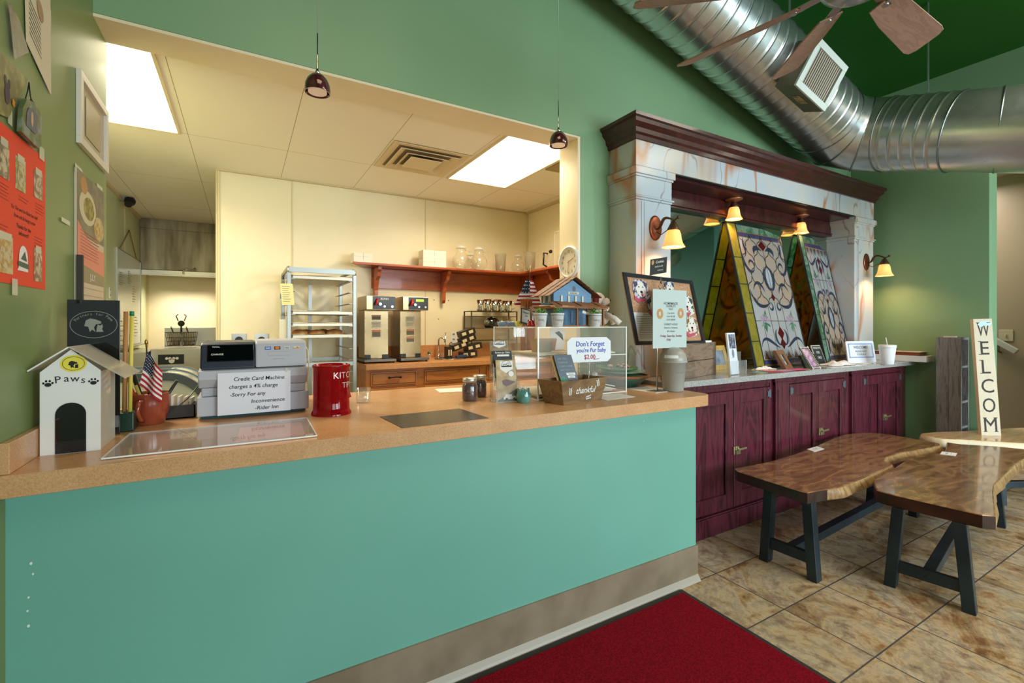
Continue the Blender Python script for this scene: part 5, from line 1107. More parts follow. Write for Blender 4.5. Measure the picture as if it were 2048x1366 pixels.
# booklets and sign in it
c_ = Card(V((1.385, 1.90, ZC+.09)), V((1.485, 1.885, ZC+.09)), V((1.355, 1.93, ZC+.235)))
t = thing('booklet', 'dark blue booklet asking ARE YOU SLEEPING SOMEWHERE SAFE TONIGHT standing in the wooden box', 'booklet', c_.o)
mb = MB(); c_.slab(mb, .006); pg = mb.build('cover', M('navy_cover', '#1c2a3a', .4), t); mb = MB()
for k, s_ in enumerate(('ARE YOU', 'SLEEPING', 'SOMEWHERE', 'SAFE TONIGHT?')): c_.text(mb, s_, .14, .84-.13*k, .009, d=.001, align='l', maxw=.075)
mb.build('cover_text', M('pale_blue_print', '#8fa6ad', .6), pg)
mb = MB(); c_.rect(mb, .42, .30, .92, .38, .001); c_.rect(mb, .46, .20, .86, .28, .001); pl = mb.build('white_strips', PAPER, pg); mb = MB(); c_.text(mb, 'There are', .67, .32, .005, d=.0015); c_.text(mb, 'options', .66, .22, .005, d=.0015); mb.build('strip_text', INK, pl)
mb = MB(); c_.poly(mb, [(.0, 0), (.45, 0), (.4, .18), (.2, .26), (.02, .24)], .001); mb.build('leaf_picture', M('leafpic', '#4f8a76', .6), pg)
c2 = Card(c_.p(-.12, 0, -.012), c_.p(.85, .0, -.012), c_.p(-.12, .98, -.012)); o = MB(); c2.slab(o, .005); tag(o.build('booklet', M('yellow_cover', '#b08a4a', .6)), 'yellow edged booklet behind the dark blue one in the wooden box', 'booklet')
t = thing('fur_baby_sign', "white sign reading Don't Forget you're Fur baby standing in the wooden box", 'sign', (1.60, 1.92, ZC+.09))
c_ = Card(V((1.505, 1.95, ZC+.165)), V((1.675, 1.935, ZC+.175)), V((1.50, 1.95, ZC+.345))); c_ = Card(U(1135, 726, 'y', 1.93), U(1222, 722, 'y', 1.93), U(1134, 675, 'y', 1.93))
mb = MB(); pts = [(.08, 0), (.92, 0), (1, .14), (1, .84), (.9, 1), (.1, 1), (0, .84), (0, .14)]; mb.prism(pts, c_.o, c_.u, c_.v, -c_.n*.003); bo = mb.build('sign_plate', M('sign_white', '#dcdee4', .5), t)
mb = MB(); c_.text(mb, "Don't Forget", .52, .64, .026, d=.001, maxw=c_.w*.84, shear=.1); c_.text(mb, "you're Fur baby", .54, .40, .022, d=.001, maxw=c_.w*.86, shear=.1); lab(mb.build('blue_writing', BLUEINK, bo), 'blue marker writing')
mb = MB(); c_.text(mb, '$2.00', .5, .12, .024, d=.001); c_.line(mb, [(.58, .10), (.72, .12)], .003, .001); lab(mb.build('red_price', M('red_marker', '#a81f2d', .6), bo), 'red price $2.00')
mb = MB(); mb.cyl((1.585, 1.935, ZC+.05), (1.59, 1.932, c_.o.z+.01), .003, 8); mb.lathe([(0, 0), (.012, .004), (.017, .016), (.012, .028), (.004, .034), (0, .036)], (1.62, 1.925, ZC+.105), 16, rib=(.08, 10)); lab(mb.build('crystal_clip', glassy('crystal', (.92, .94, .96), 1.6, .05, 2.5, .2), t), 'crystal knob clip')
# paper under the box
c_ = Card(V((1.62, 1.83, ZC)), V((1.83, 1.84, ZC)), V((1.63, 1.96, ZC))); mb = MB(); c_.slab(mb, .0008, d=.001); o = mb.build('printed_sheet', PAPER); tag(o, 'white printed sheet lying on the counter right of the wooden box', 'paper'); mb = MB()
for k in range(6): c_.line(mb, [(.1, .15+.13*k), (.9, .15+.13*k)], .0012, .0014)
mb.build('print_lines', M('faint_print', '#b8b4ae', .8), o)
# ================================================================= ON TOP OF THE CASE
ZK = 1.4085
# birdhouse
t = thing('birdhouse', 'little blue two storey birdhouse with shingled roofs on top of the clear case', 'birdhouse', (1.62, 2.15, ZK))
BLU = wood('blue_siding', [(0, '#4c6f92'), (.5, '#6d93b5'), (1, '#5a80a3')], (1, 1, 10), .7, 0, .2); SHG = wood('cedar_shingle', [(0, '#6b3f22'), (.5, '#93613b'), (1, '#7d4c2c')], (8, 2, 2), .7, 0, .3)
hx0, hx1, hy0, hy1 = 1.485, 1.715, 2.07, 2.19
MB().box((hx0-.085, hy0-.07, ZK), (hx1+.07, hy1+.0, ZK+.006)).build('base_board', SHG, t)
MB().box((hx0-.0, hy0+.035, ZK+.0065), (hx1, hy1, ZK+.10)).build('ground_floor', BLU, t)
zg = ZK+.12
mb = MB(); pk = .115; w0, w1 = hx0-.03, hx1+.0; xm = (w0+w1)/2
mb.prism([(w0, zg), (w1, zg), (w1, zg+.062), (xm, zg+.062+.075), (w0, zg+.062)], (0, hy0, 0), (1, 0, 0), (0, 0, 1), (0, .12, 0)); up = mb.build('upper_storey', BLU, t)
mb = MB(); disc(mb, (xm+.008, hy0-.001, zg+.09), .011, ry=.015); lab(mb.build('entrance_hole', BLACK, up), 'round black hole')
mb = MB(); mb.box((xm-.035, hy0-.003, zg+.058), (xm+.04, hy0, zg+.072)); sg_ = mb.build('name_plate', M('plate_grey', '#c6c2b4', .7), up); mb = MB(); mb.text('RIDER INN', (xm+.002, hy0-.0035, zg+.0615), (1, 0, 0), (0, 0, 1), .007); mb.build('plate_text', INK, sg_)
for k in range(4): MB().box((w0+.045+.048*k, hy0-.006, zg+.016), (w0+.057+.048*k, hy0-.0005, zg+.050)).build('shutter', M('shutter_white', '#cfcabb', .7), up)
for k in range(2): MB().box((w0-.006, hy0+.03+.045*k, zg+.012), (w0-.0005, hy0+.045+.05*k, zg+.05)).build('shutter', M('shutter_white', '#cfcabb', .7), up)
def roofside(sg, n=6, w_=.27):
    mb = MB(); a = V((xm, 0, zg+.062+.088)); e = V((xm+sg*(.175), 0, zg+.045)); d = (e-a)/n; nn = V((-d.z*sg, 0, abs(d.x))).normalized()
    for k in range(n):
        for j in range(4):
            y0 = hy0-.03+.046*j; mb.obox(a+d*k+V((0, y0, 0))+nn*(.002+.0025*((k*3+j) % 3)), d*1.25, V((0, .044, 0)), nn*.0035)
    mb.build('roof_shingles', SHG, t)
roofside(-1); roofside(1)
mb = MB()
for j in range(8):
    for r in range(2): mb.obox((hx0-.075+.043*j, hy0-.085+.03*r, zg-.014+.010*r+.002*((j*5) % 3)), (.041, 0, 0), (0, .05, .016), (0, -.0008, .003))
for sg, x in ((-1, hx0-.085), (1, hx1+.045)):
    for j in range(3): mb.obox((x, hy0-.04+.055*j, zg-.012 if sg < 0 else zg+.004), (.06, 0, .014*-sg*-1 if sg < 0 else -.014), (0, .052, 0), (0, 0, .003))
mb.build('porch_roof', SHG, t)
mb = MB(); mb.box((hx0-.08, hy0-.075, zg-.022), (hx1+.06, hy1, zg-.013)); mb.build('porch_ceiling', SHG, t)
for x in (hx0-.065, hx0+.085, hx0+.155, hx1-.02, hx1+.04): MB().box((x, hy0-.055, ZK+.0065), (x+.010, hy0-.045, zg-.022)).build('porch_post', SHG, t)
for k in range(2): MB().box((hx0+.11+.05*k, hy0+.030, ZK+.02), (hx0+.125+.05*k, hy0+.0345, ZK+.085)).build('shutter', M('shutter_blue', '#8fa9cf', .7), t)
mb = MB(); mb.obox((hx0+.115, hy0-.062, ZK+.075), (.085, 0, -.026), (.004, 0, .014), (0, -.002, 0)); sp_ = mb.build('for_rent_plate', M('plate_white', '#dedbd0', .7), t)
mb = MB(); mb.text('For Rent', (hx0+.159, hy0-.0645, ZK+.0645), (.95, 0, -.29), (.29, 0, .95), .008); mb.build('plate_text', INK, sp_)
# pots
def pot(px, word, lbl, y=2.0):
    b = U(px, 646, 'y', y); c = V((b.x, y, ZK)); t = thing('herb_pot', lbl, 'plant pot', c, 'white herb pots on the clear case')
    mb = MB(); mb.lathe([(.024, 0), (.027, .002), (.034, .062), (.036, .064), (.036, .070), (.031, .070), (.024, .02), (0, .02)], c, 28, cap=False); mb.build('pot', M('pot_white', '#dcdad6', .5, var=(60, '#c2c0ba', .5, .7)), t)
    mb = MB(); ringv = [(c.x+.0355*math.cos(a*PI/16), c.y+.0355*math.sin(a*PI/16), ZK+.060) for a in range(32)]; mb.tube(ringv, .0014, 5, closed=True); mb.build('blue_rim_line', M('rim_blue', '#6b7aa8', .5), t)
    va = math.atan2(-c.x, c.y); mb = MB(); wrap(mb, word, c, .032, va-.28, ZK+.030, .0085); mb.build('word', M('pot_word', '#6a6e78', .6), t)
    mb = MB(); random.seed(px)
    for k in range(60):
        a = random.uniform(0, 6.28); e = random.uniform(.1, 1.4); r = random.uniform(.012, .030); p = c+V((r*math.cos(a)*math.cos(e*.6), r*math.sin(a)*math.cos(e*.6), .068+r*1.1*math.sin(e))); n = (p-c-V((0, 0, .06))).normalized(); x = n.orthogonal().normalized()*.007; y_ = n.cross(x).normalized()*.007
        mb.poly([p-x, p-y_*.6, p+x, p+y_*.9+n*.004])
    mb.build('foliage', M('herb_green', '#2f6a1e', .6, var=(60, '#63a83c', .4, .6)), t)
pot(1081, 'BASIL', 'leftmost white herb pot beside the red handled bell on the clear case'); pot(1115, 'PARSLEY', 'middle white herb pot on the birdhouse porch', 1.975); pot(1190, 'CHIVES', 'rightmost white herb pot under the birdhouse porch end', 1.975)
# plush dog
t = thing('plush_dog', 'white plush dog with dark red ear leaning on the right of the birdhouse', 'plush toy', (1.87, 2.15, ZK)); PL = M('plush_white', '#e3d9cb', .95, bump=(160, .8), sheen=.4); RD = M('plush_red', '#5e1215', .9, bump=(160, .6))
mb = MB(); mb.ball((1.838, 2.16, ZK+.165), .042, 18, 12, (1.15, .9, .9)); mb.ball((1.872, 2.13, ZK+.150), .026, 14, 10, (1.2, .9, .85)); mb.ball((1.852, 2.165, ZK+.10), .044, 16, 12, (1, .9, 1.3)); mb.ball((1.862, 2.15, ZK+.05), .044, 14, 10)
mb.tube([(1.85, 2.12, ZK+.075), (1.885, 2.06, ZK+.045), (1.905, 2.04, ZK+.018)], [.02, .016, .017], 12); mb.tube([(1.87, 2.16, ZK+.075), (1.91, 2.12, ZK+.05), (1.915, 2.10, ZK+.018)], [.02, .016, .017], 12); mb.tube([(1.845, 2.13, ZK+.125), (1.86, 2.09, ZK+.10)], [.014, .012], 10)
mb.build('body', PL, t)
mb = MB(); mb.ball((1.80, 2.13, ZK+.158), .030, 12, 9, (.8, .35, 1.15)); mb.build('ear', RD, t); mb = MB(); mb.ball((1.90, 2.12, ZK+.155), .007, 8, 6); mb.ball((1.862, 2.115, ZK+.172), .0035, 8, 6); mb.build('nose_and_eye', BLACK, t)
mb = MB(); mb.ball((1.868, 2.10, ZK+.118), .0075, 8, 6); mb.ball((1.882, 2.075, ZK+.068), .008, 8, 6); mb.build('red_spots', RD, t)
# brush jar + sign + flag behind
def low(px, y): b = U(px, 648, 'y', y); return V((b.x, y, ZK))
c = low(1053, 2.29); t = thing('honey_stick_jar', 'clear jar of amber honey sticks labelled honey sticks, on the clear case', 'jar', c)
mb = MB(); mb.lathe([(.032, 0), (.036, .004), (.036, .105), (.034, .112)], c, 28, cap=False); mb.build('glass_jar', GLASS, t)
mb = MB()
for k in range(34): a = k*2.4; r = .027*math.sqrt((k+.5)/34); mb.cyl(c+V((r*.7*math.cos(a), r*.7*math.sin(a), .006)), c+V((r*1.35*math.cos(a), r*1.35*math.sin(a), .155+.006*math.sin(k*3))), .0028, 6)
lab(mb.build('honey_sticks', M('honey_amber', '#a8571c', .25, 0, .5, .4), t), 'bundle of amber sticks'); va = math.atan2(-c.x, c.y)
mb = MB(); mb.lathe([(.0365, .058), (.0365, .098)], c, 28, cap=False); l_ = mb.build('label', PAPER, t); mb = MB(); wrap(mb, 'Honey Stix', c, .0372, va-.85, ZK+.080, .010); wrap(mb, '.50 ea', c, .0372, va-.4, ZK+.064, .008); mb.build('label_text', INK, l_)
t = thing('small_flag', 'small American flag on a stick behind the honey stick jar', 'flag', (1.40, 2.34, ZK)); Yf = 2.33
cs = [U(1029, 610, 'y', Yf), U(1084, 610, 'y', Yf), U(1066, 560, 'y', Yf), U(1052, 560, 'y', Yf)]
flag(t, cs, lambda u, v_: .008*math.sin(u*9), V((1.455, 2.335, ZK)), U(1060, 545, 'y', 2.335), 3)
t = MB(); bz = U(1100, 648, 'y', 2.37); pts = [(-.07, 0), (.10, 0), (.105, .05), (.08, .09), (.055, .12), (.03, .115), (.015, .145), (-.02, .16), (-.05, .13), (-.075, .10), (-.08, .05)]
t.prism(pts, (1.52, 2.35, ZK), (1, 0, 0), (0, 0, 1), (0, .005, 0)); tag(t.build('scalloped_plaque', M('cream_plaque', '#cdbb90', .7)), 'cream scalloped plaque standing behind the birdhouse on the clear case', 'plaque')
q = low(1035, 2.1); c_ = Card(V((1.335, 2.215, ZK+.022)), V((1.415, 2.20, ZK+.003)), V((1.35, 2.235, ZK+.105))); t = MB(); c_.slab(t, .006); t = t.build('framed_note', M('black_frame', '#26211e', .5)); tag(t, 'small black framed note tilted beside the bell on the clear case', 'framed note')
mb = MB(); c_.rect(mb, .06, .07, .94, .93, .001); pn = mb.build('note_paper', M('note_grey', '#bdb8b0', .7), t); mb = MB(); c_.text(mb, 'Thank You', .5, .68, .012, d=.002, shear=.2, maxw=.07); c_.text(mb, 'for', .4, .48, .010, d=.002, shear=.2); c_.disc(mb, .6, .22, .009, .002); c_.disc(mb, .85, .2, .009, .002); mb.build('note_text', INK, pn)
c = low(1062, 2.13); t = thing('hand_bell', 'red hand bell with wooden handle on the clear case', 'bell', c); mb = MB(); mb.lathe([(.028, 0), (.028, .003), (.022, .016), (.016, .032), (.008, .036), (0, .037)], c, 6); mb.build('bell_cup', M('bell_red', '#b01218', .2, 0, .5, .6), t, bev=.002)
mb = MB(); mb.lathe([(.004, .036), (.006, .05), (.0075, .07), (.006, .09), (.0075, .105), (0, .108)], c, 14); mb.build('handle', wood('bell_handle', [(0, '#7d4a2a'), (1, '#a06a42')], (9, 9, 1)), t)
c = low(1038, 2.26); t = MB(); t.lathe([(.012, 0), (.018, .006), (.026, .030), (.024, .030), (.014, .007), (0, .006)], c, 48, rib=(.06, 12), cap=False); tag(t.build('ruffled_bowl', M('lemon_glaze', '#e3dc6a', .25)), 'small ruffled yellow bowl on the left end of the clear case', 'bowl')
bluec = []
for k, px in enumerate((1003, 1020)):
    c = V((1.335+.07*k, 2.425, ZK)); t = MB(); t.lathe([(.022, 0), (.030, .012), (.031, .026), (.028, .028), (.0, .028)], c, 24); tag(t.build('blue_cup', M('blue_ceramic', '#7fa0cf', .3)), ['left blue cup upside down on the clear case', 'right blue cup upside down on the clear case'][k], 'cup')
# clock on the jamb
p = U(1137, 523, 'x', 1.975); t = thing('wall_clock', 'round white wall clock on the cream jamb of the opening', 'clock', (1.99, 2.66, p.z-.11)); cc = V((2.0, 2.655, p.z))
mb = MB(); mb.lathe([(0, 0), (.112, 0), (.116, .006), (.112, .022), (.100, .026), (.097, .014), (0, .012)], cc+V((.011, 0, 0)), 56, (-1, 0, 0)); mb.build('rim', WHITE, t)
mb = MB(); disc(mb, cc+V((-.0035, 0, 0)), .097, (-1, 0, 0), 48); fc_ = mb.build('clock_face', M('clock_face', '#e8e0d2', .6), t)
mb = MB(); ux, uy = V((0, -1, 0)), V((0, 0, 1)); o_ = cc+V((-.0045, 0, 0))
for h in range(12): a = PI/2-2*PI*h/12; mb.text(str(12 if h == 0 else h), o_+ux*(.075*math.cos(a))+uy*(.075*math.sin(a)-.009), ux, uy, .018)
mb.build('numerals', INK, fc_)
mb = MB()
for a, l, w_ in ((PI/2-2*PI*(2.25/12), .06, .004), (PI/2-2*PI*(31/60), .078, .003)): dd = ux*math.cos(a)+uy*math.sin(a); mb.obox(o_+V((-.002, 0, 0))-dd*.012-dd.cross(V((1, 0, 0)))*w_/2, dd*(l+.012), dd.cross(V((1, 0, 0)))*w_, V((-.0008, 0, 0)))
lab(mb.build('hands', M('red_hands', '#a8483a', .4), fc_), 'thin red hands')
# ================================================================= RIGHT END OF THE COUNTER
c_ = Card(V((2.03, 1.88, ZC)), V((2.235, 1.90, ZC)), V((2.00, 2.10, ZC))); mb = MB(); c_.slab(mb, .001, d=.0012); t = mb.build('printed_sheet', PAPER); tag(t, 'white sheet of paper under the small trash bin', 'paper')
c = V((2.192, 1.90, ZC+.0015)); t = thing('small_trash_bin', 'small beige swing top bin marked TRASH at the end of the counter', 'trash bin', c); BI = M('bin_beige', '#a3a39c', .35); BI2 = M('bin_lid', '#a09c92', .35)
mb = MB(); mb.lathe([(.055, 0), (.058, .004), (.072, .165), (.079, .166), (.080, .176), (.068, .176), (.055, .01), (0, .008)], c, 48, cap=False); mb.build('bin_body', BI, t)
mb = MB(); mb.lathe([(.076, .172), (.077, .178), (.076, .190), (.070, .215), (.055, .238), (.030, .252), (0, .256)], c, 48, cap=False); ld = mb.build('dome_lid', BI2, t)
ang = math.atan2(-c.x, c.y)-.15; mb = MB(); rows = []
for i in range(9):
    th = .20+.75*i/8; R = [V((.0785*math.cos(th)*math.sin(a)+c.x, -.0785*math.cos(th)*math.cos(a)+c.y, c.z+.178+.078*math.sin(th))) for a in [ang-.55+1.1*j/8 for j in range(9)]]; rows += R
mb.add(rows, [(i*9+j, i*9+j+1, (i+1)*9+j+1, (i+1)*9+j) for i in range(8) for j in range(8)], True); lab(mb.build('swing_flap', M('flap_white', '#e4e3e1', .25), ld), 'lighter swing flap')
mb = MB(); wrap(mb, 'TRASH', c, .0672, math.atan2(-c.x, c.y)+.15, c.z+.108, .012); lab(mb.build('lettering', INK, t), 'black handwritten word TRASH')
t = thing('menu_stand', 'pole stand with homemade donuts price sign at the end of the counter', 'sign stand', (2.08, 1.93, ZC)); b0 = V((2.085, 1.925, ZC+.0015))
mb = MB(); mb.cyl(b0, b0+V((0, 0, .50)), .0045, 10); mb.box(b0+V((-.05, -.035, 0)), b0+V((.05, .035, .004))); mb.build('pole', STEEL, t)
Ys = 1.90; c_ = Card(U(1306, 697, 'y', Ys), U(1373, 694, 'y', Ys), U(1307, 578, 'y', Ys)); c_.u.z = 0; c_.v = V((0, 0, c_.v.length)); c_ = Card(c_.o, c_.o+c_.u, c_.o+c_.v)
mb = MB(); c_.slab(mb, .006); sp = mb.build('sign_sleeve', M('sleeve', '#c3d0cf', .06, 0, .6, .8), t); DK = M('sign_print', '#5c6268', .7); mb = MB()
for s_, b, h, w_ in (('HOMEMADE', .745, .016, .52), ('DONUTS', .70, .014, .4), ('YEAST', .655, .010, .3), ('1 for $2.25', .585, .010, .42), ('6 for $12.00', .53, .010, .42), ('12 for $20.00', .475, .010, .45), ('DONUT HOLES', .39, .012, .5), ('Glazed or Cinnamon', .335, .010, .6), ('$4 a Dozen', .275, .010, .4)): c_.text(mb, s_, .52, b, h*.95, d=.001, maxw=c_.w*w_)
mb.build('sign_print', DK, sp); mb = MB(); c_.text(mb, 'Friday, Saturday, Sunday', .53, .19, .013, d=.001, maxw=c_.w*.72, shear=.15); c_.text(mb, 'Only', .45, .125, .013, d=.001, shear=.15); lab(mb.build('red_writing', M('maroon_ink', '#7d2430', .7), sp), 'dark red handwriting')
DON = M('donut', '#b98a55', .7)
for a, b in ((.2, .585), (.82, .60)): mb = MB(); c_.ring(mb, a, b, .026, .017, .0009, seg=28, ry=.030); mb.build('donut_picture', DON, sp)
mb = MB(); mb.tube([c_.p(.2, 1.0)+V((0, .0, .0)), c_.p(.16, 1.05), c_.p(.25, 1.09), c_.p(.30, 1.04), c_.p(.2, 1.0)], .0022, 6); mb.tube([c_.p(.25, 1.09), c_.p(.22, 1.16), c_.p(.24, 1.22)], .002, 6); mb.ball(c_.p(.24, 1.12), .008, 8, 6); mb.ball(c_.p(.36, 1.06), .007, 8, 6); mb.build('wire_clip', M('clip_wire', '#8d8274', .35, .8), t)
c2 = Card(U(1300, 551, 'y', Ys), U(1333, 545, 'y', Ys), U(1302, 519, 'y', Ys)); c2 = Card(c2.o, c2.o+c2.u, c2.o+V((.006, 0, c2.v.length))); mb = MB(); c2.slab(mb, .003); ck = mb.build('chalk_tag', M('chalk_black', '#1c1d1c', .7), t); mb = MB(); c2.text(mb, 'Cookies', .55, .70, .014, d=.001, maxw=.07, shear=.15); c2.text(mb, 'Small 2 for $5', .5, .44, .008, d=.001, maxw=.08); c2.text(mb, '$1.00 each', .6, .2, .007, d=.001, maxw=.06); mb.build('chalk_writing', M('chalk', '#d9d6cc', .9), ck); mb = MB(); c2.disc(mb, .12, .78, .010, .0015, ry=.014); mb.build('cookie_picture', DON, ck)
# bowls and basket stack
c = V((2.105, 2.24, ZC)); t = thing('wicker_bowl', 'low round bowl with wicker rim stacked under plates at the back of the counter', 'bowl', c)
mb = MB(); mb.lathe([(.10, 0), (.15, .045), (.165, .06), (.158, .06), (.145, .048), (.095, .008), (0, .006)], c, 40, cap=False); mb.build('bowl', M('teal_bowl', '#3c6a5c', .3, 0, .5, .4), t)
mb = MB(); mb.tube([c+V((.168*math.cos(a*PI/30), .168*math.sin(a*PI/30), .064)) for a in range(60)], .009, 8, closed=True); mb.build('wicker_rim', M('wicker', '#8f6038', .7, bump=(120, 1)), t)
for k, (zz, col, nm) in enumerate(((.075, '#78a896', 'pale green plate resting in the wicker rimmed bowl'), (.098, '#5d8f6a', 'green plate with sweets on top of the wicker bowl'))):
    t = MB(); t.lathe([(.07, 0), (.12, .012), (.150-.02*k, .022), (.148-.02*k, .025), (.115, .016), (0, .006)], c+V((-.03*k, 0, zz-.004)), 36, cap=False); o = t.build('plate', M('plate'+col, col, .25, 0, .5, .4)); tag(o, nm, 'plate')
t = MB(); random.seed(5)
for k in range(14): t.ball(c+V((-.03+random.uniform(-.07, .07), random.uniform(-.06, .04), .118+random.uniform(0, .012))), .012, 7, 5, (1.3, .9, .7))
o = t.build('wrapped_sweets', M('sweet_wrap', '#c9b2c0', .3, 0, .5, .3, var=(40, '#a8384a', .5, .6))); tag(o, 'heap of small wrapped sweets on the green plate', 'sweets'); o['kind'] = 'stuff'
t = thing('wire_basket', 'small dark green wire basket with a wrapped treat behind the wicker bowl', 'basket', (1.98, 2.42, ZC)); mb = MB(); G = M('green_wire', '#1f4a3a', .4, .3); x0, x1, y0, y1, z0, z1 = 1.96, 2.10, 2.41, 2.50, ZC+.001, ZC+.155
for k in range(9): x = x0+(x1-x0)*k/8; mb.tube([(x, y0, z1), (x, y0, z0), (x, y1, z0), (x, y1, z1)], .0016, 5)
for k in range(6): z = z0+(z1-z0)*k/5; mb.tube([(x0, y0, z), (x1, y0, z), (x1, y1, z), (x0, y1, z)], .0016, 5, closed=True)
mb.build('wires', G, t); t = MB(); t.ball((2.03, 2.455, ZC+.155), .038, 12, 8, (1, .8, 1.1)); tag(t.build('wrapped_treat', glassy('cello2', (.85, .88, .95), 1.5, .15, 3, .3, '#cfd6ea')), 'cellophane wrapped treat sitting in the green wire basket', 'wrapped treat')
# ================================================================= THINGS ON THE GRANITE
CR = wood('old_crate', [(0, '#4c3e33'), (.4, '#6d5a4a'), (.55, '#85705c'), (1, '#5a4a3d')], (1.2, 8, 8), .85, 0, .6)
f0 = V((2.40, 2.055, ZG)); f1 = V((2.99, 2.20, ZG)); fu = f1-f0; fy = V((-fu.y, fu.x, 0)).normalized(); D_, H_ = .085, .226
t = thing('wooden_crate', 'weathered wooden crate on the granite under the dog picture board', 'crate', (2.68, 2.18, ZG))
mb = MB(); mb.obox(f0, fu, fy*.012, V((0, 0, H_*.5-.002))); mb.obox(f0+V((0, 0, H_*.5+.002)), fu, fy*.012, V((0, 0, H_*.5-.002))); mb.build('front_boards', CR, t, bev=.002)
MB().obox(f0+fy*D_, fu, fy*.012, V((0, 0, H_))).build('rear_board', CR, t); 
for q in (f0+fy*.0125, f1-fu.normalized()*.012+fy*.0125): MB().obox(q, fu.normalized()*.012, fy*(D_-.013), V((0, 0, H_))).build('end_board', CR, t)
MB().obox(f0+fy*.0125+fu.normalized()*.0125, fu-fu.normalized()*.025, fy*(D_-.013), V((0, 0, .008))).build('bottom_board', CR, t)
MB().obox(f0+V((0, 0, H_+.0005)), fu, fy*(D_+.012), V((0, 0, .006))).build('top_board', CR, t)
zb = ZG+H_+.007
t = thing('easel', 'small brown wooden easel leg beside the crate', 'easel', (2.30, 2.1, ZG)); WD = wood('easel_wood', [(0, '#8a4a20'), (1, '#b06a34')], (6, 6, 1), .5)
MB().bar((2.305, 2.02, ZG), (2.335, 2.06, ZG+.28), .016, .03).build('leg', WD, t); MB().bar((2.345, 2.12, ZG), (2.34, 2.07, ZG+.28), .016, .016).build('leg', WD, t)
# dog picture board
bl = U(1270, 689, 'y', 2.08); br = U(1408, 684, 'y', 2.13); tl = U(1243, 543, 'y', 2.20); bl.z = max(bl.z, zb); 
bl = V((2.10, 2.10, zb)); 
bl = U(1271, 686, 'z', zb) if False else UP(1271, 688, (2.4, 2.11, zb), (0.1, -1, -.35)); br = UP(1408, 684, (2.4, 2.11, zb), (.1, -1, -.35)); tl = UP(1245, 545, (2.4, 2.11, zb), (.1, -1, -.35)); tr = UP(1382, 562, (2.4, 2.11, zb), (.1, -1, -.35))
c_ = Card(bl, br, tl); t = thing('dog_picture_board', 'black framed cork board with dog pictures and a printed notice, leaning above the crate', 'picture board', (bl+br)/2)
def para(q, a, b, d=0): n = (q[1]-q[0]).cross(q[3]-q[0]).normalized(); return q[0].lerp(q[1], a).lerp(q[3].lerp(q[2], a), b)+n*d
Q = [bl, br, tr, tl]; qp = lambda a, b, d=0: para(Q, a, b, d)
def qpoly(mb, pts, d): return mb.poly([qp(a, b, d) for a, b in pts])
nQ = (br-bl).cross(tl-bl).normalized()
mb = MB(); P0 = [qp(*s, 0) for s in ((0, 0), (1, 0), (1, 1), (0, 1))]; mb.hexa([*[p-nQ*.010 for p in P0], *P0]); cb = mb.build('cork_sheet', M('cork', '#c79a78', .85, var=(120, '#b08462', .45, .55)), t)
mb = MB(); w_ = .035
for s in (((-.01, -.01), (1.01, -.01), (1-w_, w_), (w_, w_)), ((1-w_, w_), (1.01, -.01), (1.01, 1.01), (1-w_, 1-w_*1.2)), ((w_, 1-w_*1.2), (1-w_, 1-w_*1.2), (1.01, 1.01), (-.01, 1.01)), ((-.01, -.01), (w_, w_), (w_, 1-w_*1.2), (-.01, 1.01))):
    P = [qp(*q, .001) for q in s]; mb.hexa([*P, *[p+nQ*.010 for p in P]])
mb.build('frame', M('frame_black', '#1b232d', .3, 0, .5, .4), t, bev=.002)
mb = MB(); qpoly(mb, [(.045, .045), (.42, .045), (.42, .475), (.045, .475)], .002); nt_ = mb.build('printed_notice', PAPER, t); mb = MB()
for k in range(13): y = .42-.028*k; 
for k in range(13):
    y = .415-.027*k; qpoly(mb, [(.07, y), (.40-.03*(k % 3 == 2), y), (.40-.03*(k % 3 == 2), y+.007), (.07, y+.007)], .003)
o_ = qp(.25, .443, .003); mb.text('Partners For Paws', o_, (br-bl), (tl-bl), .010, maxw=.16); mb.build('notice_print', M('notice_ink', '#8a8f98', .8), nt_)
def dogpic(a, b, s, base, dark, scarf=None, k=0):
    e = (br-bl).normalized(); f_ = (tl-bl).normalized(); 
    def pol(pts, d, mt, nm, par): mb = MB(); mb.poly([qp(a, b, d)+e*(x*s)+f_*(y*s) for x, y in pts]); return mb.build(nm, mt, par)
    el = lambda cx, cy, rx, ry, n=18: [(cx+rx*math.cos(2*PI*i/n), cy+ry*math.sin(2*PI*i/n)) for i in range(n)]
    bod = pol([(-.38, -.5), (-.5, .0), (-.42, .4), (-.2, .52), (.2, .5), (.42, .38), (.45, .0), (.5, -.45), (.1, -.6)], .003, M('dogbg'+base, base, .7, var=(60, dark, .52, .56)), 'dog_picture', t)
    if scarf: pol([(-.45, -.28), (-.2, -.42), (.25, -.36), (.2, -.52), (-.3, -.62), (-.5, -.45)], .0034, M('scarf', scarf, .7), 'scarf', bod)
    pol(el(0, .05, .30, .38), .0036, M('dogface', '#e6e0da', .7), 'face', bod)
    DKM = M('dog'+dark, dark, .7)
    pol([(-.36, .1), (-.42, .36), (-.18, .42), (-.16, .25)], .004, DKM, 'ear', bod); pol([(.2, .25), (.22, .44), (.42, .34), (.36, .08)], .004, DKM, 'ear', bod)
    mb = MB()
    for cx, cy, rx, ry in ((-.12, .16, .035, .035), (.12, .16, .035, .035), (.0, -.08, .08, .06)): mb.poly([qp(a, b, .0044)+e*(x*s)+f_*(y*s) for x, y in el(cx, cy, rx, ry, 12)])
    mb.build('eyes_and_nose', BLACK, bod); pol(el(.02, -.22, .06, .09, 12), .0044, M('tongue', '#c4405a', .6), 'tongue', bod)
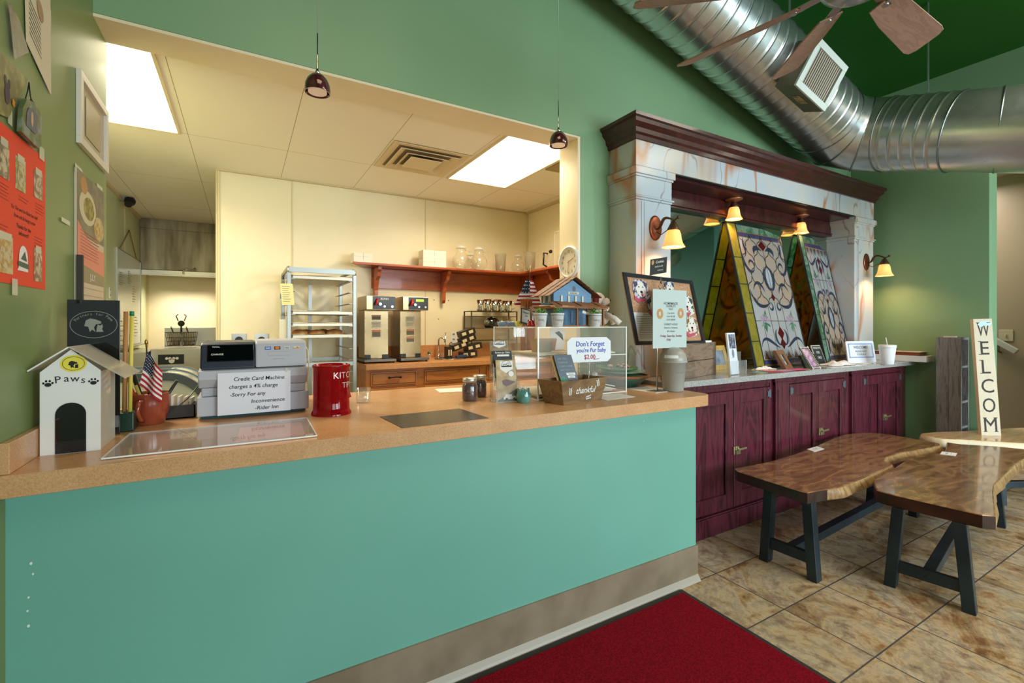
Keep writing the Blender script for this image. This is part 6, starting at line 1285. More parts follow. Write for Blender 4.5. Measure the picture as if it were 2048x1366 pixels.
dogpic(.20, .79, .145, '#cfc8d2', '#4a4660', '#c2546a'); dogpic(.34, .58, .125, '#aab0c0', '#2a2e3c', '#b8323e'); dogpic(.62, .86, .105, '#c8d0a8', '#3c4468', '#d05a6e'); dogpic(.84, .62, .145, '#dfe4e0', '#2c4a44', '#d0485c'); dogpic(.85, .28, .15, '#e0d6c8', '#8a6a4a', '#c2546a')
mb = MB(); q_ = V((2.66, 2.115, zb)); mb.obox(V((2.73, 2.135, zb+.0)), (.19, .05, 0), (-.02, .05, 0), (0, 0, .012)); tag(mb.build('paper_stack', M('white_cards', '#dfe6ee', .7)), 'stack of white papers on the crate under the dog picture board', 'paper stack')
# patterned bag, gold frame, brochure holder etc.
c = V((3.02, 2.33, ZG)); t = thing('patterned_bag', 'green yellow and blue patterned treat bag beside the crate', 'bag', c)
mb = MB(); mb.grid(lambda u, v_: c+V(((.055-.02*v_)*math.cos(2*PI*u), (.035-.012*v_)*math.sin(2*PI*u), .10*v_)), 20, 4); mb.build('bag_body', M('patterned', '#2f5d48', .35, 0, .5, .4, var=(28, '#d2c23a', .48, .56, 2)), t)
mb = MB(); mb.lathe([(.030, .1), (.012, .115), (.035, .14), (.0, .135)], c, 14, rib=(.2, 5)); lab(mb.build('gathered_top', glassy('cello3', (.95, .93, .93), 1.5, .15, 3, .3), t), 'clear gathered top')
def frame_stand(name, lbl, bl, br, tl, fcol, pcol, w_=.12, th=.012, pic=None, cat='picture frame', deep=None):
    c_ = Card(bl, br, tl); t = thing(name, lbl, cat, (V(bl)+V(br))/2)
    mb = MB(); k = w_; kk = w_*c_.w/c_.h
    for a0, b0, a1, b1 in ((0, 0, 1, kk), (0, 1-kk, 1, 1), (0, kk, k, 1-kk), (1-k, kk, 1, 1-kk)): c_.slab(mb, th, a0, b0, a1, b1)
    mb.build('frame', fcol, t, bev=.0015); mb = MB(); c_.slab(mb, .002, k, kk, 1-k, 1-kk, d=-th*.5); pn = mb.build('picture', pcol, t); return c_, t, pn
GOLD = M('gold_frame', '#cdaa58', .35, .3); 
frame_stand('gold_framed_picture', 'gold framed picture behind the clear brochure rack on the granite', (3.12, 2.36, ZG), (3.42, 2.38, ZG), (3.12, 2.42, ZG+.19), GOLD, M('pic_blue', '#7d96b0', .4, var=(12, '#3d5470', .4, .6)), .14, .015)
frame_stand('wooden_picture_frame', 'brown wood frame with small drawing leaning at the foot of the larger stained glass', (3.80, 2.15, ZG), (3.94, 2.17, ZG), (3.73, 2.20, ZG+.15), wood('frame_wood', [(0, '#6b4630'), (1, '#8f6446')], (5, 5, 5)), M('pic_grey', '#a8b4b2', .5, var=(30, '#6b7a78', .45, .55)), .28, .03)
frame_stand('black_picture_frame', 'wide black frame lying behind the beaded frame on the granite', (4.00, 2.10, ZG), (4.30, 2.14, ZG), (4.00, 2.15, ZG+.105), M('frame_gloss', '#10131a', .12, 0, .5, .5), M('pic_navy', '#27406b', .3, var=(10, '#5a7db0', .45, .6)), .10, .02)
c_, t, pn = frame_stand('beaded_picture_frame', 'narrow silver beaded photo frame in front of the black frame', (4.02, 2.065, ZG), (4.13, 2.06, ZG), (3.93, 2.12, ZG+.175), M('bead_silver', '#9a8f86', .3, .7), M('pic_pink', '#9a6f96', .4, var=(26, '#d8a8b8', .42, .58)), .16, .010)
mb = MB()
for k in range(15):
    for a, b in ((.04, k/14), (.96, k/14)): mb.ball(c_.p(a, b, .004), .005, 6, 4)
for k in range(8):
    for a, b in ((k/7, .03), (k/7, .97)): mb.ball(c_.p(a, b, .004), .005, 6, 4)
o = mb.build('beads', M('bead_pearl', '#e0d8d0', .25, .2), t); o['kind'] = 'stuff'
c_ = Card(V((4.45, 2.24, ZG)), V((4.62, 2.25, ZG)), V((4.45, 2.30, ZG+.17))); mb = MB(); c_.slab(mb, .008); t = mb.build('chalk_sign', M('white_edge', '#c9c2b0', .6)); tag(t, 'small black sign with white edge ending FOR SALE between the stained glass panels', 'sign'); mb = MB(); c_.rect(mb, .04, .04, .96, .96, .001); q_ = mb.build('sign_face', M('sign_black', '#23272c', .6), t); mb = MB(); c_.text(mb, 'WINDOWS', .5, .80, .020, d=.002, maxw=.14); c_.text(mb, 'FOR', .5, .56, .022, d=.002); c_.text(mb, 'SALE', .5, .30, .022, d=.002); mb.build('sign_letters', M('sign_pale', '#cfd2d0', .7), q_)
# second clear brochure rack
t = thing('clear_brochure_rack', 'clear rack of white leaflets standing on the granite', 'brochure rack', (3.12, 2.09, ZG)); rb = V((2.965, 2.07, ZG))
ux_ = V((1, .12, 0)).normalized(); uy_ = V((-.12, 1, 0)).normalized()
for k, (b, zz, a) in enumerate(((0, .10, 0), (.04, .16, .0), (.08, .20, 0))):
    mb = MB(); q = rb+uy_*b; mb.obox(q, ux_*.23, uy_*.002, V((0, 0, zz))); mb.obox(q, ux_*.002, uy_*.04, V((0, 0, zz))); mb.obox(q+ux_*.228, ux_*.002, uy_*.04, V((0, 0, zz))); mb.build('clear_pocket', ACR, t)
mb = MB(); mb.tube([rb+V((0, 0, .0)), rb+V((0, 0, .1))], .0015, 5); mb.tube([rb+ux_*.115, rb+ux_*.115+V((0, 0, .1))], .0015, 5); mb.tube([rb+ux_*.23, rb+ux_*.23+V((0, 0, .1))], .0015, 5); mb.build('polished_edge', ACREDGE, t)
c_ = Card(rb+ux_*.03+uy_*.006+V((0, 0, .005)), rb+ux_*.14+uy_*.006+V((0, 0, .005)), rb+ux_*.02+uy_*.035+V((0, 0, .30))); o = MB(); c_.slab(o, .012); o = o.build('leaflet_stack', M('leaflet_white', '#d4dae8', .6)); tag(o, 'stack of white and black leaflets in the clear rack on the granite', 'leaflets')
mb = MB(); c_.rect(mb, .16, .62, .92, .96, .001); q_ = mb.build('dark_block', M('leaflet_dark', '#4a4e5c', .6, var=(40, '#8a90a0', .5, .6)), o); mb = MB(); c_.disc(mb, .5, .5, .016, .001, ry=.03); c_.line(mb, [(.25, .40), (.6, .40)], .002, .001); mb.build('leaflet_print', GREY, o)
# colourful flyers
for k, (x, y, a, col, nm) in enumerate(((3.30, 2.06, .1, '#7fae9c', 'green flyer under the pink ones near the clear rack'), (3.42, 2.05, -.15, '#c84a5c', 'red flyer in the fan of flyers on the granite edge'), (3.56, 2.03, .05, '#b49ac4', 'lilac flyer in the fan of flyers on the granite edge'), (3.70, 2.035, -.1, '#e84f8a', 'hot pink flyer at the right of the fan on the granite'), (3.46, 2.10, .3, '#e0a8a8', 'pale rose flyer at the back of the fan on the granite'))):
    u = V((math.cos(a), math.sin(a), 0)); v_ = V((-u.y, u.x, 0)); mb = MB(); mb.obox(V((x, y, ZG+.0005+.0012*k)), u*.19, v_*.075, V((0, 0, .001))); tag(mb.build('flyer', M('flyer'+col, col, .6)), nm, 'flyer', 'fan of coloured flyers')
# white cloths
def cloth(x0, x1, y0, y1, h, lbl, seed):
    random.seed(seed); ph = [random.uniform(0, 6) for _ in range(4)]
    def f(u, v_):
        e = math.sin(PI*u)**.6*math.sin(PI*v_)**.6 if 0 < u < 1 and 0 < v_ < 1 else 0
        return (x0+(x1-x0)*u+.01*math.sin(9*v_+ph[0]), y0+(y1-y0)*v_+.012*math.sin(11*u+ph[1]), ZG+.002+e*h*(.6+.4*math.sin(13*u+ph[2])*math.cos(7*v_+ph[3])))
    mb = MB(); mb.grid(f, 28, 12); tag(mb.build('white_cloth', M('cloth_white', '#e2dcda', .9), solid=.002), lbl, 'cloth')
cloth(3.50, 3.70, 2.185, 2.245, .032, 'crumpled white cloth along the foot of the larger stained glass', 4); cloth(4.40, 4.80, 2.08, 2.22, .045, 'crumpled white cloth at the foot of the narrower stained glass', 9)
MB_ = MB(); MB_.box((4.86, 2.07, ZG+.0005), (5.10, 2.13, ZG+.003)); tag(MB_.build('loose_paper', PAPER), 'white paper lying on the granite before the WELCOME sign', 'paper')
# WELCOME sign on the granite
bl = V((4.88, 2.16, ZG)); br = V((5.22, 2.05, ZG)); hgt = .20; n_ = V((-(br-bl).y, (br-bl).x, 0)).normalized()
c_ = Card(U(1689, 729, 'y', 2.15), U(1755, 727, 'y', 2.07), U(1689, 674, 'y', 2.18)); 
A_ = UP(1688, 728, (5.0, 2.1, ZG), (-.25, -1, -.12)); 
A_ = V((4.84, 2.17, ZG)); B_ = V((5.17, 2.085, ZG)); T_ = A_+V((.01, .03, .205)); c_ = Card(A_, B_, T_)
t = thing('welcome_sign', 'white sign reading WELCOME! PLEASE SEAT YOURSELF on the granite', 'sign', (A_+B_)/2); mb = MB(); r = .05
pts = [(r*.7, 0), (1-r*.7, 0), (1, r), (1, 1-r), (1-r*.7, 1), (r*.7, 1), (0, 1-r), (0, r)]; mb.prism(pts, c_.o, c_.u, c_.v, -c_.n*.012); bo = mb.build('sign_plate', M('sign_white2', '#e2e6f0', .4), t, bev=.002)
mb = MB(); 
for a0, b0, a1, b1 in ((.06, .24, .94, .29), (.06, .84, .94, .89), (.06, .24, .10, .89), (.90, .24, .94, .89)): c_.rect(mb, a0, b0, a1, b1, .0008)
mb.build('border', M('border_blue', '#93a0d0', .6), bo); mb = MB(); c_.text(mb, 'WELCOME!', .5, .66, .024, d=.001, maxw=c_.w*.64); c_.text(mb, 'PLEASE SEAT', .5, .49, .017, d=.001, maxw=c_.w*.60); c_.text(mb, 'YOURSELF', .5, .35, .017, d=.001, maxw=c_.w*.44); mb.build('sign_text', M('slate_print', '#5d5a72', .7), bo)
mb = MB(); mb.obox(c_.p(.3, 0, -.013), c_.u*.3, (0, .05, 0), (0, 0, .004)); mb.build('foot', WHITE, t)
# foam cup
c = V((5.13, 2.025, ZG)); c = U(1793, 730, 'z', ZG)+V((.03, .08, 0)); c.z = ZG; t = thing('foam_cup', 'white foam cup with lid and straw at the end of the granite', 'cup', c); s_ = dep(c)/FPX
R1 = 14.3*s_; R0_ = 10.5*s_; H_ = 39*s_
mb = MB(); mb.lathe([(R0_*.95, 0), (R0_, .003), (R1*.97, H_*.82), (R1*.97, H_*.86)], c, 36); mb.build('cup_body', M('foam_white', '#e6e8ee', .7), t); mb = MB(); mb.lathe([(R1*1.0, H_*.84), (R1*1.03, H_*.85), (R1*1.03, H_*.99), (R1*.95, H_), (0, H_)], c, 36); mb.build('lid', WHITE, t); MB().cyl(c+V((0, 0, H_)), c+V((-.03, 0, H_+.065)), .0035, 8).build('straw', WHITE, t)
# bottles on a small dark shelf left of the mirror
t = MB(); t.box((2.645, 2.46, 1.62), (2.95, 2.555, 1.635)); tag(t.build('bottle_shelf', M('dark_shelf', '#c9d2d6', .3)), 'narrow shelf in front of the mirror left of the stained glass', 'shelf')
def bottle(x, r, h, neck, lbl, nm='glass_bottle'):
    c = V((x, 2.492, 1.6355)); t = MB(); t.lathe([(0, 0), (r, 0), (r, h*.55), (r*.85, h*.66), (neck, h*.78), (neck, h*.97), (neck*1.2, h), (neck*.8, h)] if neck < r*.6 else [(0, 0), (r, 0), (r, h*.9), (r*.95, h), (r*.85, h)], c, 24, cap=False); tag(t.build(nm, glassy('bottle_glass', (.80, .92, .90), 1.5, .02, 2.2, .14, '#bcd8d4')), lbl, 'bottle' if nm == 'glass_bottle' else 'glass jar')
bottle(2.685, .017, .15, .006, 'slim clear bottle on the narrow shelf by the left onyx column'); bottle(2.745, .024, .095, .022, 'short glass jar next to the slim bottle on the narrow shelf', 'glass_jar'); bottle(2.81, .028, .155, .027, 'tall glass jar on the narrow shelf before the mirror', 'glass_jar'); bottle(2.88, .024, .085, .022, 'small glass jar at the right end of the narrow shelf', 'glass_jar')
# ================================================================= KITCHEN
YB = 4.665
OAK = wood('honey_pine', [(0, '#8f4c22'), (.4, '#b0652f'), (.55, '#c37a40'), (1, '#a05a2a')], (1, 7, 7), .35, .2, .1)
OAKV = wood('red_pine', [(0, '#7d3215'), (.4, '#9a4420'), (.55, '#ad5429'), (1, '#8a3a1a')], (1, 6, 6), .35, .2, .1)
ZKC = 1.075
# base cabinet with drawers
t = thing('kitchen_cabinet', 'honey pine base cabinet with drawers under the coffee brewers', 'cabinet', (1.9, 4.36, 0)); cx0 = .915
MB().box((cx0, 4.10, 0), (2.895, YB-.006, ZKC-.046)).build('carcass', OAK, t)
def drawer(x0, x1, z0, z1, pull):
    mb = MB(); mb.box((x0, 4.082, z0), (x1, 4.0995, z1)); d = mb.build('drawer', OAK, t, bev=.004)
    mb = MB(); mb.box((x0+.012, 4.0795, z0+.012), (x1-.012, 4.082, z0+.016)); mb.box((x0+.012, 4.0795, z1-.016), (x1-.012, 4.082, z1-.012)); mb.box((x0+.012, 4.0795, z0+.012), (x0+.016, 4.082, z1-.012)); mb.box((x1-.016, 4.0795, z0+.012), (x1-.012, 4.082, z1-.012)); mb.build('moulding', M('dark_glaze', '#5a2d14', .5), d)
    if pull:
        xc = (x0+x1)/2+.0; zc = (z0+z1)/2+.01; mb = MB(); mb.tube([(xc-.05, 4.081, zc), (xc-.05, 4.058, zc), (xc, 4.052, zc+.004), (xc+.05, 4.058, zc), (xc+.05, 4.081, zc)], .0055, 8); mb.ball((xc-.05, 4.06, zc), .011, 8, 6); mb.ball((xc+.05, 4.06, zc), .011, 8, 6); mb.build('pull', M('iron_pull', '#2e241d', .4, .7), d)
dx = [(742, 834), (850, 962)]; zt_, zb_ = U(790, 737, 'y', 4.08).z, U(790, 770, 'y', 4.08).z
xs_ = [U(p, 750, 'y', 4.08).x for p in (742, 834, 850, 962)]
drawer(xs_[0], xs_[1], .885, 1.005, True); drawer(xs_[2], xs_[3], .885, 1.005, False); drawer(xs_[3]+.07, 2.3, .885, 1.005, True); drawer(2.37, 2.85, .885, 1.005, False)
for a, b in ((xs_[0], xs_[1]), (xs_[2], xs_[3]), (xs_[3]+.07, 2.3), (2.37, 2.85)): drawer(a, b, .60, .86, False); drawer(a, b, .2, .575, False)
mb = MB(); mb.box((cx0-.012, 4.04, ZKC-.045), (2.896, YB-.006, ZKC)); o = mb.build('kitchen_worktop', M('tan_laminate', '#c98f5c', .3, var=(90, '#b97f4e', .4, .6)), bev=.003); tag(o, 'tan laminate worktop on the pine cabinet at the back of the kitchen', 'worktop')
MB().box((cx0+.02, YB-.018, ZKC+.0005), (2.896, YB-.0065, ZKC+.13)).build('backsplash', MATS['tan_laminate'], o)
# wall shelf, L shaped
SZ = 1.995; t = thing('wall_shelf', 'L shaped red pine wall shelf with scrolled brackets round the kitchen corner', 'shelf', (1.9, 4.5, SZ-.3))
mb = MB(); mb.prism([(1.0, YB-.006), (.865, 4.40), (2.63, 4.40), (2.63, 2.86), (2.894, 2.86), (2.894, YB-.006)], (0, 0, SZ-.022), (1, 0, 0), (0, 1, 0), (0, 0, .022)); mb.build('shelf_board', OAKV, t, bev=.004)
mb = MB(); mb.box((1.09, YB-.024, 1.775), (2.87, YB-.0065, SZ-.023)); mb.box((2.874, 2.9, 1.775), (2.893, YB-.025, SZ-.023)); mb.build('back_rail', OAKV, t, bev=.003)
def bracket(x, y, along):
    pts = [(0, 0), (.20, 0), (.20, -.03), (.17, -.05), (.16, -.09), (.10, -.12), (.075, -.17), (.06, -.22), (.055, -.30), (.03, -.33), (0, -.31)]
    mb = MB(); u = (0, -1, 0) if along == 'x' else (-1, 0, 0); n = (.035, 0, 0) if along == 'x' else (0, .035, 0)
    mb.prism(pts, (x, y, SZ-.0235), u, (0, 0, 1), n); mb.build('bracket', OAKV, t, bev=.003)
bracket(1.105, YB-.025, 'x'); bracket(U(895, 560, 'y', 4.45).x, YB-.025, 'x'); bracket(2.80, YB-.025, 'x'); bracket(2.872, 3.9, 'y'); bracket(2.872, 3.1, 'y')
# dark red post under the corner of the shelf
t = MB(); t.box((2.80, 4.45, 1.0755), (2.86, 4.51, 1.74)); t.cyl((2.74, 4.5, 1.0755), (2.74, 4.5, 1.74), .028, 14); tag(t.build('red_thermos_tubes', M('dark_red_plastic', '#7a0f18', .25, 0, .5, .5)), 'two dark red upright tubes in the kitchen corner under the shelf', 'tube')
ZS_ = SZ+.0005
def onshelf(px, y): b = U(px, 500, 'y', y); return V((b.x, y, ZS_))
BXM = M('white_card_box', '#e6dfd2', .7)
def cbox(x0, x1, y0, z0, h, lbl, dz=0):
    o = MB().box((x0, y0, z0), (x1, y0+.14, z0+h)).build('white_box', BXM, bev=.002); tag(o, lbl, 'box', 'white card boxes on the wall shelf'); mb = MB(); mb.box(((x0+x1)/2-.001, y0-.0008, z0+h*.3), ((x0+x1)/2+.001, y0, z0+h)); mb.box((x0, y0-.0008, z0+h*.62), (x1, y0, z0+h*.63)); lab(mb.build('flap_seam', M('seam_grey', '#8f877a', .8), o), 'thin flap seam')
a = U(708, 500, 'y', 4.42).x; b = U(746, 500, 'y', 4.42).x; cbox(a, b, 4.43, ZS_, .088, 'single white card box on the left end of the wall shelf')
a = U(847, 500, 'y', 4.42).x; b = U(893, 500, 'y', 4.42).x; cbox(a, b, 4.43, ZS_, .083, 'lower white card box of the stack of two beside the pitchers'); cbox(a, b, 4.43, ZS_+.0835, .083, 'upper white card box of the stack of two beside the pitchers')
PG = glassy('pitcher_glass', (.96, .955, .93), 1.45, .02, 2.2, .09, '#f2e8d2')
def pitcher(c, s, lbl, lid=True):
    t = thing('glass_pitcher', lbl, 'pitcher', c, 'clear pitchers on the wall shelf'); c = V(c)
    mb = MB(); mb.lathe([(.05*s, 0), (.085*s, .03*s), (.098*s, .075*s), (.088*s, .12*s), (.058*s, .165*s), (.046*s, .195*s), (.054*s, .225*s)], c, 32, cap=False); mb.build('globe', PG, t)
    mb = MB(); mb.tube([c+V((.05*s, -.0, .21*s)), c+V((.105*s, 0, .20*s)), c+V((.115*s, 0, .14*s)), c+V((.092*s, 0, .10*s))], .007*s, 8); mb.build('handle', PG, t)
    mb = MB(); mb.lathe([(.056*s, .226*s), (.058*s, .234*s), (.04*s, .245*s), (.02*s, .262*s), (0, .264*s)], c, 24); mb.build('lid', glassy('lid_clear', (.95, .95, .93), 1.5, .1, 3, .35), t)
pitcher(onshelf(922, 4.42), .92, 'round clear pitcher on the left of the wall shelf pair'); pitcher(onshelf(958, 4.42), .92, 'round clear pitcher on the right of the wall shelf pair'); pitcher(onshelf(941, 4.575), .74, 'round clear pitcher half hidden behind the pair on the wall shelf'); pitcher(onshelf(1036, 4.45), .78, 'smaller clear pitcher between the two ribbed tumblers')
for px, y, lb in ((1001, 4.45, 'ribbed clear tumbler left of the smaller pitcher'), (1060, 4.2, 'ribbed clear tumbler at the corner of the wall shelf')):
    c = onshelf(px, y); t = MB(); t.lathe([(0, .004), (.05, .004), (.062, .185), (.064, .19), (.059, .188), (.047, .008)], c, 48, rib=(.012, 16), cap=False); tag(t.build('ribbed_tumbler', glassy('ribbed_glass', (.90, .90, .88), 1.5, .05, 2.6, .16, '#e2d8c6')), lb, 'tumbler', 'ribbed tumblers on the wall shelf')
c = V((2.76, 3.98, ZS_)); t = thing('black_handled_carafe', 'glass carafe with black handle on the right leg of the wall shelf', 'carafe', c); mb = MB(); mb.lathe([(.045, 0), (.05, .05), (.04, .12), (.036, .16)], c, 28, cap=False); mb.build('carafe_glass', PG, t)
mb = MB(); mb.tube([c+V((-.036, 0, .155)), c+V((-.085, 0, .16)), c+V((-.09, 0, .04)), c+V((-.05, 0, .02))], .009, 8); mb.lathe([(.047, 0), (.047, .018)], c, 24); mb.ball(c+V((0, 0, .18)), .02, 10, 8); mb.build('black_handle', BLACK, t)
def tub(a, b, h, lbl):
    t = MB(); x0, y0 = a; x1, y1 = b; z0 = ZS_; k = .004
    t.box((x0, y0, z0), (x1, y1, z0+k)); t.box((x0, y0, z0+k), (x1, y0+k, z0+h)); t.box((x0, y1-k, z0+k), (x1, y1, z0+h)); t.box((x0, y0+k, z0+k), (x0+k, y1-k, z0+h)); t.box((x1-k, y0+k, z0+k), (x1, y1-k, z0+h)); o = t.build('clear_food_tub', PG); tag(o, lbl, 'food tub'); mb = MB()
    for x in (x0, x1):
        for y in (y0, y1): mb.box((x-.003, y-.003, z0), (x+.003, y+.003, z0+h))
    for q in range(2, 7): z = z0+h*q/7; mb.box((x0-.001, y0+.01, z), (x0, y0+.06, z+.004))
    mb.bar((x0, y0, z0+h), (x0, y1, z0+h), .01, .006); mb.bar((x0, y0, z0+h), (x1, y0, z0+h), .01, .006); mb.build('tub_edges', glassy('tub_edge', (.9, .88, .8), 1.5, .1, 4, .4, '#fff4d8'), o)
tub((2.66, 3.55), (2.87, 3.76), .33, 'tall clear square food tub stack at the back of the shelf leg'); tub((2.645, 3.25), (2.86, 3.44), .22, 'shorter clear square food tub nearer the clock')
# coffee brewers
def brewer(px0, px1, mark, lbl, y=4.17):
    x0 = U(px0, 600, 'y', y).x; x1 = U(px1, 600, 'y', y).x; z0 = ZKC+.0005; t = thing('coffee_brewer', lbl, 'coffee brewer', ((x0+x1)/2, 4.4, z0), 'stainless coffee brewers on the kitchen worktop'); STB = M('brewer_steel', '#a8926e', .25, .85)
    k = mark == 'BUNN'; zt_ = z0+.60; zh = z0+.475
    mb = MB(); mb.box((x0-.02, y, z0+.012), (x1+.01, y+.37, z0+.035)); mb.build('warmer_base', M('brewer_base', '#6f6a62', .3, .8), t, bev=.003); mb = MB()
    for fx in (x0, x1-.015): 
        for fy in (y+.02, y+.34): mb.cyl((fx, fy, z0), (fx, fy, z0+.012), .012, 10)
    mb.build('feet', BLACK, t)
    mb = MB(); mb.box((x0+.01, y+.13, z0+.0355), (x1-.03, y+.37, zh)); b_ = mb.build('column_body', STB, t, bev=.003)
    mb = MB()
    for z in (z0+.06, z0+.16, z0+.28, z0+.40):
        for x in (x0+.018, x1-.038): mb.cyl((x, y+.127, z), (x, y+.13, z), .003, 8)
    for x in (x0+.014, x1-.085): mb.box((x, y+.118, z0+.037), (x+.05, y+.13, z0+.07))
    mb.build('screws_and_guides', BLACK, b_)
    mb = MB(); mb.box((x0, y+.004, zh+.0005), (x1, y+.37, zt_)); h_ = mb.build('head', STB, t, bev=.003)
    mb = MB(); mb.box((x0+.055, y-.002, zh+.006), (x1-.004, y+.0035, zt_-.004)); p_ = mb.build('control_panel', M('panel_dark', '#26221d', .3), h_)
    xm = (x0+x1)/2+.03
    if k: mb = MB(); mb.text('BUNN', (xm, y-.0035, zt_-.035), (1, 0, 0), (0, 0, 1), .018); mb.build('maker_name', PAPER, p_)
    else: mb = MB(); mb.box((xm-.03, y-.004, zt_-.045), (xm+.045, y-.002, zt_-.022)); lab(mb.build('lcd', M('lcd_green', '#9ec23a', .4, emit='#b4d83c', es=.5), p_), 'green lit display')
    mb = MB(); mb.tube([(xm-.065, y-.006, zt_-.03), (xm-.075, y-.035, zt_-.06), (xm-.085, y-.038, zt_-.085)], .010, 8); lab(mb.build('hot_water_tap', M('tap_red', '#b8201c', .3), p_), 'red hot water tap')
    mb = MB(); mb.cyl((xm-.045, y-.03, zt_-.075), (xm-.045, y-.002, zt_-.075), .012, 10); mb.cyl((xm+.0, y-.004, zh+.03), (xm+.0, y-.001, zh+.03), .009, 10); mb.cyl((x1-.03, y-.006, zh+.03), (x1-.03, y-.001, zh+.03), .010, 12); mb.build('switches', CHROME, p_)
    xc = (x0+x1)/2-.012
    for i, (za, hh, kind) in enumerate(((.385, .045, 'o'), (.315, .055, 'w'), (.225, .07, 'o')) if k else ((.375, .045, 'w'), (.32, .05, 'w'), (.24, .06, 'o'), (.175, .05, 'o'))):
        c_ = Card((xc-.042, y+.129, z0+za), (xc+.042, y+.129, z0+za), (xc-.042, y+.129, z0+za+hh)); mb = MB(); c_.rect(mb, 0, 0, 1, 1, .0006); st = mb.build('label_sticker', M('label_cream', '#ddd3c0', .6), b_); mb = MB()
        if kind == 'o': c_.rect(mb, .04, .80, .96, .97, .001); lab(mb.build('warning_strip', M('warn_orange', '#c8562a', .5), st), 'orange warning strip'); mb = MB(); c_.rect(mb, .06, .1, .94, .76, .001); mb.build('sticker_print', M('label_grey', '#6b6359', .6), st)
        else:
            for q in range(3): c_.line(mb, [(.1, .25+.22*q), (.8, .25+.22*q)], .003, .001)
            mb.build('sticker_print', GREY, st)
brewer(733, 791, 'BUNN', 'left stainless coffee brewer with maker name and orange tap'); brewer(806, 857, '', 'right stainless coffee brewer with green lit display and red tap')
t = MB(); y = 4.66; a = U(790, 700, 'y', y); t.tube([(1.30, 4.62, 1.30), (1.38, 4.6, 1.22), (1.5, 4.63, 1.25)], .004, 6); tag(t.build('power_cable', BLACK), 'black power cable between the two coffee brewers', 'cable')
# sink with taps
t = thing('sink', 'small stainless sink with taps set in the kitchen worktop', 'sink', (1.95, 4.4, ZKC)); c = V((U(897, 700, 'y', 4.4).x, 4.38, ZKC+.0008))
mb = MB(); mb.lathe([(.12, 0), (.145, .0), (.15, .006), (.14, .008), (.125, .004)], c, 40, cap=False); mb.lathe([(0, .0006), (.125, .0006)], c, 32, cap=False); mb.build('rim', STEEL, t)
def tap(px, h, r, hook, nm='tap'):
    b = U(px, 700, 'y', 4.56); b = V((b.x, 4.56, ZKC+.002)); mb = MB(); mb.tube([b, b+V((0, 0, h*.8))]+[b+V((hook*(1-math.cos(a*PI/8)), -hook*.6*(1-math.cos(a*PI/8)), h*.8+hook*math.sin(a*PI/8))) for a in range(1, 9)]+[b+V((2*hook, -hook*1.2, h*.72))] if hook else [b, b+V((0, 0, h))], r, 8); mb.cyl(b, b+V((0, 0, .03)), r*1.8, 12); mb.build(nm, CHROME, t)
tap(877, .22, .009, .028, 'faucet'); tap(891, .26, .0045, 0, 'sprayer_rod'); tap(899, .17, .006, .02, 'filter_tap')
for px, lb in ((858, 'small clear spray bottle with green cap left of the sink taps'), (886, 'small clear cup beside the sink taps')):
    b = U(px, 705, 'y', 4.5); t = thing('small_cup', lb, 'cup', (b.x, 4.5, ZKC)); MB().lathe([(.02, 0), (.028, .05), (.026, .05), (.018, .004), (0, .004)], (b.x, 4.5, ZKC+.001), 20, cap=False).build('cup_body', GLASS, t)
    if px == 858: MB().ball((b.x-.0, 4.5, ZKC+.058), .017, 10, 8).build('cap', M('cap_green', '#3d6b3a', .4), t)
# outlets
def outlet(px, py, ax, v_, lbl, w_=.045, h_=.07, rnd=True, n=(0, -1, 0)):
    p = U(px, py, ax, v_); t = thing('wall_outlet', lbl, 'outlet', p); n = V(n); u = V((0, 0, 1)).cross(n) if True else 0; mb = MB(); mb.obox(p-u*w_-V((0, 0, h_)), u*2*w_, V((0, 0, 2*h_)), n*.005); mb.build('plate', STEEL if rnd else WHITE, t, bev=.001)
    mb = MB()
    if rnd: mb.cyl(p+n*.0052, p+n*.012, .03, 20)
    else:
        for z in (-.03, .025): mb.obox(p-u*.012+V((0, 0, z))+n*.0052, u*.024, V((0, 0, .02)), n*.001)
    mb.build('socket', BLACK if rnd else GREY, t)
outlet(478, 680, 'y', YB-.001, 'left square steel outlet plate behind the cash register', .055, .055); outlet(523, 680, 'y', YB-.001, 'right square steel outlet plate behind the cash register', .055, .055); outlet(907, 675, 'y', YB-.001, 'white double outlet on the cream wall right of the sink taps', .035, .06, False)
outlet(219, 586, 'x', -1.099, 'white switch box on the kitchen left wall beside the whiteboard', .03, .05, False, (1, 0, 0))
mb = MB()
for px, py in ((868, 600), (897, 601), (877, 638), (248, 637)): p = U(px, py, 'y', YB-.0005); disc(mb, p, .006)
struct(mb.build('trim_7', M('screw_hole', '#3d3226', .8), at=O0))
# black box pile
random.seed(2); names = ['black tea box at the top of the leaning pile by the sink', 'black tea box in the middle of the leaning pile by the sink', 'black tea box at the lower left of the leaning pile', 'black tea box at the lower right of the leaning pile', 'black tea box at the bottom front of the pile', 'black tea box standing at the left of the pile']
b0 = U(935, 715, 'y', 4.35).x
for k, (x, z, a) in enumerate(((.02, .205, .30), (.03, .135, .35), (-.06, .07, .32), (.09, .065, .2), (.03, .0, .08), (-.13, .0, .0))):
    u = V((math.cos(a), 0, math.sin(a))); w_ = V((-math.sin(a), 0, math.cos(a))); o_ = V((b0+x-.08, 4.36, ZKC+.002+z)); wd, ht = (.17, .062) if k < 5 else (.05, .12)
    o = MB().obox(o_, u*wd, (0, .10, 0), w_*ht).build('tea_box', M('tea_black', '#211a16', .4), bev=.001); tag(o, names[k], 'box', 'black tea boxes by the sink'); mb = MB()
    for f in (.08, .56): mb.obox(o_+u*wd*f+w_*ht*.25+V((0, -.0012, 0)), u*wd*.28, (0, .001, 0), w_*ht*.5)
    lab(mb.build('box_label', M('tea_label', '#c9b99a', .6), o), 'pale labels')
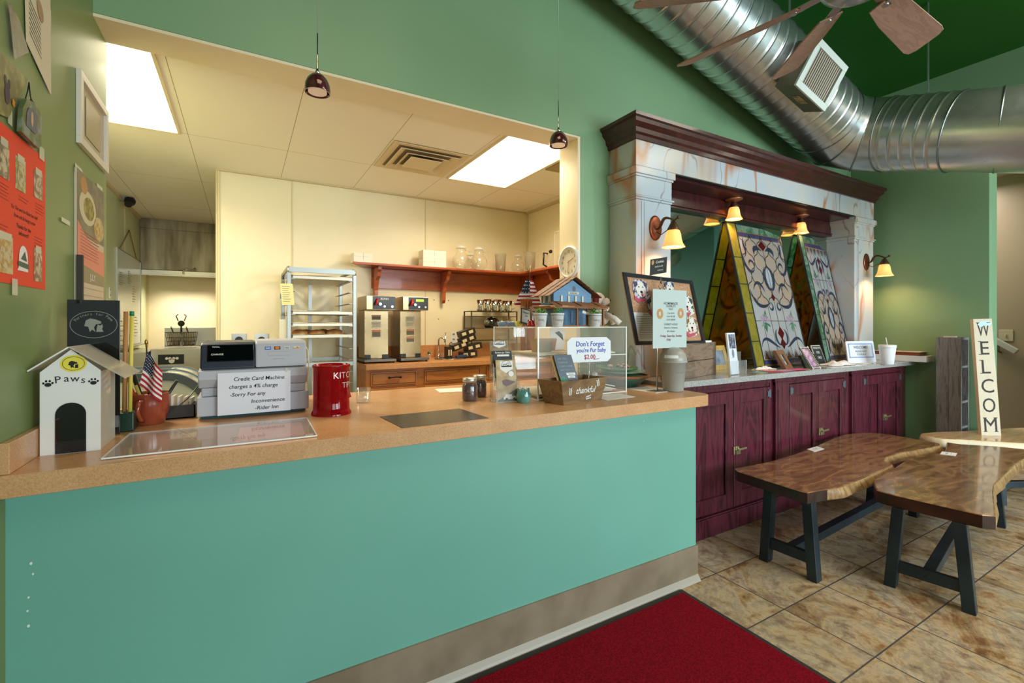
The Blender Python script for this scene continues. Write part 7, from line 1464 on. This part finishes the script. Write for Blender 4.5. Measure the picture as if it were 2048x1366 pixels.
o = MB().obox((b0-.14, 4.30, ZKC+.002), (.12, 0, .01), (0, .05, 0), (0, 0, .03)).build('blue_cloth_pad', M('navy_cloth', '#29344f', .9), bev=.008); tag(o, 'dark blue folded cloth in front of the tea boxes', 'cloth')
# mug rack
xr0, xr1 = U(940, 600, 'y', 4.45).x, 2.62; t = thing('mug_rack', 'dark metal rack with hooks in the kitchen corner', 'rack', ((xr0+xr1)/2, 4.5, ZKC)); RK = M('rack_metal', '#5e5444', .45, .6); zr = U(940, 622, 'y', 4.45).z
mb = MB()
for x in (xr0, xr1-.01):
    for y in (4.42, 4.60): mb.box((x, y, ZKC+.001), (x+.012, y+.012, zr))
for z in (zr-.006, zr-.06, ZKC+.30, ZKC+.17): mb.box((xr0, 4.42, z), (xr1, 4.428, z+.008)); mb.box((xr0, 4.60, z), (xr1, 4.608, z+.008)); mb.box((xr0, 4.42, z), (xr0+.008, 4.612, z+.008)); mb.box((xr1-.008, 4.42, z), (xr1, 4.612, z+.008))
mb.build('rack_frame', RK, t); mb = MB(); mb.box((xr0, 4.42, zr-.002), (xr1, 4.612, zr+.002)); mb.build('top_shelf', RK, t); MB().box((xr0+.01, 4.43, ZKC+.306), (xr1-.01, 4.598, ZKC+.310)).build('lower_shelf', RK, t)
def mug(x, y, z, s, lbl):
    t = thing('steel_mug', lbl, 'mug', (x, y, z), 'polished steel mugs on the rack'); c = V((x, y, z)); MB().lathe([(.030*s, 0), (.034*s, .01), (.031*s, .05*s), (.036*s, .10*s), (.033*s, .10*s), (.028*s, .05*s), (0, .01)], c, 24, cap=False).build('mug_body', CHROME, t); mb = MB(); mb.tube([c+V((.03*s, -.01, .085*s)), c+V((.056*s, -.02, .08*s)), c+V((.056*s, -.02, .03*s)), c+V((.032*s, -.01, .02*s))], .004, 8); mb.build('handle', CHROME, t)
for k, px in enumerate((961, 977, 991, 1004, 1017)): x = U(px, 610, 'y', 4.46).x; mug(x, 4.46+.02*(k % 2), zr+.003, 1.15, ['leftmost', 'second', 'middle', 'fourth', 'rightmost'][k]+' polished steel mug in the front row on the rack')
mug(U(975, 605, 'y', 4.55).x, 4.55, zr+.003, 1.3, 'taller steel mug at the back left of the rack'); mug(U(996, 605, 'y', 4.55).x, 4.56, zr+.003, 1.3, 'taller steel mug at the back right of the rack')
for k, px in enumerate((975, 988, 1005, 1018)):
    x = U(px, 636, 'y', 4.44).x; c = V((x, 4.46, zr-.155)); t = thing('hanging_glass', ['leftmost', 'second', 'third', 'rightmost'][k]+' clear glass hanging upside down under the mug rack', 'glass', c, 'glasses hanging under the mug rack'); MB().ball(c+V((0, 0, .035)), .033, 16, 10, (1, 1, 1.1)).build('globe', PG, t); mb = MB(); mb.cyl(c+V((0, 0, .07)), c+V((0, 0, .152)), .005, 8); mb.build('stem', PG, t)
o = MB(); o.lathe([(0, 0), (.07, 0), (.085, .03), (.085, .075), (.06, .10), (.02, .108), (.015, .125), (0, .127)], V((U(983, 650, 'y', 4.5).x, 4.5, ZKC+.311)), 28); tag(o.build('black_pot', M('gloss_black_pot', '#181a18', .12, 0, .5, .6)), 'round glossy black pot on the lower shelf of the mug rack', 'pot')
# sheet pan rack
yf, yb2 = 3.95, 4.60; XL_, XR_ = U(578, 600, 'y', yf).x, U(709, 600, 'y', yf).x; ztop = U(700, 541, 'y', yf).z
AL = M('brushed_aluminium', '#a3a3a0', .38, .9); t = thing('sheet_pan_rack', 'tall aluminium sheet pan rack behind the cash register', 'rack', ((XL_+XR_)/2, 4.27, 0)); fw = .030
def post(x, y):
    mb = MB(); mb.box((x-fw/2, y-fw/2, .0), (x+fw/2, y+fw/2, ztop-.04)); return mb.build('post', AL, t, bev=.003)
for x in (XL_, XR_):
    post(x, yf); post(x, yb2-.02); mb = MB(); mb.tube([(x, yf, ztop-.045), (x, yf+.008, ztop-.012), (x, yf+.04, ztop), (x, yb2-.06, ztop), (x, yb2-.028, ztop-.012), (x, yb2-.02, ztop-.045)], .015, 10); mb.build('top_rail', AL, t)
zc_ = U(640, 728, 'y', yf).z
for a, b in (((XL_, yf-.012, ztop-.035), (XR_, yf+.010, ztop+.002)), ((XL_, yb2-.035, ztop-.035), (XR_, yb2-.015, ztop+.002)), ((XL_, yf-.012, zc_-.02), (XR_, yf+.012, zc_+.012)), ((XL_, yf-.01, .1), (XR_, yf+.01, .13)), ((XL_, yb2-.03, zc_-.02), (XR_, yb2-.015, zc_+.012))): MB().box(a, b).build('cross_bar', AL, t)
xm_ = U(620, 600, 'y', 4.58).x; MB().box((xm_-.014, 4.565, .0), (xm_+.014, 4.59, ztop-.036)).build('post', AL, t)
nrun = 0; z = ztop-.09
while z > .35:
    for x, sg in ((XL_, 1), (XR_, -1)): MB().obox((x+sg*.0152, yf-.01, z), (sg*.03, 0, 0), (0, yb2-yf, 0), (0, 0, .004)).build('runner', AL, t)
    z -= .0915; nrun += 1
def tray(py, lbl, load=False):
    z = U(640, py, 'y', yf).z; tt = thing('sheet_pan', lbl, 'tray', ((XL_+XR_)/2, 4.2, z), 'sheet pans in the rack'); zs = [ztop-.09-.0915*k for k in range(20)]; z = min(zs, key=lambda q: abs(q-z))+.0045
    x0, x1, y0, y1 = XL_+.019, XR_-.019, yf-.03, yf+.55; mb = MB(); mb.box((x0, y0, z), (x1, y1, z+.003)); 
    for a, b in (((x0, y0), (x1, y0+.004)), ((x0, y1-.004), (x1, y1)), ((x0, y0), (x0+.004, y1)), ((x1-.004, y0), (x1, y1))): mb.box((*a, z+.003), (*b, z+.024))
    mb.tube([(x0, y0, z+.024), (x1, y0, z+.024), (x1, y1, z+.024), (x0, y1, z+.024)], .004, 6, closed=True); mb.build('pan', M('pan_metal', '#b4a894', .35, .85), tt); return z
tray(549, 'empty sheet pan at the top of the rack'); tray(626, 'empty sheet pan in the middle of the rack'); tray(645, 'second empty sheet pan in the middle of the rack'); zp_ = tray(682, 'sheet pan holding the pastries in the rack')
PS = M('baked_pastry', '#a8642c', .6, var=(14, '#d6a468', .4, .65), bump=(60, .6))
for k, (f, y, s) in enumerate(((.16, 4.02, 1), (.42, 4.0, .95), (.70, 4.03, 1.05), (.30, 4.2, .95), (.58, 4.2, 1), (.82, 4.2, .9))):
    c = V((XL_+(XR_-XL_)*f, y, zp_+.0335)); o = MB(); o.ball(c, .062*s, 18, 10, (1.15, .8, .5), Matrix.Rotation(.3*k, 3, 'Z')); tag(o.build('pastry', PS), ['left front pastry on the rack pan', 'middle front pastry on the rack pan', 'right front pastry on the rack pan', 'left rear pastry on the rack pan', 'middle rear pastry on the rack pan', 'right rear pastry on the rack pan'][k], 'pastry', 'pastries on the rack pan')
c_ = Card((U(564, 610, 'y', yf-.02).x, yf-.02, U(570, 610, 'y', yf-.02).z), (U(589, 610, 'y', yf-.02).x, yf-.024, U(589, 610, 'y', yf-.02).z), (U(560, 567, 'y', yf-.02).x, yf-.02, U(560, 567, 'y', yf-.02).z)); o = MB(); c_.slab(o, .0015); o = o.build('yellow_note', M('note_yellow', '#e3d79a', .8)); tag(o, 'yellow handwritten note hanging on the left post of the pan rack', 'note'); mb = MB()
for k in range(8): c_.line(mb, [(.12, .88-.1*k), (.75-.08*(k % 3), .88-.1*k)], .003, .001)
mb.build('handwriting', GREY, o)
p = U(560, 592, 'y', yf); o = MB().box((XL_-.060, yf+.01, p.z-.02), (XL_-.035, yf+.02, p.z+.02)).build('blue_clip', M('blue_tag', '#3f7fc0', .4), bev=.003); tag(o, 'small blue clip left of the yellow note', 'clip')
o = MB(); o.obox((XL_-.065, yf+.02, .9), (.05, 0, 0), (0, .004, 0), (0, 0, .56)); tag(o.build('printed_strip', M('strip_cream', '#ddd6c0', .7)), 'long pale printed strip hanging left of the pan rack', 'paper')
# hood, rear wall and fryer in the alcove
t = thing('exhaust_hood', 'large stainless exhaust hood at the far left of the kitchen', 'exhaust hood', (-.65, 7.3, 2.0)); HS = M('hood_steel', '#6e6250', .4, .92, var=(1.4, '#a89c88', .35, .65), stretch=(6, 1, 1))
MB().box((-1.099, 7.26, 2.105), (-.192, 7.748, 2.62)).build('canopy', HS, t, bev=.003); MB().box((-1.099, 7.24, 2.615), (-.192, 7.748, 2.734)).build('top_trim', HS, t, bev=.002)
mb = MB(); mb.box((-1.099, 7.24, 2.035), (-.192, 7.28, 2.10)); mb.box((-1.099, 7.225, 2.03), (-.192, 7.25, 2.045)); mb.build('lower_lip', STEEL, t, bev=.002)
p = U(372, 540, 'y', 7.2); mb = MB(); mb.tube([p+V((-.03, .0, -.05)), p+V((-.03, 0, -.0)), p+V((.09, .0, .01)), p+V((.09, .03, .03))], .011, 8); mb.build('pipe', CHROME, t)
t = thing('deep_fryer', 'stainless deep fryer with two baskets under the hood', 'fryer', (-.6, 6.6, 0)); fy_ = 6.1; zf0 = U(370, 697, 'y', fy_).z
fx0, fx1 = U(301, 700, 'y', fy_).x, U(420, 700, 'y', fy_).x
MB().box((fx0, fy_, .1), (fx1, 6.9, zf0)).build('cabinet', STEEL, t, bev=.004); zb0 = U(370, 655, 'y', 6.9).z
MB().box((fx0+.03, 6.85, zf0+.001), (fx1+.05, 6.9, zb0)).build('back_splash', STEEL, t, bev=.003)
c_ = Card((U(316, 727, 'y', fy_-.002).x, fy_-.002, zf0-.165), (U(368, 727, 'y', fy_-.002).x, fy_-.002, zf0-.165), (U(316, 727, 'y', fy_-.002).x, fy_-.002, zf0-.06)); mb = MB(); c_.slab(mb, .004, d=.0); cp = mb.build('control_panel', BLACK, t); mb = MB()
for a in (.33, .45, .6, .73): c_.disc(mb, a, .6, .014, .002)
c_.disc(mb, .52, .35, .026, .002); mb.build('knobs', PAPER, cp)
for k, px in enumerate((345, 374)):
    bx_ = U(px, 690, 'y', 6.35); c = V((bx_.x+.02, 6.35, zf0+.03)); mb = MB(); a, b, h = .07, .05, .14
    for q in range(9):
        f = q/8; mb.tube([c+V((-b+2*b*f, -.1, 0)), c+V((-a+2*a*f, -.13, h))], .003, 5); mb.tube([c+V((-b+2*b*f, .1, 0)), c+V((-a+2*a*f, .13, h))], .003, 5)
    for z in (0, .3, .6, 1): aa = b+(a-b)*z; mb.tube([c+V((-aa, -.1-.03*z, h*z)), c+V((aa, -.1-.03*z, h*z)), c+V((aa, .1+.03*z, h*z)), c+V((-aa, .1+.03*z, h*z))], .004, 5, closed=True)
    mb.tube([c+V((0, -.13, h)), c+V((0, -.30, h+.06))], .008, 6)
    tag(mb.build('fryer_basket', M('basket_wire', '#8d7f66', .4, .7)), ['left wire fryer basket', 'right wire fryer basket'][k]+' resting on the deep fryer', 'fryer basket', 'fryer baskets')
p = U(363, 647, 'y', 6.86); o = MB(); o.ball(p+V((0, -.03, .0)), .045, 10, 8, (.8, .4, .8)); o.tube([p+V((-.03, -.03, .03)), p+V((-.05, -.03, .09)), p+V((-.03, -.03, .11))], .006, 6); o.tube([p+V((.03, -.03, .03)), p+V((.05, -.03, .09)), p+V((.03, -.03, .11))], .006, 6); o.tube([p+V((0, -.03, 0)), p+V((0, -.03, -.12))], .01, 6); tag(o.build('green_tongs', M('dark_green_rubber', '#23351f', .5)), 'dark green handled tool hooked over the fryer back splash', 'tongs')
# low side unit left of the fryer
o = MB().box((-1.095, 5.9, 0), (fx0-.01, 7.0, zf0-.02)).build('prep_table', STEEL, bev=.004); tag(o, 'stainless prep table between the kitchen left wall and the fryer', 'table')
# rounded deli case behind the mug
yd = 3.35; dcx = U(325, 812, 'y', yd).x; zc0 = U(325, 830, 'y', yd).z; R1_ = .245
t = thing('rounded_glass_case', 'white rounded deli case with grey rim behind the mug and flag', 'display case', (dcx, 3.7, 0))
def arcp(r, x0, n=14): return [(x0, 0), (r, 0)]+[(r*math.cos(k*PI/2/n), r*math.sin(k*PI/2/n)) for k in range(1, n+1)]+[(x0, r)]
mb = MB(); mb.prism(arcp(R1_-.045, -.25), (dcx, yd, zc0), (1, 0, 0), (0, 0, 1), (0, .01, 0)); mb.build('end_panel', M('case_white', '#dcdde2', .35), t)
P1 = arcp(R1_, -.45)[1:]; P2 = arcp(R1_-.045, -.45)[1:]; mb = MB(); k = len(P1)
for i in range(k-1):
    a, b, c2, d2 = P1[i], P1[i+1], P2[i+1], P2[i]; mb.hexa([(dcx+q[0], yd-.012, zc0+q[1]) for q in (a, b, c2, d2)]+[(dcx+q[0], yd+.03, zc0+q[1]) for q in (a, b, c2, d2)])
mb.build('grey_rim', M('rim_grey', '#5d6a76', .3, .4), t)
mb = MB(); mb.grid(lambda u, v_: (dcx+R1_*.97*math.cos(u*PI/2), yd+.03+.5*v_, zc0+R1_*.97*math.sin(u*PI/2)), 16, 2); mb.build('curved_glass', glassy('case_glass', (.88, .93, .92), 1.5, .02, 2.5, .2, '#cfd8cf'), t)
mb = MB()
for yy in (yd+.25, yd+.52):
    for i in range(k-1):
        a, b = P1[i], P1[i+1]; mb.hexa([(dcx+q[0]*s_, yy, zc0+q[1]*s_) for q, s_ in ((a, .95), (b, .95), (b, 1.0), (a, 1.0))]+[(dcx+q[0]*s_, yy+.03, zc0+q[1]*s_) for q, s_ in ((a, .95), (b, .95), (b, 1.0), (a, 1.0))])
mb.build('glass_bands', M('rim_grey', '#5d6a76', .3, .4), t); MB().box((dcx-.45, yd+.0, .0), (dcx+R1_, yd+.56, zc0-.001)).build('case_base', M('case_white', '#dcdde2', .35), t, bev=.004)
# whiteboard
c_ = Card(U(232, 690, 'x', -1.088), U(279, 685, 'x', -1.088), U(235, 499, 'x', -1.088)); X_ = -1.088
y0, y1 = 6.0, 7.22; z0, z1 = 1.20, 2.18; c_ = Card((X_, y0, z0), (X_, y1, z0), (X_, y0, z1)); c_.n = V((1, 0, 0))
t = thing('whiteboard', 'whiteboard covered in notes hanging by a cord on the kitchen left wall', 'whiteboard', (X_, 6.6, z0)); MB().box((X_-.010, y0, z0), (X_, y1, z1)).build('board', M('board_white', '#cdd6cf', .2), t)
mb = MB()
for a, b in (((y0-.01, z0-.012), (y1+.01, z0)), ((y0-.01, z1), (y1+.01, z1+.012)), ((y0-.012, z0), (y0, z1)), ((y1, z0), (y1+.012, z1))): mb.box((X_-.011, a[0], a[1]), (X_+.006, b[0], b[1]))
mb.box((X_, y0+.1, z0-.02), (X_+.05, y1-.05, z0-.012)); mb.build('frame', AL, t); mb = MB()
for (ya, za, h_, w__) in ((6.08, 1.95, .14, .25), (6.10, 1.45, .35, .2), (6.5, 2.0, .15, .2), (6.75, 1.85, .2, .16), (6.85, 1.5, .25, .2)):
    for q in range(7): mb.box((X_+.0006, ya, za-h_*q/7), (X_+.0014, ya+w__*(.6+.4*((q*7) % 3)/2), za-h_*q/7+.008))
mb.build('writing', M('board_writing', '#7d8a88', .7), t)
mb = MB(); q = V((X_+.003, 6.55, 2.46)); mb.tube([(X_+.003, 6.1, 2.19), q, (X_+.003, 6.95, 2.19)], .006, 6); mb.build('hanging_cord', M('twine', '#8a7448', .8), t)
# ================================================================= LEFT WALL ITEMS
XW_ = -.5448
def wcard(y0, y1, z0, z1, d=0): c_ = Card((XW_+d, y0, z0), (XW_+d, y1, z0), (XW_+d, y0, z1)); c_.n = V((1, 0, 0)); return c_
def wslab(mb, c_, th, d0=0.0005, a0=0, b0=0, a1=1, b1=1): return mb.obox(c_.p(a0, b0, d0), c_.u*(a1-a0), c_.v*(b1-b0), V((th, 0, 0)))
def wtext(mb, c_, s_, a, b, h, d, **k): return mb.text(s_, c_.p(a, b, d), c_.u, c_.v, h, **k)
def tape(y0, y1, z0, z1, lbl): o = MB(); c_ = wcard(y0, y1, z0, z1, .004); wslab(o, c_, .0004); tag(o.build('tape_strip', TAPE), lbl, 'tape')
# white picture frame
y0, y1, z0, z1 = 2.335, 2.755, 2.105, 2.385; c_ = wcard(y0, y1, z0, z1); t = thing('white_picture_frame', 'white picture frame on the olive wall beside the lit ceiling panel', 'picture frame', (XW_, 2.54, z0)); mb = MB()
for a0, b0, a1, b1 in ((0, 0, 1, .10), (0, .90, 1, 1), (0, .10, .075, .90), (.925, .10, 1, .90)): wslab(mb, c_, .016, .0005, a0, b0, a1, b1)
mb.build('frame', M('frame_white', '#d9d2c4', .35), t, bev=.001); mb = MB(); wslab(mb, c_, .004, .0005, .075, .10, .925, .90); p_ = mb.build('mat_board', M('mat_sand', '#b3a78c', .25), t); mb = MB(); wslab(mb, c_, .001, .006, .25, .22, .75, .78); p2 = mb.build('print', M('print_sand', '#a89b80', .3), p_)
# calendar
y0, y1 = 2.315, 2.70; c_ = wcard(y0, y1, 1.445, 2.005); t = thing('wall_calendar', 'wall calendar open at JULY with a food photo, by the opening', 'calendar', (XW_, 2.5, 1.445)); mb = MB(); wslab(mb, c_, .008); pg = mb.build('pages', M('cal_paper', '#c9b9a0', .6), t)
def patch(parent, nm, pts, col, d, lb=None, var=None): mb = MB(); mb.poly([c_.p(a, b, d) for a, b in pts]); o = mb.build(nm, M('w_'+nm+col, col, .6, var=var), parent); return lab(o, lb) if lb else o
patch(pg, 'photo', [(0, .57), (1, .57), (1, 1), (0, 1)], '#75705e', .0092, 'food photo', (14, '#8d8468', .4, .6))
el = lambda cx, cy, rx, ry, n=20: [(cx+rx*math.cos(2*PI*i/n), cy+ry*math.sin(2*PI*i/n)) for i in range(n)]
patch(pg, 'plate_rim', el(.36, .78, .30, .12), '#c9bfa0', .0096); patch(pg, 'plate_food', el(.40, .78, .19, .08), '#7d6a3a', .0100, None, (40, '#a8a050', .4, .6)); patch(pg, 'plate_two', el(.78, .68, .2, .09), '#c2b48a', .0096, None, (60, '#b08a3a', .4, .6)); patch(pg, 'bun', el(.22, .92, .12, .06), '#b58a52', .0098)
patch(pg, 'pink_band', [(0, .38), (1, .33), (1, .52), (.6, .52), (.25, .58), (0, .66)], '#d98a74', .0098, 'salmon information band')
mb = MB()
for q in range(9): c = .60-.022*q-.0; mb.poly([c_.p(.1, c, .0104), c_.p(.78-.05*(q % 2), c-.012, .0104), c_.p(.78-.05*(q % 2), c-.006, .0104), c_.p(.1, c+.006, .0104)])
mb.build('band_text', M('cal_text', '#b86a58', .7), pg); patch(pg, 'month_band', [(0, .25), (1, .25), (1, .33), (0, .38)], '#968a68', .0097); mb = MB(); wtext(mb, c_, 'JULY', .52, .275, .026, .0106); mb.build('month_name', PAPER, pg)
mb = MB()
for q in range(5): mb.poly([c_.p(.04, .05*q+.01, .0098), c_.p(.96, .05*q+.01, .0098), c_.p(.96, .05*q+.014, .0098), c_.p(.04, .05*q+.014, .0098)])
mb.build('day_lines', M('cal_lines', '#a89a82', .7), pg); mb = MB(); wslab(mb, c_, .018, .0085, -.02, 0, .015, .42); lab(mb.build('page_edges', M('page_dark', '#3a3430', .7), t), 'dark curled lower pages')
tape(2.31, 2.40, 1.985, 2.02, 'strip of tape on the upper left corner of the calendar'); tape(2.61, 2.70, 1.99, 2.025, 'strip of tape on the upper right corner of the calendar')
# orange poster
c_ = wcard(1.55, 2.02, 1.53, 1.945); t = thing('orange_poster', 'bright orange thank you poster with taped photos and a round badge on the olive wall', 'poster', (XW_, 1.8, 1.53)); mb = MB(); wslab(mb, c_, .0012); ps = mb.build('card', M('poster_orange', '#e8482a', .7), t)
HND = M('marker_on_orange', '#3a1a12', .7); RDP = M('faint_pen', '#8a2c1c', .7)
phs = [(.30, .66, .13, .23, '#6d604c', 'upper left food photo taped on the orange poster'), (.52, .64, .14, .22, '#8a8a4a', 'upper middle salad photo taped on the orange poster'), (.80, .66, .14, .20, '#8a6a52', 'upper right food photo taped on the orange poster'), (.28, .06, .20, .24, '#b58a3a', 'lower left food photo taped on the orange poster'), (.80, .05, .13, .24, '#8a5a44', 'lower right food photo taped on the orange poster')]
for a, b, w__, h_, col, lb in phs:
    mb = MB(); wslab(mb, c_, .0012, .002, a, b, a+w__, b+h_); o = mb.build('photo', M('ph'+col, col, .4, var=(45, '#c9b48a', .45, .6)), t); lab(o, lb.split(' taped')[0]); mb = MB(); mb.poly([c_.p(a+w__*.5+w__*.38*math.cos(k*.5), b+h_*.45+h_*.33*math.sin(k*.5), .0037) for k in range(12)]); mb.build('dish', M('dish'+col, '#c8b89a', .5, var=(60, col, .45, .6)), o)
    mb = MB(); wslab(mb, c_, .0004, .0036, a+.02, b+h_-.03, a+w__-.02, b+h_+.02); mb.build('tape', TAPE, o)
mb = MB(); 
for s_, a, b, h, w__ in (('To: Tim and the Rider Inn staff', .66, .50, .0105, .21), ('from soft & hungry crew', .66, .45, .0105, .2), ('Thanks for the', .64, .385, .012, .14), ('leftovers!!', .64, .34, .012, .10)): wtext(mb, c_, s_, a, b, h, .0022, maxw=w__, shear=.15)
mb.build('handwriting', HND, ps); mb = MB()
for a, b, n in ((.28, .62, 5), (.56, .60, 2), (.82, .62, 4), (.27, .42-.06, 4), (.80, .37, 4)):
    for q in range(n): mb.poly([c_.p(a, b-.022*q, .0022), c_.p(a+.15-.02*(q % 2), b-.022*q-.004, .0022), c_.p(a+.15-.02*(q % 2), b-.022*q, .0022), c_.p(a, b-.022*q+.004, .0022)])
mb.build('small_writing', RDP, ps)
mb = MB(); mb.poly([c_.p(.63+.065*math.cos(a), .19+.085*math.sin(a), .003) for a in [k*PI/12 for k in range(13)]]+[c_.p(.56, .12, .003), c_.p(.54, .10, .003), c_.p(.72, .10, .003), c_.p(.70, .12, .003)][:2]+[c_.p(.70, .10, .003)]); bg_ = mb.build('badge', PAPER, t); mb = MB(); mb.poly([c_.p(.55, .13, .0035), c_.p(.71, .12, .0035), c_.p(.71, .155, .0035), c_.p(.55, .165, .0035)]); mb.poly([c_.p(.59, .18, .0035), c_.p(.68, .17, .0035), c_.p(.65, .24, .0035), c_.p(.62, .21, .0035)]); mb.build('badge_print', M('badge_green', '#4d6152', .6), bg_)
tape(1.96, 2.0, 1.93, 1.97, 'tape on the upper right corner of the orange poster'); tape(1.765, 1.80, 1.50, 1.545, 'tape under the bottom edge of the orange poster'); tape(1.63, 1.68, 1.91, 1.95, 'tape at the top of the orange poster left of the hanging plaque')
# letter with red heading
q = [V((XW_+.004, 1.86, 2.235)), V((XW_+.004, 2.06, 2.165)), V((XW_+.004, 2.05, 2.60)), V((XW_+.004, 1.83, 2.66))]
t = thing('printed_letter', 'tilted white letter with red heading taped high on the olive wall', 'letter', q[0]); mb = MB(); mb.hexa([*q, *[p+V((.001, 0, 0)) for p in q]][::1]); lt = mb.build('sheet', M('letter_cream', '#d6c9ae', .7), t); LQ = lambda a, b, d=.002: q[0].lerp(q[1], a).lerp(q[3].lerp(q[2], a), b)+V((d, 0, 0)); mb = MB()
uu = (q[1]-q[0]).normalized(); vv_ = (q[3]-q[0]).normalized(); mb.text('Turkeys!!', LQ(.58, .86), uu, vv_, .026, maxw=.15); lab(mb.build('red_heading', RED, lt), 'red heading Turkeys!!'); mb = MB()
for k in range(22):
    if k in (9, 10, 11, 12, 13): continue
    b = .80-.033*k; w__ = .70 if k < 6 else .45; mb.poly([LQ(.12, b), LQ(.12+w__, b-.004), LQ(.12+w__, b+.003), LQ(.12, b+.008)])
mb.build('letter_text', M('letter_ink', '#6e675a', .8), lt); mb = MB(); mb.poly([LQ(.55+.13*math.cos(k*.4), .43+.065*math.sin(k*.4), .0024) for k in range(16)]); mb.build('letter_picture', M('letter_pic', '#a88a68', .7), lt)
tape(2.045, 2.06, 2.38, 2.44, 'short tape on the right edge of the white letter')
# photographs at the far left
def wphoto(pts, col, c2, lbl, d=.006):
    P = [U(*p, 'x', XW_+d) for p in pts]; mb = MB(); mb.hexa([*P, *[p+V((.001, 0, 0)) for p in P]]); o = mb.build('photograph', M('phw'+col, col, .35, var=(18, c2, .42, .6))); tag(o, lbl, 'photo', 'photographs pinned to the left wall'); return P, o
wphoto([(28, 118), (57, 104), (38, 40), (16, 0), (-12, 0)][:4], '#6e6a58', '#8d8a7a', 'dark photograph overlapping the left edge of the white letter', .008)
P, o = wphoto([(-30, 215), (16, 236), (54, 158), (-10, 96)], '#5d5a34', '#8d8a4a', 'donkey and flowers photograph on the olive wall', .007)
mb = MB(); cc_ = (P[0]+P[1]+P[2]+P[3])/4+V((.002, .01, -.01)); 
for dy, dz, r in ((0, 0, .022), (.012, .03, .010), (-.012, .032, .010)): mb.poly([cc_+V((0, dy+r*.7*math.cos(k*.6), dz+r*1.3*math.sin(k*.6))) for k in range(10)])
lab(mb.build('donkey', M('donkey', '#4a3a4e', .6), o), 'dark purple donkey head'); mb = MB(); f0 = cc_+V((.001, .035, -.01)); mb.poly([f0+V((0, (.012 if k % 2 else .007)*math.cos(k*PI/6), (.014 if k % 2 else .008)*math.sin(k*PI/6))) for k in range(12)]); lab(mb.build('flower', M('orange_flower', '#c8852a', .6), o), 'orange flower')
tape(1.74, 1.765, 1.955, 2.02, 'slanted tape below the donkey photograph')
# hanging plaque
P = [U(*p, 'x', XW_+.010) for p in ((33, 262), (68, 296), (74, 290), (75, 232), (62, 205), (44, 196), (36, 215))]; t = thing('hanging_plaque', 'small painted green plaque hanging on wire beside the donkey photograph', 'plaque', P[0]); cm = sum(P, V((0, 0, 0)))/len(P)
mb = MB(); k = len(P); mb.add([*P, *[p+V((.010, 0, 0)) for p in P]], [tuple(range(k))[::-1], tuple(range(k, 2*k))]+[(i, (i+1) % k, (i+1) % k+k, i+k) for i in range(k)]); pb = mb.build('plaque_body', M('plaque_green', '#56653c', .4, var=(30, '#7d8a86', .45, .6)), t); mb = MB(); P2 = [cm+(p-cm)*.55+V((.0112, -.008, .004)) for p in P]; mb.poly(P2); lab(mb.build('figure_panel', M('plaque_blue', '#5d6470', .5), pb), 'blue grey panel'); mb = MB(); mb.poly([cm+V((.0118, -.012+.008*math.cos(a), .004+.022*math.sin(a))) for a in [k*.5 for k in range(12)]]); lab(mb.build('painted_figure', M('plaque_pink', '#c9a08a', .5), pb), 'pale painted figure')
mb = MB(); tp = U(58, 165, 'x', XW_+.012); mb.tube([P[5]+V((.005, 0, -.01)), tp+V((0, -.01, -.03)), tp, tp+V((0, .01, -.035)), P[4]+V((.005, 0, -.01))], .0015, 5); mb.ball(tp+V((.004, .012, -.05)), .012, 10, 6, (.3, 1.4, .5)); mb.build('wire_and_bead', M('dark_wire', '#28303a', .4, .5), t)
tape(2.16, 2.25, 1.775, 1.79, 'bare strip of tape on the wall between the poster and the calendar')
# hook plate on the cream jamb, wire on the upper wall
